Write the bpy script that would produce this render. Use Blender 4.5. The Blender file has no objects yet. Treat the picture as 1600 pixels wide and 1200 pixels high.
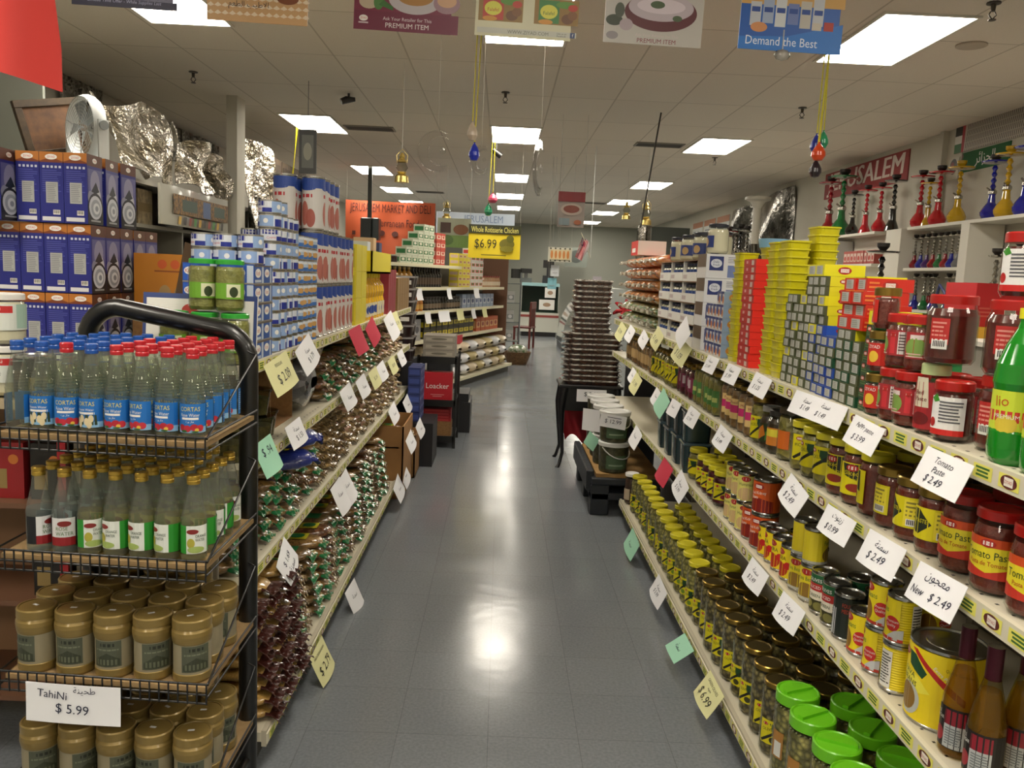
import bpy, math, random
from mathutils import Vector, Matrix
R = random.Random(7)
S = bpy.context.scene
COL = S.collection
sin, cos, pi = math.sin, math.cos, math.pi

# ---------------------------------------------------------------- camera
CAMZ = 1.54
def camera():
    pitch, yaw, roll, f = .1294, .0171, .0436, 1300.0
    cy, sy, cp, sp = cos(yaw), sin(yaw), cos(pitch), sin(pitch)
    F = Vector((sy*cp, cy*cp, -sp)); X = Vector((cy, -sy, 0)); U = X.cross(F)
    X2 = X*cos(roll)+U*sin(roll); U2 = U*cos(roll)-X*sin(roll)
    cd = bpy.data.cameras.new('camera'); cd.sensor_width = 36; cd.lens = f*36/1600
    cd.clip_start = .05; cd.clip_end = 100
    c = bpy.data.objects.new('camera', cd); COL.objects.link(c)
    m = Matrix.Identity(4)
    for i in range(3):
        m[i][0] = X2[i]; m[i][1] = U2[i]; m[i][2] = -F[i]
    m[0][3], m[1][3], m[2][3] = 0, 0, CAMZ
    c.matrix_world = m; S.camera = c
camera()
# ---------------------------------------------------------------- world, exposure
w = bpy.data.worlds.new('world'); S.world = w; w.use_nodes = True
w.node_tree.nodes['Background'].inputs[0].default_value = (.8, .85, .9, 1)
w.node_tree.nodes['Background'].inputs[1].default_value = .05
vs = S.view_settings
S.display_settings.display_device = 'sRGB'
vs.view_transform = 'Standard'; vs.look = 'None'; vs.gamma = 1; vs.use_curve_mapping = False
vs.exposure = 0.0
LAMP_W = 24.0           # radiance of the ceiling panels
S.cycles.transparent_max_bounces = 72
S.cycles.max_bounces = 7; S.cycles.diffuse_bounces = 4; S.cycles.glossy_bounces = 3
S.cycles.transmission_bounces = 6; S.cycles.sample_clamp_indirect = 4
S.cycles.caustics_reflective = False; S.cycles.caustics_refractive = False
CEIL = 3.24

# ---------------------------------------------------------------- materials
def lin(h):
    c = [int(h[i:i+2], 16)/255 for i in (0, 2, 4)]
    return tuple(x/12.92 if x <= .04045 else ((x+.055)/1.055)**2.4 for x in c)+(1,)
_M = {}
def M(name, col, rough=.5, metal=0, coat=0, noise=None, bump=None, rnd=0, col2=None, kind='noise', emis=0, spec=.5, detail=3):
    """principled material; noise=(scale, amount) mixes col towards col2; bump=(scale, strength)"""
    if name in _M: return _M[name]
    m = bpy.data.materials.new(name); m.use_nodes = True; nt = m.node_tree; N = nt.nodes; L = nt.links
    b = N['Principled BSDF']; c1 = lin(col)
    b.inputs['Base Color'].default_value = c1; b.inputs['Roughness'].default_value = rough
    b.inputs['Metallic'].default_value = metal; b.inputs['Coat Weight'].default_value = coat
    b.inputs['Coat Roughness'].default_value = .08; b.inputs['Specular IOR Level'].default_value = spec
    if emis:
        b.inputs['Emission Color'].default_value = c1; b.inputs['Emission Strength'].default_value = emis
    tc = N.new('ShaderNodeTexCoord') if (noise or bump) else None
    def tex(sc, k):
        if k == 'noise':
            t = N.new('ShaderNodeTexNoise'); t.inputs['Detail'].default_value = detail; out = t.outputs['Fac']
        else:
            t = N.new('ShaderNodeTexVoronoi'); out = t.outputs['Color' if k == 'cells' else 'Distance']
        t.inputs['Scale'].default_value = sc; L.new(tc.outputs['Object'], t.inputs['Vector']); return t, out
    src = None
    if noise:
        t, out = tex(noise[0], kind)
        r = N.new('ShaderNodeValToRGB'); r.color_ramp.elements[0].position = .5-.5*(1-noise[1]) if kind == 'noise' else .05
        r.color_ramp.elements[1].position = .5+.5*(1-noise[1]) if kind == 'noise' else (.9 if kind == 'cells' else .6)
        c2 = lin(col2) if col2 else tuple(x*.4 for x in c1[:3])+(1,)
        a, bb = (c2, c1) if kind != 'dist' else (c1, c2)
        r.color_ramp.elements[0].color = a; r.color_ramp.elements[1].color = bb
        L.new(out, r.inputs[0]); src = r.outputs[0]
    if rnd:
        oi = N.new('ShaderNodeObjectInfo'); mr = N.new('ShaderNodeMapRange')
        mr.inputs['To Min'].default_value = 1-rnd; mr.inputs['To Max'].default_value = 1+rnd
        L.new(oi.outputs['Random'], mr.inputs['Value'])
        mx = N.new('ShaderNodeVectorMath'); mx.operation = 'SCALE'
        if src: L.new(src, mx.inputs[0])
        else: mx.inputs[0].default_value = c1[:3]
        L.new(mr.outputs[0], mx.inputs['Scale']); src = mx.outputs[0]
    if src: L.new(src, b.inputs['Base Color'])
    if bump:
        t, out = tex(bump[0], bump[2] if len(bump) > 2 else 'noise')
        bp = N.new('ShaderNodeBump'); bp.inputs['Strength'].default_value = bump[1]; bp.inputs['Distance'].default_value = bump[3] if len(bump) > 3 else .01
        L.new(out, bp.inputs['Height']); L.new(bp.outputs[0], b.inputs['Normal'])
    _M[name] = m; return m
def glass(name, tint, ior=1.45, rough=.03, edge=.3, haze=0, hcol='d8dcd4'):
    """thin clear glass or film: tinted transparency, darker at grazing angles, with a fresnel gloss"""
    if name in _M: return _M[name]
    m = bpy.data.materials.new(name); m.use_nodes = True; nt = m.node_tree; N = nt.nodes; L = nt.links
    N.remove(N['Principled BSDF']); out = N['Material Output']
    t = N.new('ShaderNodeBsdfTransparent'); g = N.new('ShaderNodeBsdfGlossy'); g.inputs['Roughness'].default_value = rough
    lw = N.new('ShaderNodeLayerWeight'); lw.inputs['Blend'].default_value = .35
    r = N.new('ShaderNodeValToRGB'); c = lin(tint)
    r.color_ramp.elements[0].color = c; r.color_ramp.elements[0].position = .2
    r.color_ramp.elements[1].color = tuple(x*(1-edge) for x in c[:3])+(1,); r.color_ramp.elements[1].position = 1
    L.new(lw.outputs['Facing'], r.inputs[0]); L.new(r.outputs[0], t.inputs[0])
    fr = N.new('ShaderNodeFresnel'); fr.inputs[0].default_value = ior
    ge = N.new('ShaderNodeNewGeometry'); ma = N.new('ShaderNodeMath'); ma.operation = 'SUBTRACT'; ma.use_clamp = True   # the inner face of a thin wall adds no second mirror
    L.new(fr.outputs[0], ma.inputs[0]); L.new(ge.outputs['Backfacing'], ma.inputs[1])
    mx = N.new('ShaderNodeMixShader'); L.new(ma.outputs[0], mx.inputs[0]); L.new(t.outputs[0], mx.inputs[1]); L.new(g.outputs[0], mx.inputs[2])
    sh = mx
    if haze:   # pale diffuse colour painted in for ambient light that refraction would gather
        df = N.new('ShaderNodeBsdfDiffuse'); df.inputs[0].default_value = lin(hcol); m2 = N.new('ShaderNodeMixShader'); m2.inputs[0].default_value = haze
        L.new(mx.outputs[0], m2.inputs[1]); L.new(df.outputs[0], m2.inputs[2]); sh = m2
    L.new(sh.outputs[0], out.inputs[0]); _M[name] = m; return m
def C(hexcol, rough=.45, **k):
    return M('paint_'+hexcol+('' if rough == .45 else '_%d' % (rough*100)), hexcol, rough, **k)

# ---------------------------------------------------------------- text outlines
_T = {}
def text_geo(s):
    if s not in _T:
        c = bpy.data.curves.new('t', 'FONT'); c.body = s; c.resolution_u = 2; c.align_x = 'LEFT'; c.space_line = 1.0
        o = bpy.data.objects.new('t', c); COL.objects.link(o)
        me = bpy.data.meshes.new_from_object(o)
        v = [(p.co.x, p.co.y) for p in me.vertices]; f = [tuple(p.vertices) for p in me.polygons]
        bpy.data.objects.remove(o); bpy.data.curves.remove(c); bpy.data.meshes.remove(me)
        x0 = min(p[0] for p in v); x1 = max(p[0] for p in v); y0 = min(p[1] for p in v); y1 = max(p[1] for p in v)
        _T[s] = ([(x-(x0+x1)/2, y-(y0+y1)/2) for x, y in v], f, x1-x0, y1-y0)
    return _T[s]

# ---------------------------------------------------------------- mesh builder
KIDS = {}
class MB:
    def __init__(s): s.v = []; s.f = []; s.mi = []; s.sm = []; s.mats = []; s._k = {}
    def slot(s, m):
        if m.name not in s._k: s._k[m.name] = len(s.mats); s.mats.append(m)
        return s._k[m.name]
    def add(s, vs, fs, m, smooth=False):
        o = len(s.v); s.v += [tuple(p) for p in vs]; k = s.slot(m)
        for f in fs: s.f.append([i+o for i in f]); s.mi.append(k); s.sm.append(smooth)
    def box(s, x0, x1, y0, y1, z0, z1, m, b=0):
        if b:
            # chamfered box
            X = (x0, x0+b, x1-b, x1); Y = (y0, y0+b, y1-b, y1); Z = (z0, z0+b, z1-b, z1); vs = []; idx = {}
            def V(i, j, k):
                if (i, j, k) not in idx: idx[(i, j, k)] = len(vs); vs.append((X[i], Y[j], Z[k]))
                return idx[(i, j, k)]
            F = []
            for a in (0, 3):
                F += [[V(a, 1, 1), V(a, 2, 1), V(a, 2, 2), V(a, 1, 2)], [V(1, a, 1), V(2, a, 1), V(2, a, 2), V(1, a, 2)], [V(1, 1, a), V(2, 1, a), V(2, 2, a), V(1, 2, a)]]
            q = lambda a: 1 if a == 0 else 2
            for a in (0, 3):
                for c in (0, 3):
                    A, Cc = q(a), q(c)
                    F += [[V(a, Cc, 1), V(a, Cc, 2), V(A, c, 2), V(A, c, 1)], [V(a, 1, Cc), V(a, 2, Cc), V(A, 2, c), V(A, 1, c)], [V(1, a, Cc), V(2, a, Cc), V(2, A, c), V(1, A, c)]]
                    for e in (0, 3):
                        E_ = q(e); F.append([V(a, Cc, E_), V(A, c, E_), V(A, Cc, e)])
            s.add(vs, F, m)
        else:
            vs = [(x, y, z) for x in (x0, x1) for y in (y0, y1) for z in (z0, z1)]
            s.add(vs, [[0, 1, 3, 2], [4, 6, 7, 5], [0, 4, 5, 1], [2, 3, 7, 6], [0, 2, 6, 4], [1, 5, 7, 3]], m)
    def lathe(s, prof, m, n=20, cx=0, cy=0, smooth=True, ax=None):
        """prof: (r, z[, material]) ; a repeated point makes a sharp edge"""
        rings = []
        for p in prof:
            r, z = p[0], p[1]
            rings.append([(cx+r*cos(2*pi*i/n), cy+r*sin(2*pi*i/n), z) for i in range(n)] if r > 1e-6 else [(cx, cy, z)])
        for a in range(len(prof)-1):
            A, B = rings[a], rings[a+1]; mm = prof[a+1][2] if len(prof[a+1]) > 2 else m
            if prof[a][:2] == prof[a+1][:2]: continue
            vs = A+B; la, lb = len(A), len(B)
            if la == 1 and lb == 1: continue
            if la == 1: fs = [[0, 1+i, 1+(i+1) % n] for i in range(n)]
            elif lb == 1: fs = [[i, (i+1) % n, n] for i in range(n)]
            else: fs = [[i, (i+1) % n, n+(i+1) % n, n+i] for i in range(n)]
            s.add(vs, fs, mm, smooth)
    def tube(s, pts, r, m, n=8, closed=False, caps=True):
        pts = [Vector(p) for p in pts]; L = len(pts); vs = []; up = None
        for i, p in enumerate(pts):
            if closed: d = pts[(i+1) % L]-pts[i-1]
            else: d = pts[min(i+1, L-1)]-pts[max(i-1, 0)]
            d.normalize()
            if up is None: up = Vector((0, 0, 1)) if abs(d.z) < .9 else Vector((1, 0, 0))
            x = d.cross(up).normalized(); y = x.cross(d).normalized(); up = y
            rr = r[i] if isinstance(r, (list, tuple)) else r
            for k in range(n): vs.append(p+x*rr*cos(2*pi*k/n)+y*rr*sin(2*pi*k/n))
        fs = []
        for i in range(L if closed else L-1):
            j = (i+1) % L
            for k in range(n): fs.append([i*n+k, i*n+(k+1) % n, j*n+(k+1) % n, j*n+k])
        s.add(vs, fs, m, True)
        if caps and not closed: s.add(vs[:n], [list(range(n))], m); s.add(vs[-n:], [list(range(n))], m)
    def bar(s, a, b, t, m):
        s.tube([a, b], t*.7071, m, 4)
    def grid(s, fn, nu, nv, m, smooth=True, closeu=False):
        vs = [fn(i/nu, j/nv) for i in range(nu+(0 if closeu else 1)) for j in range(nv+1)]; K = nv+1; nn = nu if closeu else nu+1
        s.add(vs, [[i*K+j, ((i+1) % nn)*K+j, ((i+1) % nn)*K+j+1, i*K+j+1] for i in range(nu) for j in range(nv)], m, smooth)
    def sheet(s, fn, nu, nv, th, m, smooth=True):
        """a thin closed sheet: fn(u,v)->(pos, normal)"""
        P = [[fn(i/nu, j/nv) for j in range(nv+1)] for i in range(nu+1)]; K = nv+1
        a = [Vector(p)+Vector(n)*th/2 for row in P for p, n in row]; b = [Vector(p)-Vector(n)*th/2 for row in P for p, n in row]
        q = [[i*K+j, (i+1)*K+j, (i+1)*K+j+1, i*K+j+1] for i in range(nu) for j in range(nv)]
        s.add(a, q, m, smooth); s.add(b, [f[::-1] for f in q], m, smooth)
        o = len(a); rim = [i*K for i in range(nu+1)]+[nu*K+j for j in range(1, K)]+[i*K+nv for i in range(nu-1, -1, -1)]+[j for j in range(nv-1, 0, -1)]
        s.add(a+b, [[rim[i], rim[(i+1) % len(rim)], rim[(i+1) % len(rim)]+o, rim[i]+o] for i in range(len(rim))], m)
    def ball(s, c, r, m, n=10, sq=(1, 1, 1)):
        def fn(u, v):
            a = 2*pi*u; b = pi*(v-.5); return (c[0]+r*sq[0]*cos(a)*cos(b), c[1]+r*sq[1]*sin(a)*cos(b), c[2]+r*sq[2]*sin(b))
        s.grid(fn, n, max(4, n//2), m, True, True)
    # flat print elements mapped on a surface: mp(x, y, d) -> point
    def print_(s, mp, els, d0=.0003, dd=.0003, step=.012):
        d = d0; dd = min(dd, .0012/len(els)) if els else dd
        for e in els:
            k = e[0]
            if k == 't':
                _, st, cx, cy, h, m = e[:6]; mw = e[6] if len(e) > 6 else None; rot = e[7] if len(e) > 7 else 0; sh = e[8] if len(e) > 8 else 0
                v, f, W, H = text_geo(st); nl = st.count('\n')+1
                k_ = h/.72; kx = k_ if not mw else min(k_, mw/max(W, 1e-6)) if mw > 0 else -mw/max(W, 1e-6)
                cr, sr = cos(rot), sin(rot)
                s.add([mp(cx+((x*kx+y*k_*sh)*cr-y*k_*sr), cy+((x*kx+y*k_*sh)*sr+y*k_*cr), d) for x, y in v], f, m)
            else:
                m = e[-1]
                if k == 'r': _, x0, y0, x1, y1, m = e; lo = lambda x: y0; hi = lambda x: y1
                elif k == 'e':
                    _, cx, cy, rx, ry, m = e; x0, x1 = cx-rx, cx+rx
                    hh = lambda x: ry*math.sqrt(max(0, 1-((x-cx)/rx)**2)); lo = lambda x: cy-hh(x); hi = lambda x: cy+hh(x)
                else:
                    P = e[1]; x0 = min(p[0] for p in P); x1 = max(p[0] for p in P)
                    def ys(x):
                        o = []
                        for i in range(len(P)):
                            (a, b), (c, g) = P[i], P[(i+1) % len(P)]
                            if min(a, c)-1e-9 <= x <= max(a, c)+1e-9:
                                o += [b, g] if abs(a-c) < 1e-9 else [b+(g-b)*(x-a)/(c-a)]
                        return o or [0]
                    lo = lambda x: min(ys(x)); hi = lambda x: max(ys(x))
                xs = {x0, x1}; n = max(1, int(math.ceil((x1-x0)/step)))
                if k == 'e': n = max(n, 10)
                for i in range(1, n): xs.add(x0+(x1-x0)*i/n if k != 'e' else (x0+x1)/2-(x1-x0)/2*cos(pi*i/n))
                if k == 'p': xs |= {p[0] for p in P}
                xs = sorted(xs); vs = []
                for x in xs: vs += [mp(x, lo(x), d), mp(x, hi(x), d)]
                s.add(vs, [[2*i, 2*i+2, 2*i+3, 2*i+1] for i in range(len(xs)-1)], m)
            d += dd
    def build(s, name, parent=None, label=None):
        me = bpy.data.meshes.new(name); me.from_pydata(s.v, [], s.f)
        for m in s.mats: me.materials.append(m)
        me.polygons.foreach_set('material_index', s.mi); me.polygons.foreach_set('use_smooth', s.sm); me.update()
        o = bpy.data.objects.new(name, me); COL.objects.link(o)
        if parent: o.parent = parent; KIDS.setdefault(parent.name, []).append(o)
        if label: o['label'] = label
        return o
def tag(o, label, cat, group=None):
    o['label'] = label; o['category'] = cat
    if group: o['group'] = group
    return o
def thing(name, cat, label='', loc=(0, 0, 0), rz=0, group=None):
    o = bpy.data.objects.new(name, None); o.empty_display_size = .05; COL.objects.link(o)
    o.location = loc; o.rotation_euler = (0, 0, rz); return tag(o, label, cat, group)
def struct(mb, name):
    o = mb.build(name); o['kind'] = 'structure'; return o
def dup(o, parent=None):
    c = o.copy(); COL.objects.link(c)
    if parent: c.parent = parent; KIDS.setdefault(parent.name, []).append(c)
    for k in KIDS.get(o.name, [])[:]: dup(k, c)
    return c
_used = set()
def put(proto, loc, label, group=None, rz=0, rx=0, ry=0, sc=None):
    """the first call places the prototype itself, later calls place copies"""
    if proto.name in _used: o = dup(proto)
    else: o = proto; _used.add(proto.name)
    o.location = (loc[0], loc[1], loc[2]+.0008); o.rotation_euler = (rx, ry, rz); o['label'] = label
    o.scale = sc or (.997, .997, .996)   # stacked things keep a hair's breadth apart
    if group: o['group'] = group
    return o
def cyl(r, a0=0, z0=0): return lambda x, y, d: ((r+d)*cos(a0+x/r), (r+d)*sin(a0+x/r), z0+y)
def flat(O, ux, uy):
    O, ux, uy = Vector(O), Vector(ux), Vector(uy); n = ux.cross(uy)
    return lambda x, y, d: tuple(O+ux*x+uy*y+n*d)
ORD = 'first second third fourth fifth sixth seventh eighth ninth tenth eleventh twelfth thirteenth fourteenth fifteenth sixteenth seventeenth eighteenth nineteenth twentieth'.split()
ORD += ['twenty-'+x for x in ORD[:9]]+['thirtieth']+['thirty-'+x for x in ORD[:9]]+['fortieth']+['forty-'+x for x in ORD[:9]]
# shared paints
WHITE = C('e8e6e0'); BLACK = M('black_metal', '101010', .35, 0, .3); YEL = C('d6ca1a', .35); GREEN = C('1f7a34'); RED = C('c8201c', .35)
PAPER = M('paper', 'e9e9ec', .8); INK = C('20243c', .7); DKGREEN = C('16401f'); BLUE = C('1c3f9c', .35); GOLD = M('gold_lid', '9a7f3c', .28, .9)
STEEL = M('tin', 'b8b8b4', .25, 1); CREAM = M('shelf_enamel', 'cfc8b2', .4); TXT = C('2a3a22', .6); BROWN = C('5a3520', .6)
CARD = M('cardboard', '9c7448', .8, noise=(60, .5), col2='86623a')
# ================================================================ the room
def brick_mat(name, base, line, bw, rh, mortar, rough, off=(0, 0), speck=None, bump=0):
    m = bpy.data.materials.new(name); m.use_nodes = True; nt = m.node_tree; N = nt.nodes; L = nt.links; b = N['Principled BSDF']
    tc = N.new('ShaderNodeTexCoord'); mp = N.new('ShaderNodeMapping'); mp.inputs['Location'].default_value = (off[0], off[1], 0)
    L.new(tc.outputs['Object'], mp.inputs[0])
    t = N.new('ShaderNodeTexBrick'); t.offset = 0; t.inputs['Scale'].default_value = 1; t.inputs['Brick Width'].default_value = bw
    t.inputs['Row Height'].default_value = rh; t.inputs['Mortar Size'].default_value = mortar; t.inputs['Mortar Smooth'].default_value = .1
    c = lin(base); t.inputs['Color1'].default_value = c; t.inputs['Color2'].default_value = tuple(x*.93 for x in c[:3])+(1,)
    t.inputs['Mortar'].default_value = lin(line); L.new(mp.outputs[0], t.inputs['Vector'])
    n = N.new('ShaderNodeTexNoise'); n.inputs['Scale'].default_value = speck[0]; n.inputs['Detail'].default_value = 4; L.new(tc.outputs['Object'], n.inputs['Vector'])
    mr = N.new('ShaderNodeMapRange'); mr.inputs[1].default_value = .3; mr.inputs[2].default_value = .7; mr.inputs[3].default_value = 1-speck[1]; mr.inputs[4].default_value = 1+speck[1]*.5
    L.new(n.outputs['Fac'], mr.inputs[0]); mx = N.new('ShaderNodeVectorMath'); mx.operation = 'SCALE'
    L.new(t.outputs['Color'], mx.inputs[0]); L.new(mr.outputs[0], mx.inputs['Scale']); L.new(mx.outputs[0], b.inputs['Base Color'])
    n2 = N.new('ShaderNodeTexNoise'); n2.inputs['Scale'].default_value = 2.2; n2.inputs['Detail'].default_value = 5; L.new(tc.outputs['Object'], n2.inputs['Vector'])
    m2 = N.new('ShaderNodeMapRange'); m2.inputs[1].default_value = .35; m2.inputs[2].default_value = .65; m2.inputs[3].default_value = rough[0]; m2.inputs[4].default_value = rough[1]
    L.new(n2.outputs['Fac'], m2.inputs[0]); L.new(m2.outputs[0], b.inputs['Roughness'])
    if bump:
        n3 = N.new('ShaderNodeTexNoise'); n3.inputs['Scale'].default_value = 6; n3.inputs['Detail'].default_value = 2; L.new(tc.outputs['Object'], n3.inputs['Vector'])
        bp = N.new('ShaderNodeBump'); bp.inputs['Strength'].default_value = bump; bp.inputs['Distance'].default_value = .01
        L.new(n3.outputs['Fac'], bp.inputs['Height']); L.new(bp.outputs[0], b.inputs['Normal'])
    return m
FLOORM = brick_mat('vinyl_tile', '7d8287', '686c6f', .305, .305, .0012, (.145, .21), (-.015, .12), (90, .16), .12)
CEILM = brick_mat('acoustic_tile', 'e9e0d1', 'c2b8a8', .61, 1.165, .007, (.9, .95), (-.395, -.03), (220, .08))
WALLM = M('wall_paint', 'c9c6ba', .85, noise=(1.5, .2), col2='bcb8aa')
BWALLM = M('back_wall_paint', 'a9aba0', .85)
XL, XR, YF, YB = -4.24, 4.62, -3.5, 27.5
def slab(name, x0, x1, y0, y1, z0, z1, m):
    b = MB(); b.box(x0, x1, y0, y1, z0, z1, m); return struct(b, name)
slab('floor', XL-.1, XR+.1, YF-.1, YB+.1, -.1, 0, FLOORM)
slab('ceiling', XL-.1, XR+.1, YF-.1, YB+.1, CEIL, CEIL+.1, CEILM)
slab('wall_left', XL-.1, XL, YF, YB, 0, CEIL, WALLM); slab('wall_right', XR, XR+.1, YF, YB, 0, CEIL, WALLM)
slab('wall_front', XL, XR, YF-.1, YF, 0, CEIL, WALLM); slab('wall_back', XL, XR, YB, YB+.1, 0, CEIL, BWALLM)
slab('wall_partition', -4.24, -3.06, 5.69, 5.72, 0, 2.86, M('grey_partition', '8f9288', .8))
slab('wall_jog', 3.55, XR, 21.0, 21.2, 0, 2.9, M('dark_wall', '565a55', .8))
slab('trim_1', XR-.06, XR, 8.93, 9.0, 0, CEIL, WALLM)
slab('trim_2', 4.5, XR, 9.35, 9.65, 0, 2.22, WALLM)

# ceiling lights
LENS = M('lamp_lens', 'fff6e6', .5, emis=LAMP_W)
lf = C('d8d4c8', .5)
def light_proto():
    t = thing('ceiling_light', 'ceiling light')
    b = MB(); w, l = .305, .6
    for x0, x1, y0, y1 in ((-w, w, -l, -l+.022), (-w, w, l-.022, l), (-w, -w+.022, -l+.022, l-.022), (w-.022, w, -l+.022, l-.022)):
        b.box(x0, x1, y0, y1, -.014, 0, lf)
    b.build('frame', t)
    b = MB(); b.box(-w+.022, w-.022, -l+.022, l-.022, -.006, -.001, LENS); b.build('diffuser', t)
    return t
LP = light_proto()
rows = (-2.0, 1.2, 5.85, 10.5, 15.0, 18.4, 21.6)
cols_ = ((-2.31, 'over the packaged grain shelves', -.2), (.09, 'above the middle of the aisle', -.05), (2.57, 'over the shelf of tins and jars', .08))
rn = ('behind the camera', 'overhead', 'just beyond the posters', 'second from the posters', 'third from the posters', 'fourth from the posters', 'last of its line')
for i, y in enumerate(rows):
    for x, wn, dy in cols_:
        put(LP, (x, y+dy*i/3, CEIL), 'flat white ceiling light panel %s, %s' % (wn, rn[i]), 'ceiling light panels')
put(LP, (2.57, 25.6, CEIL), 'smallest ceiling light panel, by the back wall', 'ceiling light panels')

# vents, sprinklers, camera, speaker disc in the ceiling
def sprinkler(i, loc, where):
    b = MB(); m = M('sprinkler', '55504a', .4, .8)
    b.lathe([(.0, 0), (.04, 0), (.04, -.008), (.015, -.012), (.012, -.05), (0, -.05)], m, 12)
    b.tube([(-.012, 0, -.05), (-.022, 0, -.07), (0, 0, -.095)], .004, m, 6); b.tube([(.012, 0, -.05), (.022, 0, -.07), (0, 0, -.095)], .004, m, 6)
    b.lathe([(0, -.095), (.022, -.095), (.022, -.1), (0, -.1)], m, 10)
    o = b.build('sprinkler_head'); o.location = loc; tag(o, 'small brass sprinkler head in the ceiling, '+where, 'sprinkler', 'ceiling sprinklers')
def vent(loc, where):
    t = thing('ceiling_vent', 'air vent', 'dark slotted air vent in the ceiling, '+where, loc, 0, 'ceiling vents')
    b = MB(); m = C('8a857a', .5)
    for a in ((-.3, .3, -.15, -.13), (-.3, .3, .13, .15), (-.3, -.28, -.13, .13), (.28, .3, -.13, .13)): b.box(*a, -.012, 0, m)
    b.build('frame', t); b = MB()
    for k in range(6): b.box(-.28, .28, -.12+k*.042, -.098+k*.042, -.01, -.002, C('4a4640', .6))
    b.build('grille', t)
def at(px, py, ax, val):
    """point of the room seen at a pixel of the photograph, on the plane axis=val"""
    m = S.camera.matrix_world; d = m.to_3x3() @ Vector(((px-800)/1300, -(py-600)/1300, -1)); o = m.translation
    return o+d*((val-o[ax])/d[ax])
for px, py, wh in ((302, 112, 'over the foil bags'), (790, 144, 'beyond the falafel poster'), (1254, 168, 'over the yellow tins'), (1553, 4, 'next to the big light'), (1117, 246, 'behind the second light panel')):
    sprinkler(0, at(px, py, 2, CEIL), wh)
for px, py, wh in ((578, 200, 'beside the light over the grain shelves'), (1030, 226, 'beside the hanging black rod'), (672, 300, 'above the orange banner'), (925, 317, 'near the hanging recipe poster')):
    vent(at(px, py, 2, CEIL-.001), wh)
b = MB(); b.lathe([(0, 0), (.1, 0), (.1, -.01), (.085, -.014), (0, -.012)], C('b8ac9a', .6), 24)
tag(b.build('ceiling_speaker'), 'round white speaker disc in the ceiling beside the big light', 'speaker').location = at(1518, 70, 2, CEIL)
t = thing('security_camera', 'camera', 'small black security camera hanging under the ceiling tiles', at(545, 146, 2, CEIL))
b = MB(); b.tube([(0, 0, 0), (0, 0, -.05)], .012, BLACK); b.build('mount', t)
b = MB(); b.tube([(-.07, -.02, -.085), (-.02, 0, -.06), (.06, .02, -.05)], [.03, .036, .02], BLACK, 12); b.build('camera_body', t)
t = thing('security_camera', 'camera', 'small black camera under the ceiling beyond the blue balloon', at(776, 222, 2, CEIL))
b = MB(); b.tube([(0, 0, 0), (0, 0, -.1)], .01, BLACK); b.build('mount', t)
b = MB(); b.tube([(-.05, -.02, -.1), (.06, .02, -.17)], [.035, .04], BLACK, 12); b.build('camera_body', t)
b = MB(); p = at(1033, 176, 2, CEIL); b.tube([p, p+Vector((-.12, .1, -1.15))], .009, M('rod', '3a3632', .5), 6); b.build('hanging_rod')
tag(bpy.data.objects['hanging_rod'], 'thin black rod hanging from the ceiling through an air vent', 'rod')

# ================================================================ gondola shelving
def rail_els(y0, y1, fl=1, gaps=()):
    e = []; y = y0+.02; k = 0
    Yl, Gr = C('e9e36a', .5), C('3b6a2a', .6); Br, Wh, Rd = C('5a1f1a', .5), C('efeade', .5), C('b02a24', .5)
    while y < y1-.12:
        if not any(a < y+.06 < b_ for a, b_ in gaps):
            x = y*fl
            if k % 2 == 0:
                e.append(('r', x-.06 if fl < 0 else x, -.013, x if fl < 0 else x+.06, .013, Yl))
            else:
                cx = x+fl*.03
                e.append(('r', cx-.03, -.013, cx+.03, .013, Yl))
        y += .08; k += 1
    y = y0+.02; k = 0
    while y < y1-.12:
        if not any(a < y+.06 < b_ for a, b_ in gaps):
            cx = y*fl+fl*.03
            if k % 2 == 0:
                for j, (a, z) in enumerate(((.022, .007), (.018, 0), (.02, -.007))): e.append(('r', cx-a, z-.002, cx+a, z+.002, Gr))
            else:
                e += [('e', cx, 0, .024, .0125, Br), ('r', cx-.013, -.008, cx+.013, .008, Wh)]
        y += .08; k += 1
    # the emblem's word only where it is big enough to see
    y = y0+.1
    while y < min(y1, 3.4)-.12:
        if not any(a < y+.06 < b_ for a, b_ in gaps): e.append(('t', 'ZIYAD', y*fl+fl*.03, 0, .006, Rd, .023))
        y += .16
    return e
PEG = M('pegboard', '7a7262', .7)
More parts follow.
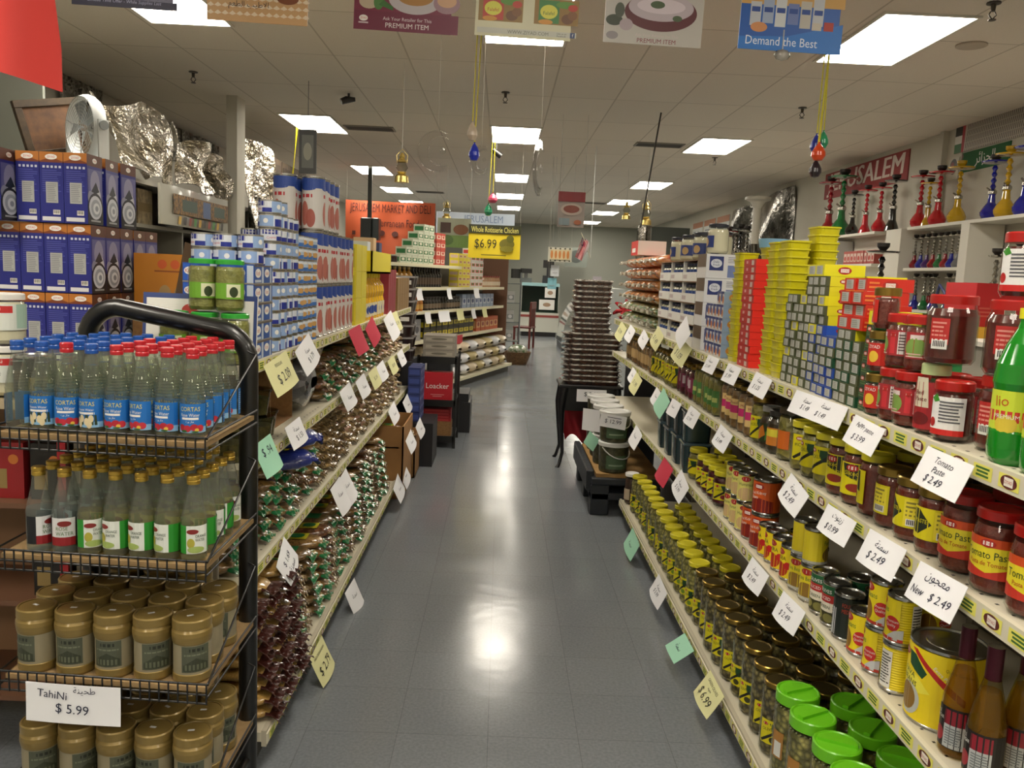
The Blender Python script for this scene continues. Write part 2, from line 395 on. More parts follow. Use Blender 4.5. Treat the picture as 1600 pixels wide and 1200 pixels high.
def gondola(label, sgn, xs, xu, xb, y0, y1b, y1u, zs, loz=.13, gaps=None):
    """sgn: the side the shelves face; xs base front, xu upper front, xb the spine"""
    t = thing('gondola_shelving', 'shelving', label)
    X = lambda a, b_: (min(a, b_), max(a, b_))
    b = MB(); b.box(*X(xb, xb-sgn*.02), y0, y1u, .02, zs[-1]-.02, PEG); b.build('back_panel', t)
    b = MB(); b.box(*X(xs-sgn*.015, xb), y0, y1b, loz-.03, loz, CREAM)
    b.box(*X(xs, xs-sgn*.015), y0, y1b, loz-.045, loz+.006, C('b9b19c')); b.build('base_deck', t)
    b = MB(); b.box(*X(xs-sgn*.05, xb), y0+.02, y1b-.02, 0, loz-.03, M('kick', '3a3833', .6)); b.build('kick_plate', t)
    r = MB(); pos = (xs+sgn*.004, 0, loz-.018)
    mp = flat((xs+sgn*.005, 0, loz-.02), (0, sgn, 0), (0, 0, 1))
    r.box(*X(xs, xs+sgn*.004), y0, y1b, loz-.036, loz-.004, C('d9d3bc')); r.print_(mp, rail_els(y0, y1b, sgn, gaps or ())); r.build('price_rail', t)
    n = int((y1u-y0)/1.2)+1
    for k in range(n+1):
        y = y0+(y1u-y0)*k/n; b = MB(); b.box(*X(xb+sgn*.002, xb+sgn*.03), y-.015 if k else y, y+.015 if k < n else y, 0, zs[-1]-.03, C('8a8474')); b.build('upright', t)
    for i, z in enumerate(zs):
        s = MB(); s.box(*X(xu-sgn*.012, xb+sgn*.002), y0, y1u, z-.022, z, CREAM); sh = s.build('shelf', t)
        # peg holes along the front of the shelf
        h = MB(); y = y0+.03
        while y < min(y1u, 3.6): h.box(*X(xu-sgn*.03, xu-sgn*.036), y, y+.006, z, z+.0004, BLACK); y += .05
        h.build('peg_holes', sh)
        r = MB(); r.box(*X(xu-sgn*.012, xu), y0, y1u, z-.036, z+.004, C('d9d3bc')); r.print_(flat((xu+sgn*.0005, 0, z-.016), (0, sgn, 0), (0, 0, 1)), rail_els(y0, y1u, sgn)); r.build('price_rail', sh)
    return t
RZ = (.62, .98, 1.235); LZ = (.59, .94, 1.245)
gondola('long shelving of jars, tins and cartons facing the aisle, hung with white price tags', -1, .82, .9, 1.38, 1.12, 5.25, 6.6, RZ)
gondola('long shelving of bagged grains and pasta facing the aisle, behind the wire cart', 1, -.66, -.74, -1.2, 2.38, 5.5, 6.9, LZ)
t = thing('gondola_shelving', 'shelving', 'low back-to-back shelving unit carrying the stacked blue cartons')
b = MB(); b.box(-1.245, -1.226, 2.76, 6.9, 0, 1.139, PEG); b.build('back_panel', t)
b = MB(); b.box(-1.8, -1.226, 2.75, 6.9, 1.14, 1.165, CREAM); b.build('shelf', t)
b = MB(); b.box(-1.8, -1.226, 2.75, 6.9, .1, .13, CREAM); b.build('base_deck', t)
b = MB(); b.box(-1.78, -1.226, 2.78, 2.8, 0, 1.139, C('b5ab98')); b.build('end_panel', t)
t = thing('end_panel', 'panel', 'tan panel closing the end of the grain shelving behind the cart', (0, 0, 0))
b = MB(); b.box(-1.2, -.80, 2.366, 2.378, 0, 1.235, C('a39a86', .6), .004); b.build('panel', t)
# ================================================================ jars, tins, cartons
CLR = glass('clear_glass', 'fafcf8', edge=.25); AMB = glass('amber_glass', 'f2e8c0', edge=.3)
OLIVE = M('olives', 'bcb066', .3, coat=.4, noise=(58, .8), col2='5e5a30', kind='dist', bump=(58, .6, 'dist'))
OLIVD = M('dark_olives', '988a56', .3, coat=.4, noise=(58, .8), col2='3c3420', kind='dist', bump=(58, .6, 'dist'))
REDP = M('red_paste', '581812', .35, coat=.4, noise=(120, .5), col2='70281a', bump=(140, .3))
JAM = M('jam', '43100e', .3, coat=.5, noise=(60, .5), col2='5c1a12')
PICK = M('pickles', '8f8440', .35, coat=.4, noise=(38, .8), col2='4c4a20', kind='cells', bump=(40, .8, 'dist'))
BEET = M('beet_pickles', '5a1426', .3, coat=.4, noise=(40, .7), col2='2c0a18', kind='cells')
DARKP = M('dark_preserve', '2c221a', .3, coat=.4, noise=(60, .6), col2='463420')
GARL = M('garlic', '8a6a44', .35, coat=.4, noise=(60, .7), col2='5a3c24', kind='cells')
CREAMC = M('white_sauce', 'd8d0b8', .4, coat=.3); GREENR = M('green_relish', '8a8a4a', .4, coat=.3, noise=(70, .6), col2='6a6a34', bump=(80, .5))
def emblem(cx, cy, w, txt='ZIYAD'):
    return [('e', cx, cy, w, w*.55, C('a8241e')), ('r', cx-w*.62, cy-w*.26, cx+w*.62, cy+w*.26, WHITE), ('t', txt, cx, cy, w*.3, RED, w*1.1)]
def bars(x0, y0, x1, y1, n, m, seed=1):
    q = random.Random(seed); e = []; dy = (y1-y0)/n
    for i in range(n):
        a = q.random()*.3; e.append(('r', x0, y0+dy*(i+.25), x1-(x1-x0)*a, y0+dy*(i+.7), m))
    return e
def barcode(x0, y0, x1, y1):
    e = [('r', x0, y0, x1, y1, WHITE)]; w = x1-x0
    for k in range(7): e.append(('r', x0+w*(.08+.125*k), y0+(y1-y0)*.2, x0+w*(.08+.125*k+.07), y1-(y1-y0)*.08, BLACK))
    return e
def yellow_label(w, y0, y1, word='OLIVES', wc=None, art=None):
    h = y1-y0; m = (y0+y1)/2
    e = [('r', -w, y0, w, y1, YEL), ('p', [(-w*.15, y1-h*.12), (w*.75, y1-h*.12), (w*.75, m), (w*.25, m-h*.05)], DKGREEN),
         ('p', [(-w*.95, y0+h*.1), (-w*.8, y0+h*.02), (w*.8, y1-h*.35), (w*.7, y1-h*.25)], C('1a1a14')),
         ('t', word, -w*.25, m+h*.12, h*.13, wc or DKGREEN, w*1.1, .12)]
    if art: e.append(('e', w*.2, y0+h*.2, w*.32, h*.13, C(art)))
    e += emblem(-w*.5, y1-h*.16, w*.24)
    return e
def jar(name, cat, H, r, lidm, cont, els, neck=.8, sh=.78, lidh=.018, fill=.92, a0=pi, g=None, lidr=None, grip=False, n=20, labname='label', lid_top=None):
    t = thing(name, cat); zn = H-lidh; zs = zn*sh; rn = r*neck
    b = MB(); b.lathe([(0, .003), (r*.86, .003), (r, .014), (r, zs), (r*.97, zs+(zn-zs)*.3), (rn+.001, zn-.008), (rn, zn)], g or CLR, n); b.build('glass', t)
    zc = zs*fill if fill < .9 else zs+(zn-zs)*.55
    b = MB(); q = r-.003; top = min(q, rn+(r-rn)*max(0, (zn-zc)/(zn-zs)))-.003 if zc > zs else q
    b.lathe([(0, .006), (q*.86, .006), (q, .016), (q, min(zc, zs)), (top, zc), (top, zc), (0, zc)], cont, n); b.build('contents', t)
    b = MB(); R_ = lidr or rn+.004
    b.lathe([(0, zn-.002), (R_, zn-.002), (R_, zn-.002), (R_, H-.003), (R_-.003, H), (R_-.006, H), (R_-.006, H), (R_-.009, H-.0025, lid_top or lidm), (0, H-.0025, lid_top or lidm)], lidm, n)
    if grip:
        b.box(-R_*.8, R_*.8, -.008, .008, H-.003, H+.006, lidm)
        for k in range(28):
            a = 2*pi*k/28; b.ball((rn*1.02*cos(a), rn*1.02*sin(a), zn-.012), .004, C('5a5a3a'), 6)
    b.build('lid', t)
    if els:
        b = MB(); b.print_(cyl(r+.0006, a0), els); b.build(labname, t)
    return t
def tin(name, cat, H, r, els, side, n=24, ribs=True, a0=pi):
    t = thing(name, cat); b = MB()
    pr = [(0, .0), (r-.002, 0), (r, .002), (r, .006), (r-.002, .009), (r-.002, .009)]
    if ribs:
        k = int((H-.02)/.006)
        for i in range(k): z = .01+(H-.02)*i/k; pr += [(r-.0015, z, side), (r-.003, z+(H-.02)/k/2, side)]
    pr += [(r-.002, H-.009, side), (r-.002, H-.009), (r, H-.006), (r, H), (r, H), (r-.003, H), (r-.003, H), (r-.005, H-.004), (r*.6, H-.004), (r*.58, H-.0025), (r*.3, H-.0025), (0, H-.0035)]
    b.lathe(pr, STEEL, n); b.build('can', t)
    if els: b = MB(); b.print_(cyl(r, a0), els); b.build('label', t)
    return t
def rot(a=.5): return R.uniform(-a, a)
NE = 'from the near end'
def run(protos, ys, x, z, lab, grp, jx=.006, rz=.5, start=0, base_rz=.35):
    """a row of single things along the shelf, nearest first"""
    for i, y in enumerate(ys):
        p = protos[i % len(protos)] if isinstance(protos, list) else protos
        put(p, (x+R.uniform(-jx, jx), y, z), lab % ORD[i+start], grp, base_rz+rot(rz))

_put0 = put
def put(p, loc, label, group=None, rz=0, **k):
    # labels on this side are turned a little towards the near end, as shoppers left them
    if p.get('category') in ('jar', 'tin', 'bottle') and not p.name.startswith('sardine'): rz += .5
    return _put0(p, loc, label, group, rz, **k)
# ---- bottom deck: olives
r1 = .05
J = jar('olive_jar', 'jar', .235, r1, M('yellow_lid', 'cfc428', .35, coat=.2), OLIVE, yellow_label(.036, .045, .12, 'OLIVES', art='6a8a2a'), .82, .84, .016)
yl = [3.42+.128*i for i in range(13)]
run(J, yl, .895, .13, 'yellow-lidded jar of green olives, %s back in the outer row of the bottom shelf', 'yellow-lidded olive jars')
run(J, [3.372+.118*i for i in range(9)], 1.015, .13, 'yellow-lidded jar of olives, %s back in the inner row of the bottom shelf', 'yellow-lidded olive jars')
J = jar('olive_jar', 'jar', .235, r1, GOLD, OLIVD, yellow_label(.036, .045, .12, 'OLIVES', art='3a3a1a'), .86, .86, .014, lid_top=M('gold_lid_top', '6a5a34', .35, .85))
yg = [2.372+.117*i for i in range(9)]
run(J, yg, .895, .13, 'gold-lidded jar of dark olives, %s back in the outer row of the bottom shelf', 'gold-lidded olive jars')
run(J, [2.325+.117*i for i in range(9)], 1.012, .13, 'gold-lidded jar of dark olives, %s back in the second row of the bottom shelf', 'gold-lidded olive jars')
run(J, [2.3+.117*i for i in range(6)], 1.14, .13, 'gold-lidded jar of dark olives, %s back in the rear row of the bottom shelf', 'gold-lidded olive jars')
LIME = M('lime_plastic', '6cc01e', .35, coat=.2)
J = jar('olive_barrel', 'jar', .265, .062, LIME, OLIVE, [('r', -.02, .07, .02, .15, C('a8783a')), ('r', -.012, .075, .014, .12, C('d8d8d0'))], .92, .86, .03, lidr=.061, grip=True, labname='sticker')
for i, (x, y) in enumerate(((.90, 2.25), (.893, 2.115), (.905, 1.98), (.897, 1.845), (.90, 1.71))):
    put(J, (x, y, .13), 'fat olive jar with lime green handled lid, %s from the back of its outer row' % ORD[i], 'lime-lidded olive jars', rot(.8)-.6)
for i, (x, y) in enumerate(((1.035, 2.19), (1.03, 2.055), (1.045, 1.92), (1.035, 1.785), (1.035, 1.65))):
    put(J, (x, y, .13), 'fat olive jar with lime green handled lid, %s from the back of its inner row' % ORD[i], 'lime-lidded olive jars', rot(.8)-.4)
J = jar('olive_jar', 'jar', .2, .045, C('e6e4de'), M('brown_olives', '4a2e22', .35, coat=.3, noise=(60, .6)), [('r', -.03, .03, .03, .1, C('b8a890'))], .9)
put(J, (.88, 5.17, .13), 'small white-lidded jar of brown olives at the far end of the bottom shelf')

# ---- second shelf
Z2 = .62
t = thing('plastic_tub', 'tub'); b = MB(); m = M('dark_tub', '20363c', .25, coat=.5); h = .135
b.grid(lambda u, v: ((.062+.006*v)*(abs(cos(2*pi*u))**.35)*(1 if cos(2*pi*u) > 0 else -1), (.062+.006*v)*(abs(sin(2*pi*u))**.35)*(1 if sin(2*pi*u) > 0 else -1), h*v), 24, 1, m, True, True); b.build('tub', t)
b = MB(); b.box(-.07, .07, -.07, .07, h, h+.014, M('smoky_lid', '4a5c66', .2, coat=.5), .004); b.box(-.055, .055, -.055, .055, h+.014, h+.018, M('smoky_lid', '4a5c66'), .002); b.build('lid', t)
for l in range(2):
    for i in range(4):
        put(t, (.985, 4.02+i*.2, Z2+l*.156), 'dark teal plastic tub, %s back in the %s layer of the second shelf' % (ORD[i], ('lower', 'upper')[l]), 'dark plastic tubs', rot(.08))
J1 = jar('pickle_jar', 'jar', .15, .045, M('yellow_lid', 'cfc428'), PICK, yellow_label(.04, .03, .1, 'PICKLES'), .85, .82)
J2 = jar('turnip_jar', 'jar', .15, .045, M('yellow_lid', 'cfc428'), BEET, yellow_label(.04, .03, .1, 'TURNIPS', art='8a2030'), .85, .82)
put(J1, (.965, 3.86, Z2), 'yellow-lidded jar of pickles beside the dark plastic tubs'); put(J1, (1.08, 3.86, Z2), 'yellow-lidded jar of pickles behind its twin beside the dark tubs', None)
for i in range(4): put(J2, (.965, 3.40+.1*i, Z2), 'yellow-lidded jar of turnips on the second shelf, %s from its near end' % ORD[i], 'turnip jars on the second shelf', rot(.4)+.3)
for i in range(4): put(J2, (1.06, 3.40+.1*i, Z2), 'yellow-lidded jar of turnips in the rear row of the second shelf, %s along' % ORD[i], 'turnip jars on the second shelf', rot(.4)+.3)
H, r = .112, .036
def can_art(bg, word, wc, blob, blob2=None):
    e = [('r', -.095, .01, .095, H-.01, bg), ('e', .0, .035, .032, .024, C(blob))]
    if blob2: e.append(('e', .03, .05, .012, .012, C(blob2)))
    e += [('t', word, 0, .072, .013, wc, .055, 0)]+emblem(-.0, .092, .018)
    e += [('r', .062, .014, .09, .098, WHITE)]+bars(.064, .03, .088, .09, 9, C('55554a'))
    return e
T1 = tin('food_tin', 'tin', H, r, can_art(C('d8d070'), 'Hummus', DKGREEN, 'c8a878'), C('d8d070'), ribs=False)
for i in range(3):
    for l in range(2): put(T1, (.957, 3.055+.08*i, Z2+l*H), 'pale yellow hummus tin, %s back, %s of two' % (ORD[i], ('lower', 'upper')[l]), 'pale yellow tins', rot(.5)+.3)
T2 = tin('bean_tin', 'tin', .125, .048, [('r', -.14, .01, .14, .115, C('d05818')), ('p', [(-.06, .01), (.05, .01), (.05, .05), (.0, .06), (-.06, .045)], C('7a1a14')), ('t', 'Red Kidney\nBeans', -.005, .07, .011, WHITE, .06, .1)]+emblem(-.005, .1, .02), C('d05818'), ribs=False)
for i, (y, l) in enumerate(((2.86, 0), (2.86, 1), (2.965, 0))): put(T2, (.968, y, Z2+.125*l), 'orange tin of kidney beans, '+('lower of the stacked pair', 'upper of the stacked pair', 'single one just behind the pair')[i], 'orange kidney bean tins', .2)
T3 = tin('food_tin', 'tin', H, r, can_art(C('e8d020'), 'OKRA', DKGREEN, 'b03018', 'c02020'), C('e8d020'), ribs=False)
for i, (x, y) in enumerate(((.957, 2.77), (.96, 2.705), (.957, 2.625), (.957, 2.54), (1.04, 2.7), (1.03, 2.61), (1.03, 2.53))):
    put(T3, (x, y, Z2), 'yellow tin with a red tomato picture, %s in a loose group on the second shelf' % ORD[i], 'yellow tins with tomato pictures', rot(1.)+.2)
T4 = tin('bean_tin', 'tin', H, r, can_art(C('e6d22a'), 'Fava Beans', C('2a6a30'), '8a6a2c', '5a2a6a')+[('r', -.095, .008, .095, .016, C('b8b8b0'))], C('e6d22a'), ribs=False)
k = 0
for x, y in ((.957, 2.455), (.959, 2.37)):
    for l in range(2):
        put(T4, (x, y, Z2+l*H), 'fava bean tin in the %s stack behind the green olive tins, %s tin' % (('second', 'first')[k//2], ('lower', 'upper')[l]), 'stacked fava bean tins', [.2, 2.3][l]+rot(.1)); k += 1
T5 = tin('olive_tin', 'tin', .125, .038, [('r', -.11, .01, .11, .115, C('e4dcc8')), ('r', -.11, .09, .11, .116, C('1f5a34')), ('r', -.11, .068, .11, .09, C('b02a24')), ('r', -.11, .01, .11, .042, C('3c3a20')), ('e', -.02, .028, .016, .012, C('8a8448')), ('e', .015, .025, .016, .012, C('7c7840')), ('e', -.045, .026, .014, .011, C('7c7840')), ('t', 'OLIVES', 0, .1, .01, WHITE, .05), ('t', 'SLICED', 0, .079, .009, WHITE, .05), ('t', 'GREEN', 0, .055, .009, DKGREEN, .04)], C('e4dcc8'), ribs=False)
for i, (x, y) in enumerate(((.96, 2.28), (.96, 2.195), (1.045, 2.24))): put(T5, (x, y, Z2), 'green, red and cream tin of sliced olives, '+('far one of the outer two', 'near one of the outer two', 'standing behind the outer two')[i], 'sliced olive tins', -.3+rot(.3))
T6 = tin('olive_tin', 'tin', .125, .04, [('r', -.12, .01, .12, .115, C('1c2420')), ('r', -.12, .012, -.018, .085, C('c8ccd0')), ('t', 'FOUL\nMEDAMMAS', .025, .09, .011, C('b83a24'), .05)]+bars(-.07, .02, -.03, .08, 10, C('44484c'))+[('r', -.075, .012, -.068, .085, BLACK)], C('1c2420'), ribs=False)
put(T6, (.96, 2.11, Z2), 'black tin with a white nutrition panel on the second shelf', None, .2)
put(T6, (1.05, 2.13, Z2), 'black tin standing just behind the black tin with white panel', None, 1.2)
T7 = tin('bean_tin', 'tin', H+.004, .038, [('r', -.115, .01, .03, .108, C('e8d41c')), ('e', -.03, .04, .02, .028, C('8a6426')), ('e', .012, .05, .018, .018, C('c02824')), ('t', 'Premium\nQuality', .012, .05, .007, WHITE, .03), ('t', 'Fava Beans', -.03, .08, .014, C('2a6a34'), .06, .0)]+emblem(-.03, .098, .02)+[('p', [(-.005, .012), (.04, .012), (.04, .04), (.02, .035)], C('c4c8cc')), ('r', -.07, .01, .04, .017, C('c03a2c'))]+[('r', .055, .012, .085, .1, WHITE)]+bars(.057, .02, .083, .095, 11, C('44443c')), C('e8d41c'))
for i, (x, y, l, a) in enumerate(((.96, 2.015, 0, .1), (.958, 1.92, 0, -.35), (.96, 1.92, 1, .1), (.96, 1.83, 0, -2.0), (.96, 1.83, 1, -.35), (1.05, 1.86, 0, 1), (1.05, 1.86, 1, 1))):
    put(T7, (x, y, Z2+l*(H+.004)), 'ribbed yellow fava bean tin, '+('lone one beside the black tin', 'lower of the middle stack', 'upper of the middle stack', 'lower of the stack by the big yellow tin', 'upper of the stack by the big yellow tin', 'lower one in the shade behind', 'upper one in the shade behind')[i], 'ribbed yellow fava bean tins', a)
BIG = tin('bean_tin', 'tin', .178, .078, [('r', -.22, .008, .22, .17, C('ecd41a')), ('p', [(-.075, .165), (-.06, .165), (.05, .08), (.05, .066), (.045, .066)], C('b82420')), ('p', [(-.085, .155), (-.062, .152), (-.03, .12), (-.04, .105), (-.08, .125)], C('1c4a2c')), ('p', [(-.115, .12), (-.05, .105), (-.02, .078), (-.05, .07), (-.115, .085)], C('f0e44a')), ('e', -.075, .05, .034, .036, C('b8bcb4')), ('e', -.08, .052, .028, .03, C('8c6a2c')), ('t', 'FAVA\nBEANS', -.075, .098, .012, DKGREEN, .05, -.15), ('t', 'Extra Premium', .01, .12, .008, WHITE, .07, -.65), ('t', 'Quality Guaranteed', .035, .135, .007, C('8a7a20'), .06, -.2)]+emblem(-.1, .148, .016), C('ecd41a'), n=40)
put(BIG, (1.0, 1.7, Z2), 'very large ribbed yellow tin of fava beans at the near end', None, .45)
def bottle(name, cat, prof, gm, parts, els=None, r=.03, a0=pi, labelparts='label'):
    t = thing(name, cat); b = MB(); b.lathe(prof, gm, 18); b.build('glass', t)
    for nm, pr, m in parts: b = MB(); b.lathe(pr, m, 18); b.build(nm, t)
    if els: b = MB(); b.print_(cyl(r+.0001, a0), els); b.build(labelparts, t)
    return t
WINE = M('wine_foil', '4a0f22', .35, .4); VIN = M('vinegar', 'b08a3a', .1, coat=.5, noise=(20, .2))
VB = bottle('vinegar_bottle', 'bottle', [(0, .002), (.03, .002), (.035, .008), (.035, .1), (.034, .12), (.026, .16), (.016, .2), (.0135, .215), (.0135, .27)], AMB,
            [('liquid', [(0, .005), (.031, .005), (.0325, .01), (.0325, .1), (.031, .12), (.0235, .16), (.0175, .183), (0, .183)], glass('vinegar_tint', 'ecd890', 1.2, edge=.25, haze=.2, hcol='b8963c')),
             ('foil_cap', [(.0148, .205), (.0148, .27), (.0148, .27), (.0, .272, STEEL)], WINE)],
            [('r', -.05, .02, .05, .105, C('1a1614')), ('r', -.018, .07, .022, .1, C('8a1c2c')), ('r', -.018, .022, .022, .07, C('b4b8b8')), ('e', -.03, .045, .012, .016, C('9a3038')), ('t', 'APPLE\nVINEGAR', -.034, .085, .007, WHITE, .028)]+bars(-.014, .028, .02, .066, 7, C('70767a')), .035)
for i, (x, y) in enumerate(((.957, 1.565), (.957, 1.475), (1.04, 1.5))): put(VB, (x, y, Z2), 'vinegar bottle with dark red foil neck, '+('beside the big yellow tin', 'nearer of the outer two', 'behind the outer two')[i], 'vinegar bottles', .3+rot(.1))

# ---- third shelf
Z3 = .98
def tall(name, cont, els, lidm=None, H=.175, r=.034, cat='jar'): return jar(name, cat, H, r, lidm or GOLD, cont, els, .72, .8, .014)
P1 = tall('garlic_jar', GARL, [('r', -.03, .04, .03, .1, C('b89a6a'))]); P2 = tall('pickle_jar', PICK, yellow_label(.03, .03, .12, 'PICKLES'))
P3 = tall('beet_jar', BEET, [('r', -.03, .04, .03, .11, C('7a2a4a')), ('r', -.02, .06, .0, .1, C('c8b8c0'))], H=.165)
P4 = tall('pepper_jar', PICK, [('r', -.022, .04, .022, .11, C('4a7a3c')), ('r', -.015, .06, .015, .08, C('b8c070'))], H=.185)
P5 = tall('carrot_jar', GARL, [('r', -.03, .04, .03, .12, C('d8b878')), ('r', -.03, .065, .03, .095, C('c02a6a')), ('t', 'Mixed', 0, .106, .011, C('8a2a3a'), .04)], H=.18)
run(P1, [5.05+.085*i for i in range(12)], .955, Z3, 'brown jar of garlic pickles, %s along at the far end of the third shelf', 'brown garlic jars')
run(P2, [4.40+.08*i for i in range(8)], .955, Z3, 'pickle jar with yellow label, %s along, beyond the purple jars', 'tall pickle jars')
run(P3, [3.97+.1*i for i in range(4)], .955, Z3, 'purple jar of pickled beets, %s from the near end of its group', 'beet jars')
run(P4, [3.52+.075*i for i in range(6)], .955, Z3, 'tall jar of green peppers with green label, %s in its group', 'green pepper jars')
run(P5, [3.06+.085*i for i in range(5)], .955, Z3, 'jar with pink and cream label, %s in its group on the third shelf', 'pink-label jars')
J = jar('pickle_jar', 'jar', .17, .043, GOLD, PICK, yellow_label(.035, .02, .1, 'PICKLES'), .85); put(J, (.962, 2.955, Z3), 'gold-lidded pickle jar with a yellow label, just beyond the dark jars', None, .3)
J = jar('preserve_jar', 'jar', .15, .04, C('8a8a86'), DARKP, [('r', -.03, .025, .03, .09, C('2c3a1c')), ('p', [(-.03, .03), (0, .05), (-.01, .085), (-.03, .07)], C('d07a20')), ('p', [(0, .03), (.028, .06), (.02, .085), (0, .06)], C('4a8a30'))], .7, .7)
put(J, (.96, 2.855, Z3), 'dark jar with an orange and green vegetable label and grey lid', None, .3)
J = jar('preserve_jar', 'jar', .15, .036, C('2a2622'), DARKP, [('r', -.03, .03, .03, .09, C('c87a2a')), ('r', -.03, .06, .03, .085, C('d8c83a'))], .75); put(J, (.955, 2.765, Z3), 'dark-lidded jar with an orange and yellow label', None, .2)
J = jar('pickle_jar', 'jar', .175, .045, C('3a3020'), PICK, [('r', -.035, .04, .01, .1, C('c8641c'))], .85); put(J, (.965, 2.665, Z3), 'large jar of whole pickles with an orange label, dark lid', None, .4)
put(J, (1.065, 2.69, Z3), 'large jar of whole pickles with dark lid, in the second row', None, .4)
J = jar('pickle_jar', 'jar', .155, .04, M('yellow_lid', 'cfc428'), PICK, yellow_label(.045, .035, .115, 'PICKLES'), .85, .84)
for i, (x, y) in enumerate(((.958, 2.335), (.956, 2.43), (.958, 2.53))): put(J, (x, y, Z3), 'yellow-lidded pickle jar, %s back from the turnip jars on the third shelf' % ORD[i], 'yellow-lidded pickle jars', .2+rot(.8))
J = jar('turnip_jar', 'jar', .16, .042, M('yellow_lid', 'cfc428'), REDP, [('r', -.05, .03, .05, .115, YEL), ('p', [(-.04, .112), (.03, .112), (.035, .06), (-.03, .08)], C('20281c')), ('t', 'Sliced\nTurnips', -.005, .078, .012, YEL, .05, .0), ('e', 0, .05, .025, .011, C('8a2c1c'))]+emblem(-.01, .102, .016), .86, .84)
for i, (x, y, a) in enumerate(((.96, 2.235, .15), (.96, 2.135, .5), (.962, 2.035, -1.2))): put(J, (x, y, Z3), 'yellow-lidded jar of red sliced turnips, %s back from the pepper paste jars' % ORD[2-i], 'red turnip jars', a)
for i in range(6): put(J, (1.06, 2.05+.1*i, Z3), 'yellow-lidded turnip jar in the shaded second row, %s along' % ORD[i], 'shaded turnip jars', rot(.5))
J = jar('pepper_paste_jar', 'jar', .148, .041, GOLD, REDP, [('r', -.06, .035, .045, .105, YEL), ('p', [(-.055, .1), (-.035, .1), (-.005, .07), (-.035, .045), (-.055, .05)], C('20281c')), ('t', 'PASTE', -.03, .075, .009, YEL, .03), ('r', .0, .04, .04, .1, C('e6d63a'))]+bars(.004, .06, .036, .098, 4, C('8a8030'))+barcode(.006, .04, .036, .056), .9, .9)
for i, (x, y, a) in enumerate(((.96, 1.935, -.7), (.96, 1.835, .1), (.962, 1.74, .5), (1.06, 1.96, .3), (1.05, 1.85, .3), (1.05, 1.75, 0))):
    put(J, (x, y, Z3), 'gold-lidded jar of red pepper paste with yellow label, %s jar of the %s row' % (ORD[2-i % 3], ('outer', 'inner')[i//3]), 'pepper paste jars', a)
RLID = M('red_lid', 'a8140f', .35, coat=.2)
J = jar('tomato_paste_jar', 'jar', .165, .047, RLID, REDP, [('r', -.055, .035, .055, .11, C('e0d02a')), ('r', -.055, .095, .055, .112, C('c84a1c')), ('p', [(-.055, .035), (-.055, .06), (0, .045), (.055, .06), (.055, .035)], C('c03424')), ('t', 'Tomato Paste', 0, .08, .015, DKGREEN, .095, 0), ('t', 'Pasta de Tomate', 0, .063, .009, C('b02a1c'), .07)]+emblem(0, .102, .014), .86, .8)
for i, (x, y, a) in enumerate(((.967, 1.635, -.1), (.967, 1.52, .1), (.968, 1.405, .35), (1.08, 1.66, 0), (1.08, 1.55, 0), (1.08, 1.43, 0))):
    put(J, (x, y, Z3), 'red-lidded jar of tomato paste, %s jar of the %s row on the third shelf' % (ORD[2-i % 3], ('outer', 'inner')[i//3]), 'tomato paste jars', a)

# ---- top shelf
ZT = 1.235
SL = C('f0ece4', .4); 
J = jar('jam_jar', 'jar', .128, .04, RLID, JAM, [('r', -.035, .025, .04, .095, C('e4e2e0')), ('r', -.035, .015, .04, .027, C('c42420')), ('e', -.027, .04, .008, .01, C('b01c1c')), ('p', [(-.035, .09), (-.02, .1), (-.012, .086), (-.025, .082)], C('3c8a2a'))]+bars(-.012, .04, .034, .088, 7, C('54545a'), 3), .86, .8)
J2 = jar('jam_jar', 'jar', .128, .037, RLID, REDP, [('r', -.05, .03, .05, .09, C('a02a2e')), ('e', -.025, .055, .024, .022, C('7a9a4a')), ('r', .005, .035, .018, .085, C('c43038')), ('r', -.038, .074, -.008, .084, C('d8c8c4')), ('r', .024, .034, .046, .086, C('d8d4d0'))]+bars(.026, .04, .044, .082, 6, C('5a4a48'))+bars(-.046, .032, .0, .044, 2, C('d8b0a8'))+emblem(.012, .078, .009), .9, .82)
J3 = jar('jam_jar', 'jar', .105, .03, GOLD, REDP, [('r', -.03, .02, .03, .075, C('c42a20')), ('e', 0, .042, .013, .014, C('e0b83a')), ('t', 'ZIYAD', 0, .066, .008, WHITE, .03)], .9, .82)
J4 = jar('paste_jar', 'jar', .155, .036, C('b8c890'), REDP, [('r', -.045, .012, .05, .115, C('a02228')), ('p', [(-.03, .06), (-.03, .125), (.0, .125), (.006, .06)], C('d0c8b0')), ('e', -.012, .035, .02, .014, C('6a1416')), ('t', 'Red\nPaste', -.013, .085, .01, C('6a2a1c'), .03)], .72, .72, lidh=.022)
J5 = jar('jam_jar', 'jar', .15, .052, RLID, JAM, [('r', -.05, .045, -.01, .1, C('b42a28')), ('r', -.045, .035, -.012, .056, WHITE)]+bars(-.046, .06, -.014, .095, 4, C('d88a80'))+barcode(-.043, .037, -.014, .054), .84, .8)
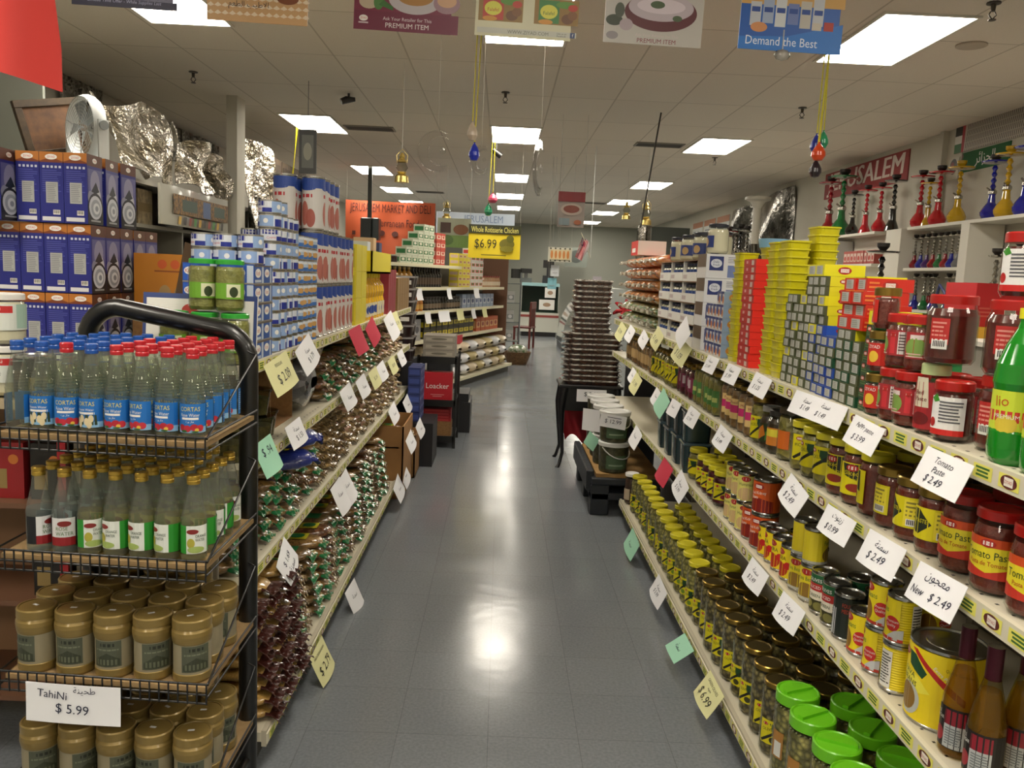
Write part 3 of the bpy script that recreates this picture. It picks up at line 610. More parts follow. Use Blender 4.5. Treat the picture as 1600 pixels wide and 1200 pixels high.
for p, x, y, z, a, l in ((J3, .94, 2.03, 0, 0, 'small gold-lidded red jar with a sun label, bottom of a stack of three'), (J3, .94, 2.03, .105, 0, 'small gold-lidded red jar with a sun label, middle of three'), (J3, .942, 2.03, .21, -1, 'small gold-lidded red jar with a white patch, top of three'),
        (J2, .945, 1.95, 0, -.3, 'red-lidded jam jar with split green label, bottom row beside the small jars'), (J2, .95, 1.948, .128, -.3, 'red-lidded jam jar in the upper row, beside the small stacked jars'), (J2, .955, 1.868, .128, .9, 'red-lidded jar with pale nutrition panel in the upper row'),
        (J2, .945, 1.872, 0, .15, 'red-lidded jar with a green picture label in the bottom row'), (J4, .955, 1.793, 0, .2, 'tall paste jar with pale green lid and red label'), (J, .955, 1.712, 0, .2, 'red-lidded jar with a big white nutrition label, bottom row by the soda'),
        (J5, .965, 1.77, .155, .7, 'big wide red-lidded jar of dark jam standing on the pale green lid'), (J5, 1.005, 1.612, 0, .4, 'red-lidded jar with barcode partly behind the green soda bottle'), (J5, 1.0, 1.605, .15, .8, 'wide red-lidded jar with a red barcode label above the soda bottle'),
        (J5, 1.12, 1.7, .0, .3, 'shaded wide red-lidded jar in the second row by the paste jar'), (J, 1.0, 1.6, .301, .2, 'red-lidded jar with white label, highest jar at the frame edge')):
    put(p, (x, y, ZT+z), l, 'red preserves on the top shelf', a)
# spare jars behind carry the upper row
for i, (x, y) in enumerate(((1.04, 1.96), (1.04, 1.875), (1.05, 1.79))): put(J2, (x, y, ZT), 'red-lidded jam jar in the second row, %s from the near side' % ORD[2-i], 'red preserves on the top shelf', .5)
GP = glass('green_bottle', '2aa830', 1.45, edge=.5); SODA = M('green_soda', '16801c', .15, coat=.6)
for i, (x, y) in enumerate(((.957, 1.5), (.957, 1.4))):
    if not i:
        t = thing('soda_bottle', 'bottle'); pr = [(0, .0), (.035, 0), (.043, .012), (.045, .03), (.045, .06), (.0425, .07), (.0425, .135), (.046, .15), (.043, .185), (.03, .222), (.016, .25), (.0135, .262), (.0135, .28)]
        b = MB(); b.lathe(pr, SODA, 24); b.build('body', t)
        b = MB(); b.lathe([(.015, .268), (.0155, .268), (.0155, .287), (.0155, .287), (0, .288)], C('d8d020'), 18); b.build('cap', t)
        b = MB(); b.print_(cyl(.0436, pi), [('r', -.13, .06, .13, .137, C('c8d83a')), ('r', -.09, .08, .09, .1, C('c8382c')), ('t', 'lio', -.01, .118, .02, C('c05020'), .07, .1), ('e', .0, .075, .02, .017, C('d8c040')), ('e', .04, .078, .018, .015, C('c8b838')), ('t', 'PREMIUM', -.0, .09, .008, WHITE, .05), ('t', 'lio', .1, .118, .02, C('c05020'), .06, .1)]); b.build('label', t)
        soda = t
    put(soda, (x, y, ZT), 'large green soda bottle with a lemon label, '+('farther of two at the frame edge', 'nearer of two at the frame edge')[i], 'green soda bottles', .1)
# small cartons with grey printed ends
def carton(name, L, W, Hh, side, els_end, els_side, top=None, cat='carton'):
    """L along x (the end faces -x, the aisle), W along y, H up; the long side faces the camera (-y)"""
    b = MB(); b.box(-L/2, L/2, -W/2, W/2, 0, Hh, side)
    if top: b.print_(flat((0, 0, Hh), (1, 0, 0), (0, 1, 0)), [('r', -L/2, -W/2, L/2, W/2, top)])
    b.print_(flat((-L/2, 0, 0), (0, -1, 0), (0, 0, 1)), els_end); b.print_(flat((0, -W/2, 0), (1, 0, 0), (0, 0, 1)), els_side)
    o = b.build(name); o['category'] = cat; return o
GEND = C('b8bab4', .5)
def gend(w, h, m): return [('r', -w*.32, h*.14, w*.32, h*.88, GEND)]+bars(-w*.26, h*.2, w*.26, h*.82, 4, C('94968e'), 5)
w, h = .052, .0285
kinds = {}
for nm, base, side, sidecol in (('olive', '4a5034', 'd8d020', 1), ('dark green', '1c4a30', '1f5a34', 0), ('blue', '24489c', '2a56b0', 0), ('yellow', 'd8d020', 'e0d81e', 1)):
    els = [('r', -.05, 0, .05, h, C(side))]+emblem(-.01, h/2, .012)
    kinds[nm] = carton('bouillon_carton', .12, w, h, C(base), gend(w, h, 0), els)
k = 0
for c in range(6):
    y = 2.44+.0545*c; n = 12 if c < 3 else 10
    for l in range(n):
        kd = 'olive' if (l*7+c*3) % 9 else 'yellow'
        if c < 2 and l < 7 and (c+l) % 2 == 0: kd = 'blue'
        put(kinds[kd], (1.0+R.uniform(-.004, .004), y, ZT+h*l), '%s carton with grey end label, %s up in the %s column back' % (kd, ORD[l], ORD[c]), 'grey-ended small cartons', rot(.03))
for c in range(5):
    y = 2.165+.0545*c; n = (6, 7, 7, 6, 6)[c]
    for l in range(n):
        kd = 'blue' if c >= 3 and l % 5 < 3 else 'dark green' if (l+c) % 3 == 0 else 'olive'
        put(kinds[kd], (.995+R.uniform(-.004, .004), y, ZT+h*l), '%s grey-ended carton under the red cartons, %s up in the %s column' % (kd, ORD[l], ORD[c]), 'grey-ended small cartons', rot(.03))
rc = carton('soup_carton', .12, .075, .034, C('c82a1e', .35), gend(.075, .034, 0), emblem(.0, .017, .02)+bars(-.055, .006, -.02, .028, 2, C('e07a3a')))
for l in range(4):
    for q in range(2): put(rc, (1.0+.01*(l % 2), 2.2+.078*q, ZT+h*7+.0345*l+.001), 'glossy red carton, %s up in the %s pile over the green cartons' % (ORD[l], ('near', 'far')[q]), 'red cartons', rot(.06))
yc = carton('soup_carton', .12, .075, .034, C('e0d81e', .35), gend(.075, .034, 0), emblem(.0, .017, .02))
for q in range(2): put(yc, (1.0, 2.46+.06*q+.02, ZT+h*12+.001), 'yellow carton lying on top of the grey-ended stack, %s one' % ('near', 'far')[q], None, rot(.05))
put(yc, (1.13, 2.49, ZT+h*11), 'yellow carton lying in the second row, beside the green one', None, 0)
gc = carton('tea_carton', .11, .05, .031, C('1f6a3a', .35), [('r', -.025, 0, .025, .031, C('26402a'))]+bars(-.022, .004, .02, .022, 3, C('5a7a40'))+emblem(-.008, .021, .011), [('r', -.055, 0, .055, .031, C('1a7a3c'))])
for c in range(2):
    for l in range((7, 7)[c]): put(gc, (.99+R.uniform(-.004, .004), 2.093, ZT+.0315*l) if c == 0 else (1.11, 2.093, ZT+.0315*l), 'dark green tea carton, %s up in the %s pile beside the jars' % (ORD[l], ('outer', 'inner')[c]), 'green tea cartons', rot(.05))
kw = carton('tea_carton', .12, .1, .035, C('1f8a4a', .35), [('r', -.05, 0, .05, .035, C('3a3420'))], [('r', -.06, 0, .06, .035, C('28a050'))])
put(kw, (1.1, 2.06, ZT+.0315*7+.001), 'bright green carton lying above the dark green tea cartons', None, 0)
put(yc, (1.0, 2.08, ZT+.0315*7+.001), 'yellow carton on top of the outer dark green pile', None, .1)

# flared tins in tall stacks
def flared(name, m, els=None, W=.115, D=.085, hh=.0255):
    b = MB(); 
    def ring(k, z, n=20):
        o = []
        for i in range(n):
            a = 2*pi*i/n; c_, s_ = cos(a), sin(a); p = .45
            o.append((D/2*k*math.copysign(abs(c_)**p, c_), W/2*k*math.copysign(abs(s_)**p, s_), z))
        return o
    rs = [ring(.86, 0), ring(.93, hh*.72), ring(1, hh*.8), ring(1, hh), ring(.93, hh), ring(.93, hh-.003)]; n = 20; vs = [p for q in rs for p in q]
    b.add(vs, [[j*n+i, j*n+(i+1) % n, (j+1)*n+(i+1) % n, (j+1)*n+i] for j in range(5) for i in range(n)]+[list(range(n))[::-1], [5*n+i for i in range(n)]], m)
    o = b.build(name); o['category'] = 'tin'; return o
FY = flared('sardine_tin', M('yellow_tin', 'c8bf1a', .3, coat=.2))
def stack(p, x, y, n, lab, grp, hh=.0255, dx=.0, z0=ZT):
    for l in range(n): put(p, (x+R.uniform(-.002, .002)+dx*l, y+R.uniform(-.002, .002), z0+hh*l), lab % ORD[l], grp, rot(.03))
stack(FY, .975, 3.36, 17, 'flared yellow tin, %s up in the far stack beside the milk cartons', 'stacked yellow tins')
stack(FY, .975, 2.93, 18, 'flared yellow tin, %s up in the outer stack by the grey-ended cartons', 'stacked yellow tins')
stack(FY, .975, 2.81, 18, 'flared yellow tin, %s up in the stack touching the grey-ended cartons', 'stacked yellow tins')
stack(FY, 1.075, 2.83, 20, 'flared yellow tin, %s up in the inner stack, the tallest', 'stacked yellow tins')
stack(FY, 1.08, 3.1, 17, 'flared yellow tin, %s up in the stack behind the red cartons', 'stacked yellow tins')
stack(FY, 1.08, 3.36, 18, 'flared yellow tin, %s up in the inner far stack', 'stacked yellow tins')
rp = carton('wafer_packet', .09, .14, .0265, M('red_pack', 'b8201a', .35, coat=.2), [('r', -.07, 0, .07, .0265, C('b01c18')), ('r', .02, .004, .05, .022, C('c8b0a8')), ('r', -.04, .01, -.02, .02, C('d8a0a0'))], [('r', -.045, 0, .045, .0265, C('d8261c'))])
for l in range(15): put(rp, (.975, 3.155+rot(.003), ZT+.027*l), 'flat red packet, %s up in the single column between yellow tins' % ORD[l], 'column of red packets', rot(.04))
b = MB(); b.lathe([(0, 0), (.055, 0), (.06, .03), (.06, .035), (0, .035)], C('7aa8c8'), 20); o = b.build('round_tin'); tag(o, 'light blue round tin on top of the inner far stack of yellow tins', 'tin'); o.location = (1.08, 3.36, ZT+.0255*18)

# milk and mayonnaise end
def small_pack():
    o = carton('custard_carton', .08, .055, .055, C('c8ccd0'), [('r', -.0275, 0, .0275, .055, C('d0d0d0')), ('e', -.01, .03, .016, .018, C('3a4a8a')), ('e', .014, .02, .012, .016, C('c87a3c')), ('r', -.0275, .045, .0275, .055, C('2a3a7a'))], [('r', -.04, 0, .04, .055, C('8aa0c0')), ('e', 0, .03, .02, .016, C('c88a3c'))])
    return o
sp = small_pack()
for c in range(5):
    for l in range(5 if c < 2 else 4): put(sp, (.965, 3.49+.057*c, ZT+.0555*l), 'small blue and orange dessert carton, %s up in the %s column back' % (ORD[l], ORD[c]), 'small dessert cartons', rot(.04))
bx = MB(); bx.box(-.1, .1, -.08, .08, 0, .11, C('d0d0d4'))
bx.print_(flat((0, -.08, 0), (1, 0, 0), (0, 0, 1)), [('r', -.085, .035, -.02, .1, C('1c2c6a')), ('e', -.053, .068, .026, .02, C('c8ccd8')), ('t', 'Daily\nFresh', -.053, .068, .01, C('1c2c6a'), .036), ('r', .0, .005, .09, .06, C('6878a8'))]+bars(.0, .07, .09, .1, 4, C('8a8c98')))
bx.print_(flat((-.1, 0, 0), (0, -1, 0), (0, 0, 1)), [('r', -.08, .0, .08, .045, C('e0dedc')), ('r', -.08, .05, .08, .11, C('5a4632'))])
mx = bx.build('mayonnaise_box'); mx['category'] = 'box'
for l in range(4): put(mx, (1.03, 3.92, ZT+.111*l), 'white and navy printed box in the column by the dessert cartons, %s up' % ORD[l], 'white and navy boxes', rot(.03))
MJ = jar('mayonnaise_jar', 'jar', .085, .03, C('1c2440'), CREAMC, [('r', -.024, .02, .024, .055, C('2c4a8a'))], .8, .75, .012)
tr = thing('jar_tray', 'tray'); b = MB(); m = M('white_card', 'dcdad4', .7)
for a in ((-.09, -.086, -.15, .15, 0, .045), (.086, .09, -.15, .15, 0, .045), (-.086, .086, -.15, -.146, 0, .1), (-.086, .086, .146, .15, 0, .1), (-.086, .086, -.146, .146, 0, .004)): b.box(*a, m)
b.print_(flat((-.09, 0, 0), (0, -1, 0), (0, 0, 1)), [('r', -.14, .012, -.05, .032, C('b8a8a8'))]); b.build('card_tray', tr)
b = MB(); b.box(-.09, .09, -.15, .15, .1, .104, M('brown_card', '7a5c3e', .8)); b.box(.06, .064, -.146, .146, .045, .1, M('brown_card', '7a5c3e')); b.build('lid_card', tr)
for l in range(4):
    for q in range(3):
        y = 4.17+.31*q; z = ZT+.105*l
        put(tr, (1.02, y, z), 'open white cardboard tray of small jars, %s up in the %s pile' % (ORD[l], ORD[q]), 'cardboard jar trays')
        for j in range(4): put(MJ, (.97, y-.11+.073*j, z+.0045), 'small white jar in the %s tray up, %s pile, %s along' % (ORD[l], ORD[q], ORD[j]), 'small jars in trays', rot(.4))
BJ = jar('mayonnaise_jar', 'jar', .14, .05, C('1a1c2a'), CREAMC, [('r', -.05, .03, .05, .085, C('2a3c7c')), ('e', 0, .055, .02, .02, C('c0a070'))], .85, .8, .014)
for i, (x, y) in enumerate(((1.0, 3.93), (1.06, 4.08), (1.0, 4.22), (1.0, 4.5), (1.0, 4.78))): put(BJ, (x, y, ZT+.111*4+.0 if i < 1 else ZT+.42), 'big white mayonnaise jar with black lid on the boxes, %s back' % ORD[i], 'mayonnaise jars on the trays', rot(.9))
# bread packs at the far end
def pillow(b, L, W, T, m, seed=0, nu=10, nv=16, gather=.0, wr=.1):
    q = random.Random(seed); ph = [q.uniform(0, 6.3) for _ in range(6)]
    def fn(u, v):
        s = 2*u-1; k = max(0, 1-abs(s)**5); a = 2*pi*v; c_, s_ = cos(a), sin(a)
        wv = 1+wr*sin(9*s+ph[0]+3*c_)*.5+wr*sin(17*s+ph[1]+5*s_)*.35
        y = W/2*math.copysign(abs(c_)**.7, c_)*(.25+.75*k**.5*(1-gather*abs(s)**3)) ; z = T/2*math.copysign(abs(s_)**.9, s_)*k**.45*wv
        return (s*L/2, y*(1+wr*.3*sin(11*s+ph[2])), z+T/2)
    b.grid(lambda u, v: fn(.004+.992*u, v), nu, nv, m, True, False)
BRD = M('bread', 'c08a4a', .35, coat=.7, noise=(30, .5), col2='a8662c', bump=(70, .4)); RBR = M('red_bread_pack', 'b0452c', .3, coat=.8, noise=(26, .6), col2='d8a068', bump=(60, .5))
def pack(name, m, cm, L=.3, W=.17, T=.07, seed=1):
    t = thing(name, 'bag'); b = MB(); pillow(b, L, W, T, m, seed); b.build('bag', t)
    b = MB(); b.grid(lambda u, v: (-L/2-.03*u, (v-.5)*W*(.5+.3*u), T/2+.012*sin(v*19)*(.3+u)), 2, 14, M('film_end', 'b8b4a4', .2, coat=.8)); b.build('seal_end', t)
    b = MB(); b.print_(lambda x, y, d: (x, y, T+.002+d), [('r', -.08, -.04, .06, .04, cm)]); b.build('label', t); return t
bp = [pack('bread_bag', RBR, C('c83a28'), seed=1), pack('bread_bag', BRD, C('c8341e'), seed=2), pack('bread_bag', M('cracker', 'a88c54', .3, coat=.8, noise=(26, .6), col2='3c6a3a', bump=(60, .5)), C('d8d0a8'), seed=3)]
for c in range(7):
    for l in range(6):
        put(bp[0] if l > 3 else bp[1] if l > 1 else bp[2], (1.07, 5.06+.21*c, ZT+.008+.078*l), '%s, %s layer up in the %s pile of breads' % (('green and tan cracker bag', 'orange toast bag', 'reddish toast pack')[l//2], ORD[l], ORD[c]), 'stacked bread bags', pi/2*0+rot(.1))
b = MB(); b.box(-.1, .1, -.15, .15, 0, .1, WHITE); b.print_(flat((-.1, 0, 0), (0, -1, 0), (0, 0, 1)), [('r', -.15, 0, .15, .1, C('c42a2c')), ('r', -.1, .02, .05, .05, WHITE)])
o = b.build('cake_box'); tag(o, 'white and red box on top of the far bread bags', 'box'); o.location = (1.05, 6.1, ZT+.49)
put = _put0
# ================================================================ bags on the grain shelves (the shelves face +x)
def bag(name, L, W, T, body, end, patch=None, gather=.5, seed=1, pw=.05, px=.02, words=None, wr=.12, patch2=None, fl=.028):
    """lies flat, its closed end at +x; origin under the middle"""
    t = thing(name, 'bag'); b = MB(); pillow(b, L, W, T, body, seed, 14, 18, gather, wr); b.build('bag', t)
    q = random.Random(seed+50); p1, p2 = q.uniform(0, 6), q.uniform(0, 6); b = MB(); w0 = W*(1-gather*.6)*.40
    def fin(u, v):
        s = 2*v-1; ww = w0*(1+.25*u)
        return (L/2-.014+fl*u*(1+.15*sin(9*s+p2)), s*ww, T*.5+(.2+.8*u)*.009*sin(s*9+p1+3*u)+.004*sin(s*19+p2)-.014*u*u)
    b.sheet(lambda u, v: (fin(u, v), (0, .3, 1)), 4, 16, .003, end); b.build('seal_end', t)
    if patch:
        b = MB()
        def top(x, y, d):
            s = min(1, abs(2*x/L)); k = max(0, 1-s**5); c_ = max(-1, min(1, y/(W/2*(.25+.75*k**.5)))); return (x, y, T/2+T/2*k**.45*max(0, (1-abs(c_)**(2/.7)))**.45+d*3+.0025)
        b.print_(top, [('r', px-pw, -W*.28, px+pw, W*.28, patch)]+([('e', px, 0, pw*.7, W*.2, patch2)] if patch2 else [])+([('t', words, px, 0, .016, C('2c2018'), pw*1.7, pi/2*0)] if words else []), step=.02); b.build('label', t)
    return t
FILM = dict(rough=.3, coat=.9)
BULG = M('bulgur', 'b89452', noise=(160, .5), col2='8a6830', bump=(30, .3), rnd=.1, **FILM)
BRN = M('brown_film', '3c1a14', bump=(60, .6), **FILM)
GRNF = M('green_film', '1c6a3c', noise=(22, .9), col2='a08a5c', bump=(60, .6), **FILM); CLRF = M('clear_film', 'a8966c', noise=(30, .9), col2='6c5636', bump=(60, .6), **FILM); BLUF = M('blue_film', '1c2a7c', bump=(60, .6), **FILM)
GRAIN = M('grain', '9c7a44', noise=(120, .7), col2='5c4020', kind='cells', bump=(34, .5), rnd=.14, **FILM)
LENT = M('lentils', '7c6034', noise=(140, .7), col2='44301a', kind='cells', bump=(34, .5), rnd=.14, **FILM)
BEAN = M('beans', '8c5a34', noise=(70, .8), col2='3c2416', kind='cells', bump=(50, .6, 'dist'), rnd=.14, **FILM)
PINK = M('pink_pack', 'b87a60', noise=(24, .6), col2='d8b8a4', bump=(30, .5), rnd=.12, **FILM)
PALE = M('pale_grain', 'b49a64', noise=(120, .6), col2='8c6c3c', bump=(34, .5), rnd=.12, **FILM)
LBW = C('c8c0b0', .35, coat=.6); LBY = C('c8c02c', .35, coat=.6); LBG = C('1f7a44', .35, coat=.6)
B_bul = bag('bulgur_bag', .26, .155, .045, BULG, BRN, LBW, .3, 3, .055, -.03, 'Fine\nBulgur', fl=.05)
B_gr = bag('grain_bag', .24, .15, .05, GRAIN, GRNF, LBY, .55, 5, .045, .01, patch2=LBG)
B_le = bag('lentil_bag', .24, .15, .045, LENT, GRNF, LBG, .55, 8, .04, .02)
B_be = bag('bean_bag', .24, .15, .05, BEAN, CLRF, LBY, .55, 11, .04, .02, patch2=LBG)
B_pa = bag('pasta_bag', .25, .14, .042, PALE, CLRF, LBG, .4, 14, .03, .05)
B_pi = bag('snack_bag', .22, .15, .06, PINK, CLRF, None, .4, 17)
B_bl = bag('rice_bag', .22, .14, .06, M('blue_pack', '22307c', bump=(50, .6), **FILM), BLUF, None, .3, 21)
def piles(y0, y1, w, plan, zb, xf, shelf, hmax, grp):
    """piles of bags side by side along one shelf, nearest first"""
    n = int((y1-y0)/w)
    for c in range(n):
        y = y0+w*(c+.5); pr, pname, T, nl = plan(y, c); z = zb+.006; back = 0
        for l in range(nl):
            if z+T > hmax: break
            back += R.uniform(.0, .012)
            p = pr[(c*5+l*3) % len(pr)]
            put(p, (xf-(.15 if p is not B_bul else .135)-back+R.uniform(-.008, .008), y+R.uniform(-.003, .003), z), '%s, %s up in the %s pile along the %s shelf' % (pname[pr.index(p)], ORD[l], ORD[c], shelf), grp, rot(.025), rot(.02), -.01-rot(.012), (.99, .9, .88))
            z += T*.985
NB = 'brown-ended bag of bulgur'; NG = 'green-ended grain bag'; NL = 'green-ended lentil bag'; NBE = 'clear-ended bean bag'; NP = 'pale pasta bag'
def plan1(y, c):
    if y < 2.86: return [B_bul], [NB], .043, 10
    if y < 4.2: return [B_gr, B_le, B_be], [NG, NL, NBE], .046, 6+(c*3) % 3
    return [B_be, B_gr, B_le], [NBE, NG, NL], .046, 7+(c % 2)
piles(2.40, 5.5, .157, plan1, .13, -.66, 'bottom', .53, 'bags on the bottom grain shelf')
def plan2(y, c):
    if y < 3.1: return [B_gr, B_le], [NG, NL], .046, 4+(c % 2)
    if y < 3.6: return [B_gr, B_be], [NG, NBE], .046, 4
    if y < 4.3: return [B_pa], [NP], .041, 7
    return [B_pi, B_pa], ['pink snack bag', NP], .055, 5
piles(2.40, 6.6, .155, plan2, .59, -.74, 'second', .9, 'bags on the second grain shelf')
for i, (y, z) in enumerate(((3.2, .842), (3.12, .775))): put(B_bl, (-.8, y, z), 'shiny dark blue rice bag on the second grain shelf, %s of two' % ('farther', 'nearer')[i], None, .2+.2*i, .1, -.1)
def plan3(y, c):
    if y < 4.4: return [B_le, B_be], [NL, NBE], .047, 4
    if y < 5.4: return [B_pa, B_gr], [NP, NG], .047, 5
    return [B_pi, B_pa], ['pink snack bag', NP], .058, 4
piles(3.66, 6.8, .157, plan3, .94, -.74, 'third', 1.2, 'bags on the third grain shelf')
# odds on the third shelf, near end
t = thing('deli_tub', 'tub'); b = MB(); CT = glass('tub_plastic', 'e8ece4', 1.45, edge=.5)
b.lathe([(0, .002), (.05, .002), (.06, .08), (.064, .08), (.064, .086)], CT, 20); b.build('tub', t)
b = MB(); b.lathe([(0, .004), (.049, .004), (.056, .06), (.0, .062)], M('dried_herb', '6c6038', .8, noise=(60, .7)), 18); b.build('contents', t)
b = MB(); b.lathe([(0, .088), (.062, .088), (.066, .084), (.066, .09), (.062, .092), (0, .09)], CT, 20); b.build('lid', t)
for i, (x, y, l) in enumerate(((-.82, 2.5, 0), (-.82, 2.5, 1), (-.83, 2.65, 0), (-.84, 2.65, 1), (-.82, 2.8, 0), (-.83, 2.8, 1), (-.84, 2.92, 0), (-.95, 2.8, 1), (-.95, 2.8, 0))):
    put(t, (x, y, .94+.093*l), 'clear plastic tub of dried herbs, %s, %s along the third shelf' % (('lower', 'upper')[l], ORD[i]), 'clear herb tubs')
b = MB()
for a in ((-1.1, -.82, 2.985, 2.99, .941, 1.2), (-1.1, -.82, 3.3, 3.305, .941, 1.2), (-1.1, -1.095, 2.985, 3.3, .941, 1.2), (-1.1, -.82, 2.985, 3.3, .941, .945)): b.box(*a, CARD)
tag(b.build('cardboard_box'), 'open brown cardboard box beside the clear herb tubs', 'box')
t = thing('spice_bag', 'bag', 'big clear bag of grey and black spice packets on the third shelf', (-.9, 3.475, .963))
b = MB(); pillow(b, .26, .3, .2, M('grey_packets', '7c7c80', .25, coat=.9, noise=(22, .9), col2='26262a', kind='cells', bump=(24, .9)), 4, 16, 24, .2, .2); b.build('bag', t)
b = MB(); b.sheet(lambda u, v: ((.12+.02*u, (v-.5)*.26, .18+.06*u+.012*sin(v*22)), (1, 0, .3)), 3, 20, .003, CLRF); b.build('seal_end', t)

# ---------------------------------------------------------------- tins along the top of the grain shelves
BAND = C('223088', .35); PB = C('8ea8d0', .35); PW = C('d4d8e0', .35)
H = .0462
NC = tin('cream_tin', 'tin', H, .038, [('r', -.11, .006, .11, H-.005, PW), ('r', -.06, H-.02, -.004, H-.005, BAND), ('r', -.11, .02, -.07, H-.005, BAND), ('r', .075, .006, .11, .03, BAND), ('r', -.012, .006, .02, .02, BAND), ('t', 'Nestlé', -.036, H-.011, .008, WHITE, .036), ('t', 'Crema', -.03, .016, .008, C('c05068'), .03, .1), ('r', .02, .006, .07, H-.005, PB), ('e', .045, .024, .008, .008, WHITE), ('r', -.11, .006, -.075, H-.005, PB)], PW, ribs=False, a0=-pi/2)
def ctin(x, y, l, lab, g, z0=LZ[2]): put(NC, (x, y, z0+H*l), lab, g, (l % 3-1)*.9+rot(.4))
for c, n in enumerate((11, 11, 10, 10)):
    for l in range(n): ctin(-.785+.0, 2.84+.079*c, l, 'blue and white cream tin, %s up in the %s stack back from the trays' % (ORD[l], ORD[c]), 'stacked cream tins')
for c, n in enumerate((8, 9)):
    for l in range(n): ctin(-.866, 2.84+.079*c, l, 'blue and white cream tin, %s up in the %s inner stack' % (ORD[l], ORD[c]), 'stacked cream tins')
KT = thing('carton_tray', 'tray'); b = MB(); K1 = C('1c4aa0', .4)
b.box(-.052, .052, -.1, .1, 0, .058, K1)
b.print_(flat((0, -.1, 0), (1, 0, 0), (0, 0, 1)), [('r', -.05, .006, -.005, .054, C('2458b8')), ('r', .03, .004, .05, .056, C('b8c4d4')), ('e', -.03, .034, .018, .012, WHITE), ('t', 'Kraft', -.03, .034, .012, C('b83a38'), .028), ('e', .012, .034, .014, .011, WHITE), ('t', 'Kraft', .012, .034, .01, C('b83a38'), .022)])
b.print_(flat((.052, 0, 0), (0, 1, 0), (0, 0, 1)), [('r', -.098, .004, .098, .056, C('22509c')), ('r', -.02, .004, .0, .056, C('b8c4d4')), ('r', .07, .004, .085, .056, C('b8c4d4')), ('e', -.06, .034, .03, .014, WHITE), ('t', 'Kraft', -.06, .034, .014, C('b83a38'), .045), ('e', .035, .034, .026, .013, WHITE), ('t', 'Kraft', .035, .034, .012, C('b83a38'), .04), ('r', -.095, .006, -.03, .014, C('b8c4d4')), ('r', -.1, .054, .1, .058, C('6a5a48'))]); b.build('cartons', KT)
b = MB(); b.box(-.0525, .0525, -.1005, .1005, -.0, .004, C('8a8478')); b.build('card_tray', KT)
for c in range(2):
    for l in range(5): put(KT, ((-.797, -.907)[c], 2.63, LZ[2]+.0585*l), 'blue tray of cheese cartons behind the green-lidded jars, %s up, %s stack' % (ORD[l], ('aisle', 'inner')[c]), 'blue carton trays')
for x in (-.785, -.863, -.93):
    for l in range(2): ctin(x, 2.63, l, 'blue and white cream tin on the blue trays, %s layer, %s from the aisle' % (('lower', 'upper')[l], ORD[[-.785, -.863, -.93].index(x)]), 'cream tins on the blue trays', LZ[2]+.0585*5)
TC = tin('milk_tin', 'tin', .045, .036, [('r', -.1, .004, .1, .041, C('b4c4d8')), ('r', -.1, .004, .1, .018, C('3c6cb0')), ('e', -.02, .022, .02, .01, C('c89a5a')), ('r', -.06, .03, .06, .038, C('dce0e4'))], PW, ribs=False, a0=-.3)
for c in range(4):
    for l in range(9): put(TC, (-.785, 3.17+.076*c, LZ[2]+.0455*l), 'small blue milk tin, %s up in the %s stack before the tall white tins' % (ORD[l], ORD[c]), 'stacked milk tins', rot(.8))
Ht = .222
TT = thing('tall_tin', 'tin'); b = MB(); TW = C('d4d0cc', .35)
b.lathe([(0, 0), (.047, 0), (.0485, .003), (.0485, .006), (.047, .009), (.047, Ht-.009), (.0485, Ht-.006), (.0485, Ht), (.0485, Ht), (.045, Ht), (.045, Ht-.005), (0, Ht-.005)], STEEL, 24); b.build('can', TT)
els = [('r', -.147, .009, .147, Ht-.01, TW), ('r', -.147, Ht-.05, .147, Ht-.01, C('2c4a98'))]
for a in (-.1, 0, .1):
    els += [('e', a, Ht-.05, .036, .01, C('2c4a98')), ('e', a-.012, .07, .018, .05, C('b87064')), ('e', a+.015, .05, .02, .038, C('a85a50')), ('r', a-.025, Ht-.088, a-.012, Ht-.074, C('b83038')), ('r', a-.006, Ht-.088, a+.01, Ht-.074, C('b83038')), ('r', a+.016, Ht-.088, a+.022, Ht-.074, C('b83038'))]
b = MB(); b.print_(cyl(.0473, 0), els); b.build('label', TT)
for c in range(8):
    for l in range(2): put(TT, (-.80, 3.53+.1*c, LZ[2]+Ht*l), 'tall white tin with blue top band, %s tier, %s along the outer row' % (('bottom', 'middle')[l], ORD[c]), 'tall white tins', rot(.3))
for c in range(4): put(TT, (-.80, 3.55+.1*c, LZ[2]+Ht*2), 'tall white tin with blue top band, top tier, %s along the outer row' % ORD[c], 'tall white tins', rot(.3))
for c in range(3):
    for l in range(3): put(TT, (-.905, 3.5+.1*c, LZ[2]+Ht*l), 'tall white tin with blue top, %s tier, %s along the inner row' % (('bottom', 'middle', 'top')[l], ORD[c]), 'tall white tins', rot(.3))
# yellow boxes and oil bottles
yb = carton('yellow_carton', .12, .16, .14, C('d8c82a', .4), [('r', -.07, 0, .07, .14, C('d0c028'))], [('r', -.05, .02, .05, .12, C('b8aa24')), ('e', 0, .07, .03, .04, C('8a8420'))])
for c in range(2):
    for l in range(3): put(yb, (-.82, 4.46+.17*c, LZ[2]+.141*l), 'yellow printed carton beyond the tall white tins, %s up in the %s pile' % (ORD[l], ORD[c]), 'yellow cartons')
OB = bottle('oil_bottle', 'bottle', [(0, 0), (.045, 0), (.048, .02), (.048, .1), (.04, .13), (.046, .16), (.04, .2), (.018, .23), (.016, .25)], M('oil', 'd8a820', .15, coat=.6), [('cap', [(.018, .245), (.018, .27), (.018, .27), (0, .27)], C('d8c820'))], [('r', -.05, .02, .05, .1, C('d8d0b0')), ('e', 0, .06, .03, .025, C('2c4a98'))], .048, 0)
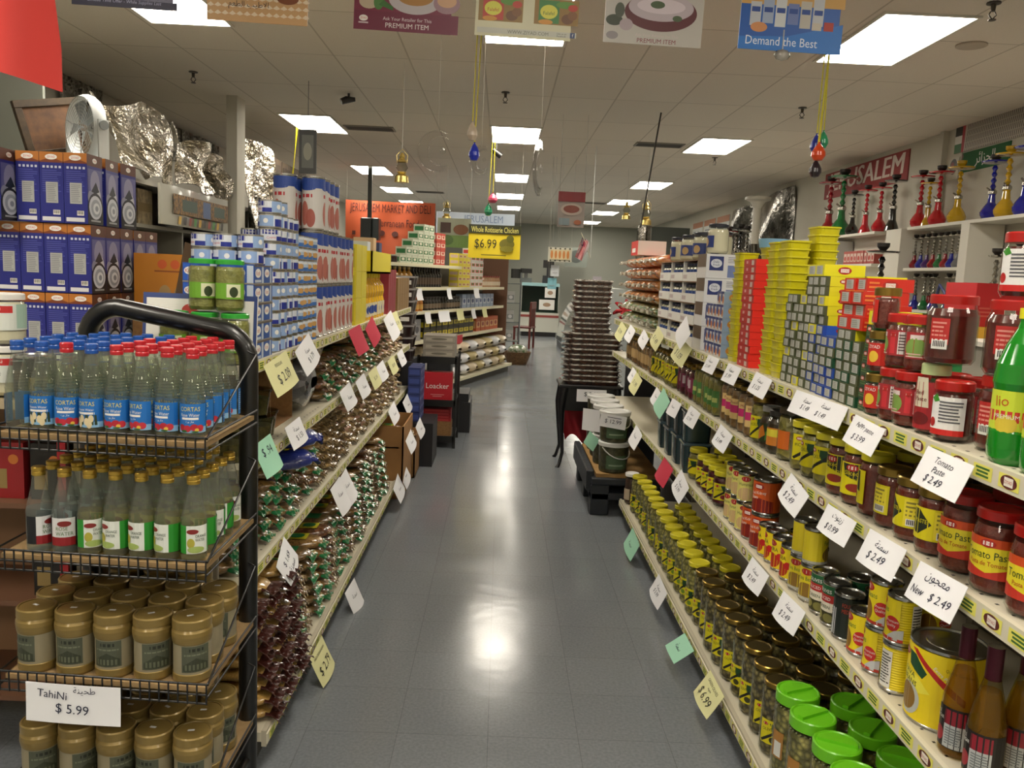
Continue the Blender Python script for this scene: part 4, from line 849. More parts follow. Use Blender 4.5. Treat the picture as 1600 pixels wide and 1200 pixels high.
for c in range(7): put(OB, (-.81, 4.82+.105*c, LZ[2]), 'golden oil bottle, %s along beyond the yellow cartons' % ORD[c], 'oil bottles', rot(.6))
b = MB(); b.box(-.95, -.74, 4.78, 5.56, LZ[2]+.272, LZ[2]+.284, C('d8d0a0', .5)); b.box(-.95, -.74, 4.78, 4.79, LZ[2]+.272, LZ[2]+.4, C('d8c82a')); b.box(-.75, -.74, 4.78, 5.56, LZ[2]+.272, LZ[2]+.4, C('d8c82a'))
tag(b.build('display_tray'), 'yellow display tray laid over the oil bottles', 'tray')
for i, (c_, y, hh, nm) in enumerate((('c4ccd4', 4.9, .17, 'white and blue'), ('c8a880', 5.12, .2, 'beige'), ('2c3a6c', 5.36, .18, 'navy and red'))):
    q = carton('biscuit_carton', .12, .11, hh, C(c_), [('r', -.05, 0, .05, hh, C(c_)), ('r', -.05, hh*.35, .05, hh*.5, C(('8ab0d0', '8a5a3a', 'c83a3c')[i]))], [('r', -.06, hh*.3, .06, hh*.5, C(('c8d060', '6a4a30', 'c83a3c')[i])), ('e', 0, hh*.7, .03, .03, C('e0d8c8'))])
    put(q, (-.84, y, LZ[2]+.284), nm+' tall carton standing in the yellow display tray')
q = carton('biscuit_carton', .12, .09, .3, C('8a2030'), [('r', -.04, .02, .04, .28, C('a03040'))], [('r', -.05, .02, .05, .28, C('8c2434'))])
for i in range(4): put(q, (-.82, 5.68+.1*i, LZ[2]), 'tall dark red carton beyond the oil bottles, %s along' % ORD[i], 'tall dark red cartons')
q = carton('snack_carton', .14, .14, .12, C('8a6a3c'), [('r', -.06, .01, .06, .11, C('c0a060'))], [('r', -.06, .01, .06, .11, C('a08850'))])
for i in range(5):
    for l in range(2): put(q, (-.82, 6.12+.15*i, LZ[2]+.121*l), 'brown snack carton at the far end of the top grain shelf, %s along, %s layer' % (ORD[i], ('lower', 'upper')[l]), 'brown snack cartons')
# green-lidded jars on the near end
GJ = jar('relish_jar', 'jar', .152, .042, M('green_lid', '2f9a34', .35, coat=.2), GREENR, [('r', -.05, .04, .045, .085, C('6aa02c')), ('r', -.01, .045, .03, .082, C('d0d4b0')), ('e', .01, .06, .012, .015, C('2a3a1a'))], .86, .86, .012, a0=-pi/2+.4)
for i, (x, y, l) in enumerate(((-.86, 2.44, 0), (-.77, 2.43, 0), (-.95, 2.44, 0), (-.865, 2.44, 1), (-.785, 2.43, 1))):
    put(GJ, (x, y, LZ[2]+.153*l), 'green-lidded jar of pale relish, '+('middle of the lower three', 'lower one by the black cart frame', 'lower one by the tan panel', 'upper one away from the aisle', 'upper one by the aisle')[i], 'green-lidded relish jars', rot(.3))
# ================================================================ wire display cart and its goods
def cart_xf(u, v): # u from the front right corner to the left, v towards the rear
    a = .07; return (-.672-u*cos(a)+v*sin(a)*.0, 1.9+u*sin(a)+v)
CW, CD = .50, .39
TZ = (1.125, .83, .525, .225)
cart = thing('display_cart', 'cart', 'black wire display cart with a bent tube frame and four board shelves')
tb = MB(); x0, y0 = cart_xf(.02, .40); x1, y1 = cart_xf(.48, .40)
pts = [(x0, y0, .02), (x0, y0, 1.27)]
for k in range(1, 7): a = pi/2*k/6; pts.append((x0-.09*(1-cos(a)), y0, 1.27+.09*sin(a)))
for k in range(0, 7): a = pi/2*k/6; pts.append((x1+.09*(1-sin(a)), y1, 1.315+.09*cos(a)))
pts.append((x1, y1, .02)); tb.tube(pts, .026, BLACK, 14); tb.build('frame', cart)
BOARD = M('mdf_board', 'a88c62', .7, noise=(40, .4), col2='927650')
for i, z in enumerate(TZ):
    c = [cart_xf(0, .0), cart_xf(CW, .0), cart_xf(CW, CD), cart_xf(0, CD)]
    b = MB(); b.add([(x, y, z-.012) for x, y in c]+[(x, y, z) for x, y in c], [[0, 1, 2, 3], [7, 6, 5, 4], [0, 4, 5, 1], [1, 5, 6, 2], [2, 6, 7, 3], [3, 7, 4, 0]], BOARD)
    sh = b.build('shelf_board', cart)
    b = MB(); (fx0, fy0), (fx1, fy1) = cart_xf(-.006, -.012), cart_xf(CW+.006, -.012)
    for dz in (.014, -.012, -.034): b.tube([(fx0, fy0, z+dz), (fx1, fy1, z+dz)], .0028, BLACK, 6)
    for k in range(23):
        s = k/22; x, y = fx0+(fx1-fx0)*s, fy0+(fy1-fy0)*s; b.tube([(x, y-.002, z+.016), (x, y-.002, z-.036)], .0022, BLACK, 5)
    for (ax, ay), sx in ((cart_xf(-.006, 0), 1), (cart_xf(CW+.006, 0), -1)):
        b.tube([(ax, ay-.012, z+.014), (ax, ay+CD, z+.014)], .0028, BLACK, 6); b.tube([(ax, ay-.012, z-.02), (ax, ay+CD, z-.02)], .0028, BLACK, 6)
    b.build('wire_basket', sh)
    (ax, ay) = cart_xf(-.008, -.01); b = MB(); b.tube([(ax, ay, z+.012), (ax-.0, y0-.03, z+.17), (x0+.0, y0-.02, z+.18)], .003, BLACK, 6); b.build('brace_wire', sh)
b = MB()
for u in (.02, .48):
    for v in (.08, .40): x, y = cart_xf(u, v); b.tube([(x, y, .0), (x, y, .1)], .018, BLACK, 10)
for u in (.02, .48): b.tube([cart_xf(u, .06)+(.1,), cart_xf(u, .40)+(.1,)], .014, BLACK, 8)
b.build('foot', cart)

def rose(kind):
    cap = C('1c4fa0', .35, coat=.2) if kind == 'blue' else M('red_cap', 'b8202a', .35, coat=.2)
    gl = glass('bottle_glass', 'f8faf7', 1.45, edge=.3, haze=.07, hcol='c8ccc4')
    pr = [(0, .002), (.025, .002), (.029, .008), (.029, .09), (.0285, .1)]
    for k in range(6): z = .1+.007*k; pr += [(.0285-.0011*k, z), (.0292-.0012*k, z+.0035)]
    pr += [(.021, .145), (.0145, .178), (.0125, .192), (.0125, .202)]
    blo = [('r', -.045, .02, .045, .088, C('1f6cb8')), ('r', -.045, .02, .045, .034, C('8ab8dc')), ('t', 'CORTAS', 0, .076, .0105, C('d8c860'), .048)]
    if kind == 'blue':
        blo += [('t', 'Blossom Water', 0, .062, .006, WHITE, .045), ('r', -.024, .051, .024, .056, WHITE), ('p', [(-.028, .026), (-.03, .05), (.028, .05), (.03, .026)], C('26381e'))]
        blo += [('e', x, y, .006, .009, C('d8c8a0')) for x, y in ((-.018, .035), (-.006, .041), (.006, .034), (.016, .041), (-.012, .028), (.012, .027))]
    else:
        blo += [('t', 'Rose Water', 0, .062, .008, WHITE, .045), ('r', -.02, .051, .02, .056, WHITE), ('t', '\ufee9\ufead\ufeed \ufeaf\ufe8e\ufee3', 0, .046, .005, WHITE, .03)]
        blo += [('e', x, y, .009, .008, C(c)) for x, y, c in ((-.02, .032, 'a81c30'), (-.006, .03, 'b8283a'), (.01, .033, 'b02434'), (.024, .031, 'c0303c'))]+[('e', .016, .027, .005, .004, C('d8b040')), ('e', -.014, .024, .008, .003, C('2c5a2a')), ('e', .012, .0225, .008, .002, C('2c5a2a'))]
    blo += [('r', .05, .02, .082, .088, C('2470b8'))]+bars(.053, .03, .079, .08, 9, C('9cc0e0'))
    t = bottle('blossom_water_bottle' if kind == 'blue' else 'rose_water_bottle', 'bottle', pr, gl,
        [('water', [(0, .005), (.024, .005), (.0275, .01), (.0275, .1), (.02, .143), (.0155, .165), (0, .165)], glass('water_tint', 'f4f6ee', 1.2, .03, .12)),
         ('cap', [(.0148, .192), (.0152, .196), (.0152, .2), (.014, .202), (.0152, .204), (.0152, .213), (.0152, .213), (.0135, .215), (0, .215)], cap)], blo, .0292, -pi/2)
    return t
RB, BB = rose('red'), rose('blue')
cols_n = 8
for r_ in range(6):
    for c in range(cols_n):
        u = .04+.0605*c+(.0 if r_ % 2 == 0 else .004); v = .033+.064*r_
        if u > CW-.03 or (r_ == 5 and c in (0, 7)): continue
        blue = (c >= 4+(r_ == 0)*0-(r_ > 3)) and not (r_ == 0 and c == 5)
        x, y = cart_xf(u, v)
        put(BB if blue else RB, (x+R.uniform(-.0006, .0006), y+R.uniform(-.002, .002), TZ[0]), '%s-capped %s water bottle, %s row back, %s across from the frame post' % (('red', 'blue')[blue], ('rose', 'blossom')[blue], ORD[r_], ORD[c]), 'capped water bottles on the top tray', rot(.55)+(2.0 if blue and r_ == 0 and c == 7 else 0), sc=(.975, .975, .997))
GB = M('brass_cap', 'c8a64a', .28, .8)
def kew(kind):
    gl = glass('bottle_glass', 'f8faf7')
    col = 'e4e2b4' if kind == 'green' else 'e8f0f2'
    pr = [(0, .002), (.027, .002), (.031, .008), (.031, .1), (.0285, .115), (.02, .15), (.0145, .18), (.0135, .196)]
    if kind == 'green':
        els = [('r', -.035, .024, .02, .092, C('d8dcd4')), ('r', .02, .024, .055, .092, C('2a8a2c')), ('r', -.055, .024, -.035, .092, C('2a8a2c')), ('e', -.02, .078, .014, .006, C('7a2420')), ('t', 'ORANGE\nWATER', .0, .062, .007, C('26442a'), .028), ('e', -.024, .05, .009, .012, C('a8a03c')), ('e', -.012, .034, .02, .008, C('9cb060'))]
        els += [('r', .05, .03, .08, .092, C('2a8a2c')), ('r', .054, .05, .076, .088, C('b8bcb8'))]
    else:
        els = [('r', -.03, .024, .03, .092, C('d4d4d4')), ('r', -.055, .024, -.03, .092, C('15171b')), ('r', -.03, .024, .03, .045, C('8a1a20')), ('e', .004, .078, .016, .007, C('7a2420')), ('t', 'ROSE\nWATER', .004, .06, .009, C('4a6a2a'), .04), ('r', .03, .024, .085, .092, C('15171b')), ('r', .045, .05, .07, .088, C('b4b8bc'))]
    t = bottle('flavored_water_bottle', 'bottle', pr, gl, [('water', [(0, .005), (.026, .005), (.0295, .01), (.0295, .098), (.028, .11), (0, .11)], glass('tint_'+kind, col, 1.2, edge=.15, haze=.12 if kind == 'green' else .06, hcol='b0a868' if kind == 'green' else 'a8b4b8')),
        ('cap', [(.0155, .188), (.016, .19), (.016, .196), (.0148, .198), (.016, .2), (.016, .207), (.016, .207), (.014, .209), (0, .209)], GB)], els, .0312, -pi/2)
    return t
KG, KB = kew('green'), kew('black')
for r_ in range(6):
    for c in range(8):
        u = .04+.0634*c; v = .034+.0645*r_
        if u > CW-.02 or (r_ == 5 and c in (0, 7)): continue
        k = c >= 5 and r_ < 4; x, y = cart_xf(u, v)
        put(KB if k else KG, (x+R.uniform(-.0004, .0004), y+R.uniform(-.0006, .0006), TZ[1]), 'gold-capped bottle with %s label, %s row back, %s across from the frame post' % (('green', 'black and white')[k], ORD[r_], ORD[c]), 'gold-capped bottles on the second tray', R.choice([0, 0, -.9, 1.0])+rot(.3), sc=(.975, .975, .997))
TG = M('tahini_plastic', '8a7440', .35, .35, .2); TLB = M('tahini_label', '7c7460', .5)
t = thing('tahini_jar', 'jar'); b = MB()
b.lathe([(0, 0), (.043, 0), (.046, .006), (.046, .022), (.0445, .024), (.0445, .098, M('tahini_sleeve', '8c8268', .45, coat=.2)), (.046, .1), (.0475, .108), (.0485, .118), (.0475, .128), (.044, .134), (.043, .136)], TG, 28); b.build('jar', t)
b = MB(); b.lathe([(.044, .136), (.0465, .137), (.0465, .156), (.0465, .156), (.044, .1595), (.04, .1595), (.04, .1595), (.039, .158, M('tahini_lid', '5c4c28', .35, .4)), (0, .158)], TG, 28)
b.print_(lambda x, y, d: (x, y, .1582+d), [('r', -.012, -.004, .004, .004, C('d0d0d0'))]); b.build('lid', t)
b = MB(); els = [('r', -.034, .03, .034, .096, C('4c5040', .5)), ('r', -.016, .082, .018, .09, C('23261c')), ('r', -.028, .072, .028, .076, C('6c705c')), ('p', [(-.03, .033), (-.03, .048), (0, .066), (.03, .05), (.03, .033)], C('343828'))]
for k in range(6): els.append(('r', -.026+.009*k, .036, -.021+.009*k, .05, C('5c604c')))
b.print_(cyl(.0446, -pi/2), els); b.build('label', t)
for r_ in range(4):
    for c in range(5):
        u = .052+.098*c; v = .05+.098*r_
        if r_ == 3 and c in (0, 4): continue
        x, y = cart_xf(u+(.0 if r_ % 2 == 0 else .004), v)
        put(t, (x, y, TZ[2]), 'gold tahini jar on the third tray, %s row back, %s across from the frame post' % (ORD[r_], ORD[c]), 'tahini jars', rot(.7))
        put(t, (x, y, TZ[3]), 'gold tahini jar on the lowest tray, %s row back, %s across from the frame post' % (ORD[r_], ORD[c]), 'tahini jars', rot(.9))

# ---------------------------------------------------------------- blue cartons
bc = MB(); W_, D_, H_ = .0815, .112, .243; IND = C('22287c', .4)
bc.box(-W_/2, W_/2, -D_/2, D_/2, 0, H_, IND)
bl = C('6a70b8'); OR = C('b4702c')
els = [('r', -W_/2, H_-.032, W_/2, H_, OR), ('p', [(-W_/2, H_-.032), (0, H_-.018), (W_/2, H_-.032), (W_/2, H_-.036), (-W_/2, H_-.036)], C('7a3c1c')), ('e', 0, H_-.017, .021, .0095, WHITE), ('t', 'ZIYAD', 0, H_-.017, .007, RED, .028)]
els += [('r', -.03+.014*k, H_-.055, -.022+.014*k, H_-.047, C('c8ccd8')) for k in range(5)]
els += bars(-.032, .105, .036, H_-.06, 11, C('4a50a0'))+[('r', -.02, .068, .022, .14, C('a8aaa8'))]+bars(-.016, .072, .018, .136, 10, C('84868a'))
els += barcode(.004, .028, .028, .044)+[('r', -.034, .006, .03, .02, C('d8d8dc'))]
bc.print_(flat((0, -D_/2, 0), (1, 0, 0), (0, 0, 1)), els)
els = [('r', -D_/2, H_-.04, D_/2, H_, C('5a3020')), ('e', 0, H_-.02, .016, .009, WHITE), ('t', 'ZIYAD', 0, H_-.02, .006, RED, .02), ('r', -.05, .06, .05, H_-.05, C('5c5c90')), ('e', 0, .14, .035, .05, C('8c8aa8')), ('r', -D_/2, 0, D_/2, .07, C('15171f')),
       ('e', .01, .1, .03, .034, C('c0c2ca')), ('p', [(-.03, .115), (.005, .15), (.03, .118), (.0, .108)], C('1c2430')), ('e', -.035, .095, .02, .022, C('8a8ca0')), ('e', 0, .062, .054, .05, C('20232b')), ('e', 0, .06, .047, .042, C('c4c8d0')), ('e', .002, .058, .036, .031, C('9aa0aa')), ('e', .006, .057, .024, .02, C('d0d4d8')), ('e', .008, .057, .012, .01, C('8c929c')), ('r', -.035, .01, .035, .016, C('a0a4a8'))]
bc.print_(flat((W_/2, 0, 0), (0, 1, 0), (0, 0, 1)), els)
bc = bc.build('tea_box'); bc['category'] = 'box'; zb = 1.165
lay = ('bottom', 'middle', 'top')
for l in range(2):
    for c in range(6): put(bc, (-1.502-.0835*c, 3.06, zb+.245*l), 'tall blue carton with text side out, %s layer, %s from the aisle corner' % (lay[l], ORD[c]), 'tall blue cartons', rot(.02))
    for k in range(1, 5): put(bc, (-1.502, 3.06+.115*k, zb+.245*l), 'tall blue carton showing its pale round picture, %s layer, %s back from the corner' % (lay[l], ORD[k-1]), 'tall blue cartons', rot(.02))
for i, (x, y) in enumerate(((-1.505, 3.05), (-1.588, 3.05), (-1.671, 3.05), (-1.76, 2.97), (-1.843, 2.97), (-1.505, 3.18), (-1.50, 3.31))):
    put(bc, (x, y, zb+.49), 'tall blue carton in the top layer, '+('at the aisle corner', 'second from the aisle corner', 'third from the aisle corner', 'standing forward of the others', 'farthest from the aisle', 'just behind the corner carton', 'last one back behind the corner')[i], 'tall blue cartons', (0, 0, 0, 0, 0, .05, -.08)[i])
# orange carton, tilted cardboard flap, white printed box
b = MB(); b.box(-.13, .13, -.05, .05, 0, .23, C('c07c24', .5)); b.print_(flat((0, -.05, 0), (1, 0, 0), (0, 0, 1)), [('e', -.02, .19, .018, .018, C('c85a2c')), ('e', .03, .19, .018, .018, C('c85a2c')), ('r', -.05, .16, .05, .166, C('8a4a1c')), ('e', -.01, .07, .025, .04, C('a88a5c')), ('e', .05, .07, .025, .04, C('a88a5c'))])
o = b.build('biscuit_box'); tag(o, 'orange printed box between the blue cartons and the leaning cardboard', 'box'); o.location = (-1.31, 3.35, 1.335)
b = MB(); b.box(-1.44, -1.22, 3.28, 3.45, 1.166, 1.334, CARD); tag(b.build('cardboard_box'), 'plain brown cardboard box under the orange printed box', 'box')
b = MB(); b.sheet(lambda u, v: ((-1.16+.14*u+.07*v, 2.9+.1*u, 1.246+.36*v-.02*sin(3*u)), (.5, -.86, 0)), 4, 4, .006, M('dark_cardboard', '5a4630', .8)); tag(b.build('cardboard_flap'), 'dark brown cardboard sheet leaning behind the green-lidded jars', 'cardboard')
b = MB(); b.box(-.17, .17, -.004, .004, 0, .2, WHITE); b.print_(flat((0, -.004, 0), (1, 0, 0), (0, 0, 1)), [('r', -.17, .185, .17, .2, C('3a4a80')), ('r', -.17, 0, -.16, .2, C('3a4a80')), ('r', .16, 0, .17, .2, C('3a4a80')), ('e', -.03, .15, .025, .02, C('c04038'))])
o = b.build('printed_board'); tag(o, 'white board with a blue edge leaning behind the green-lidded jars', 'board'); o.location = (-.9, 2.5, 1.245); o.rotation_euler = (-.1, 0, 0)

# ---------------------------------------------------------------- counter behind the cart, at the frame edge
t = thing('side_counter', 'counter', 'tan topped stand with red corner posts behind the wire cart', (0, 0, 0))
RP = C('a01c24', .4); b = MB(); b.box(-1.85, -1.23, 2.36, 2.72, 1.1, 1.125, C('a8987c', .5)); b.build('counter_top', t)
for x, y in ((-1.245, 2.37), (-1.84, 2.37), (-1.245, 2.71), (-1.84, 2.71)): b = MB(); b.box(x-.012, x+.012, y-.012, y+.012, 0, 1.1, RP); b.build('post', t)
for z in (.8, .5, .2): b = MB(); b.box(-1.83, -1.25, 2.39, 2.7, z, z+.015, C('6c4a34', .6)); b.build('shelf', t)
b = MB(); b.box(-1.83, -1.25, 2.69, 2.7, .2, 1.1, C('8c6a4c', .6)); b.build('back_panel', t)
Jb = jar('cheese_jar', 'jar', .15, .06, C('e4e2dc'), CREAMC, [('r', -.07, .045, .08, .12, C('d8dcd4')), ('r', -.07, .095, .02, .115, C('c02c2c')), ('t', '\ufefc\ufe92\ufee7\ufe94', -.02, .105, .01, WHITE, .05), ('r', .03, .05, .075, .12, C('a8c4b4')), ('t', '\ufec3\ufea4\ufef4', -.03, .075, .014, C('4a4a4a'), .05)], .9, .86, .016, a0=-pi/2+.5, labname='label')
for l in range(2): put(Jb, (-1.45, 2.45, 1.125+.151*l), 'white-lidded jar of white cheese at the frame edge, %s of two' % ('lower', 'upper')[l], 'white cheese jars', .1)
Tk = tin('coffee_tin', 'tin', .13, .055, [('r', -.16, .006, .16, .124, C('17130f')), ('r', .0, .02, .06, .07, C('8a7444')), ('e', .03, .045, .02, .018, C('17130f')), ('r', -.05, .06, -.01, .09, C('3c2c18'))], C('17130f'), ribs=False, a0=-pi/2)
Tr = tin('coffee_tin', 'tin', .125, .045, [('r', -.14, .006, .14, .119, C('5c2418')), ('e', .0, .085, .02, .014, C('b86a2c')), ('r', -.03, .03, .03, .05, C('7a4a2c'))], C('5c2418'), ribs=False, a0=-pi/2)
for i, (x, y) in enumerate(((-1.335, 2.4), (-1.585, 2.42))): put(Tk, (x, y, 1.125), 'black tin with a gold panel %s' % ('beside the red-brown tin', 'farther along the counter, by the white jars')[i], None, .2)
put(Tr, (-1.27, 2.52, 1.125), 'red-brown tin just behind the blue-capped bottles')
b = MB(); b.lathe([(0, 0), (.06, 0), (.06, .1), (.07, .105), (.072, .13), (.06, .138), (0, .135)], C('26386c', .6), 20); tag(b.build('food_tub'), 'round tub with dark blue cloth lid behind the bottles', 'tub').location = (-1.27, 2.64, 1.125)
for i, (x, z, c_, lb) in enumerate(((-1.33, .515, '17130f', 'black box with gold print low on the red stand'), (-1.33, .815, '17130f', 'black gold-printed box on the middle of the red stand'), (-1.45, .815, '8a1c20', 'red box beside the black box on the red stand'))):
    q = carton('coffee_carton', .1, .12, .17, C(c_), [('r', -.05, .02, .05, .15, C(c_))], [('r', -.04, .03, .0, .09, C('8a7444')), ('e', .02, .12, .015, .015, C('b86a2c'))]); put(q, (x, 2.5, z), lb)
# ================================================================ hookah shelves on the far side wall
SH = C('d6d2c6', .5)
t = thing('hookah_shelving', 'shelving', 'white wall shelves holding the rows of hookahs')
b = MB(); b.box(4.27, 4.49, 9.7, 13.2, 2.2, 2.23, SH); b.build('shelf', t)
b = MB(); b.box(4.27, 4.49, 9.7, 13.2, 1.83, 1.86, SH); b.build('shelf', t)
b = MB(); b.box(4.27, 4.49, 9.7, 13.2, 1.5, 1.53, SH); b.build('shelf', t)
b = MB(); b.box(4.25, 4.6, 9.0, 9.35, 0, 2.22, SH); b.build('pilaster', t)
b = MB(); b.box(4.27, 4.6, 3.5, 8.92, 2.2, 2.23, SH); b.build('shelf', t)
b = MB(); b.box(4.27, 4.6, 7.86, 8.92, 1.77, 1.8, SH); b.build('shelf', t)
b = MB(); b.box(4.27, 4.6, 4.0, 8.92, 1.34, 1.37, SH); b.build('shelf', t)
for y in (7.62, ): b = MB(); b.box(4.27, 4.6, y+.1, y+.24, 0, 2.199, SH); b.build('divider', t)
b = MB(); b.box(4.27, 4.6, 3.5, 3.56, 0, 2.199, SH); b.build('divider', t)
b = MB(); b.box(4.495, 4.53, 9.7, 13.2, 0, 2.2, SH); b.build('back_panel', t)
b = MB(); b.box(4.27, 4.49, 13.17, 13.2, 0, 2.199, SH); b.build('divider', t)
SIL = M('hookah_silver', 'b0aca4', .18, 1)
def hookah(col, H, style=0):
    t = thing('hookah', 'hookah'); g = M('hookah_'+col, col, .08, coat=.8) if style != 2 else SIL
    bm = M('hookah_'+col, col, .08, coat=.8); k = H/.535
    b = MB(); b.lathe([(0, 0), (.055*k, 0), (.075*k, .03*k), (.08*k, .06*k), (.06*k, .1*k), (.032*k, .14*k), (.026*k, .2*k), (.03*k, .21*k)] if style != 1 else [(0, 0), (.07*k, 0), (.06*k, .04*k), (.035*k, .1*k), (.027*k, .2*k), (.03*k, .21*k)], bm, 16); b.build('vase', t)
    b = MB(); b.lathe([(.03*k, .21*k), (.034*k, .215*k), (.034*k, .235*k), (.02*k, .25*k), (0, .25*k)], SIL, 12); b.tube([(0, 0, .23*k), (-.05*k, 0, .26*k)], .007*k, SIL, 6); b.build('collar', t)
    pr = [(.012*k, .245*k)]
    for i in range(4): z = (.25+.05*i)*k; pr += [(.012*k, z), (.024*k, z+.022*k), (.012*k, z+.045*k)]
    b = MB(); b.lathe(pr, g, 10); b.build('stem', t)
    q = .6 if style == 2 else 1
    b = MB(); b.lathe([(.01*k, .46*k), (.1*k*q, .468*k), (.11*k*q, .48*k), (.01*k, .472*k)], g, 16); b.build('tray', t)
    b = MB(); b.lathe([(.014*k, .47*k), (.02*k, .485*k), (.04*k, .51*k), (.042*k, .535*k), (.0, .52*k)], M('clay_bowl', '2a2420', .5) if style != 3 else bm, 12); b.build('bowl', t); return t
HK = {}
def hk(col, px, py, x, z, H, lab, style=0):
    key = (col, style, round(H, 2))
    if key not in HK: HK[key] = hookah(col, H, style)
    p = at(px, py, 0, x); put(HK[key], (x, p.y, z), lab, 'hookahs on the wall shelves', rot(.6))
cn = {'8c1420': 'dark red', '1c6a34': 'green', '14120f': 'black', 'b81c28': 'red', 'c09a1c': 'yellow', '1c2290': 'blue', '6a6a70': 'silver', '4a2a6a': 'purple'}
for i, (col, px, H, st, wh) in enumerate((('8c1420', 1292, .82, 0, 'tall, just beyond the green one'), ('1c6a34', 1311, .86, 0, 'tall, beside the dark red one'), ('14120f', 1329, .56, 0, 'small, next to the green one'), ('b81c28', 1349, .58, 1, 'with cone base, between black and red'),
        ('b81c28', 1371, .57, 0, 'second from the wall pilaster'), ('14120f', 1391, .62, 1, 'above the white pilaster'))):
    hk(col, px, 375, 4.38, 2.23, H, '%s hookah on the upper shelf, %s' % (cn[col], wh), st)
for i, (col, px, H, st, wh) in enumerate((('b81c28', 1434, .6, 0, 'first of three in a cluster'), ('c09a1c', 1447, .5, 1, 'between two red ones'), ('b81c28', 1462, .6, 0, 'nearer of two by the yellow one'), ('c09a1c', 1492, .6, 3, 'standing alone'), ('1c2290', 1544, .58, 0, 'beside the tall yellow one'), ('c09a1c', 1566, .62, 3, 'with a wide tray between blue ones'), ('1c2290', 1596, .64, 0, 'at the frame edge'))):
    hk(col, px, 358, 4.4, 2.23, H, '%s hookah on the long upper shelf, %s' % (cn[col], wh), st)
for i in range(8):
    c_ = ('8c1420', '1c2290', '4a2a6a', '8c1420', '1c6a34', '8c1420', '1c2290', '6a6a70')[i]
    hk(c_, 1427+9.6*i, 418, 4.42, 1.8, .36, 'short silver-stemmed hookah with %s base, %s from the pilaster in the middle cubby' % (cn[c_], ORD[i]), 2)
for i, (c_, px) in enumerate((('1c2290', 1427), ('1c6a34', 1441), ('1c2290', 1456), ('8c1420', 1449), ('1c6a34', 1478), ('8c1420', 1490))):
    hk(c_, px, 484, 4.42 if i != 3 else 4.5, 1.37, .38, 'short silver-stemmed hookah with %s base, %s from the pilaster in the lower cubby' % (cn[c_], ORD[i]), 2)
for i, (c_, px, H) in enumerate((('1c2290', 1550, .6), ('6a6a70', 1567, .48), ('6a6a70', 1586, .66))):
    hk(c_, px, 470, 4.42, 1.37, H, 'silver-stemmed hookah behind the red carton, '+('with a blue ball', 'the shortest of three', 'the tallest of three')[i], 2)
# dark cluster farther along
t = thing('display_counter', 'counter', 'low white counter carrying the crowded dark hookahs by the silver foil'); b = MB(); b.box(3.7, 4.4, 13.5, 19.5, 0, 1.75, SH); b.build('cabinet', t); b = MB(); b.box(3.66, 4.42, 13.5, 19.52, 1.75, 1.78, SH); b.build('top', t)
for i in range(16):
    y = 13.7+.33*i; c_ = ('14120f', '6a6a70', '8c1420', '14120f')[i % 4]
    key = (c_, 2 if i % 2 else 0, .62)
    if key not in HK: HK[key] = hookah(c_, .75, key[1])
    put(HK[key], (3.85+.2*(i % 2), y, 1.78), '%s hookah in the crowded far group, %s back' % (cn[c_], ORD[i]), 'far crowded hookahs', rot(1))
FOIL = M('crinkled_foil', 'b4b0a8', .15, 1, noise=(3, .7), col2='4a463c', bump=(9, .8))
b = MB(); b.sheet(lambda u, v: ((4.56+.045*sin(9*u+3*v), 13.4+3.4*u, 1.95+(1.2-.15*u)*v), (1, 0, 0)), 24, 12, .01, FOIL); tag(b.build('foil_sheet'), 'crinkled dark silver foil hung on the wall behind the far hookahs', 'foil')
for i in range(3):
    b = MB(); y = 17.3+1.15*i; b.box(4.605, 4.618, y, y+1.0, 1.9, 2.98, C('d2d4d0', .6)); b.print_(flat((4.605, y+1.0, 1.9), (0, -1, 0), (0, 0, 1)), [('r', 0, .95, 1.0, 1.08, C('a8683c')), ('e', .6, .6, .25, .2, C('c8b0a8')), ('e', .3, .25, .15, .1, C('b0a878'))]+bars(.1, .75, .8, .9, 2, C('8a8c90')))
    tag(b.build('wall_poster'), 'pale printed poster on the wall beyond the foil, %s from the foil' % ORD[i], 'poster', 'pale wall posters')
b = MB(); b.lathe([(0, 2.2), (.06, 2.2), (.06, 2.75), (.12, 2.85), (.2, 2.88), (.2, 2.92), (0, 2.95)], C('c8c4b8', .4), 16); b.tube([(0, 0, 1.78), (0, 0, 2.2)], .05, FOIL, 10); o = b.build('floor_lamp'); tag(o, 'foil-wrapped lamp post with a cream shade beside the dark foil', 'lamp'); o.location = (3.95, 13.25, 0)
b = MB(); b.box(3.75, 4.15, 13.05, 13.45, 0, 1.78, SH); tag(b.build('pedestal'), 'white block under the foil-wrapped lamp post', 'pedestal')
# JERUSALEM sign, picture box and other things on the shelves
def wall_sign(name, lab, y0, y1, z0, z1, els, m, x=XR, cat='sign'):
    b = MB(); b.box(x-.012, x-.001, y0, y1, z0, z1, m); b.print_(flat((x-.012, y1, z0), (0, -1, 0), (0, 0, 1)), els); return tag(b.build(name), lab, cat)
SW, SHt = 2.5, .36
wall_sign('store_sign', 'long red sign with white capitals high on the side wall', 9.75, 12.25, 2.82, 3.18, [('t', 'JERUSALEM', SW/2+dx, SHt/2, .25, C('d8ccc4', .6), -SW*.9, 0, .12) for dx in (-.012, 0, .012)], C('8a2a2c', .6))
kf = [('r', 0, .0, .13, .09, C('2a6a3c')), ('r', 0, .09, .13, .17, WHITE), ('r', 0, .17, .13, .26, C('1a1c1a')), ('p', [(.13, 0), (.13, .26), (.18, .26), (.18, .0)], C('a82a34'))]
kf += [('r', .18, .0, 1.25, .26, C('b8b0a4'))]+[('p', [(.2+.03*k, 0), (.21+.03*k, 0), (.24+.03*k, .26), (.23+.03*k, .26)], C('2a2826')) for k in range(33)]
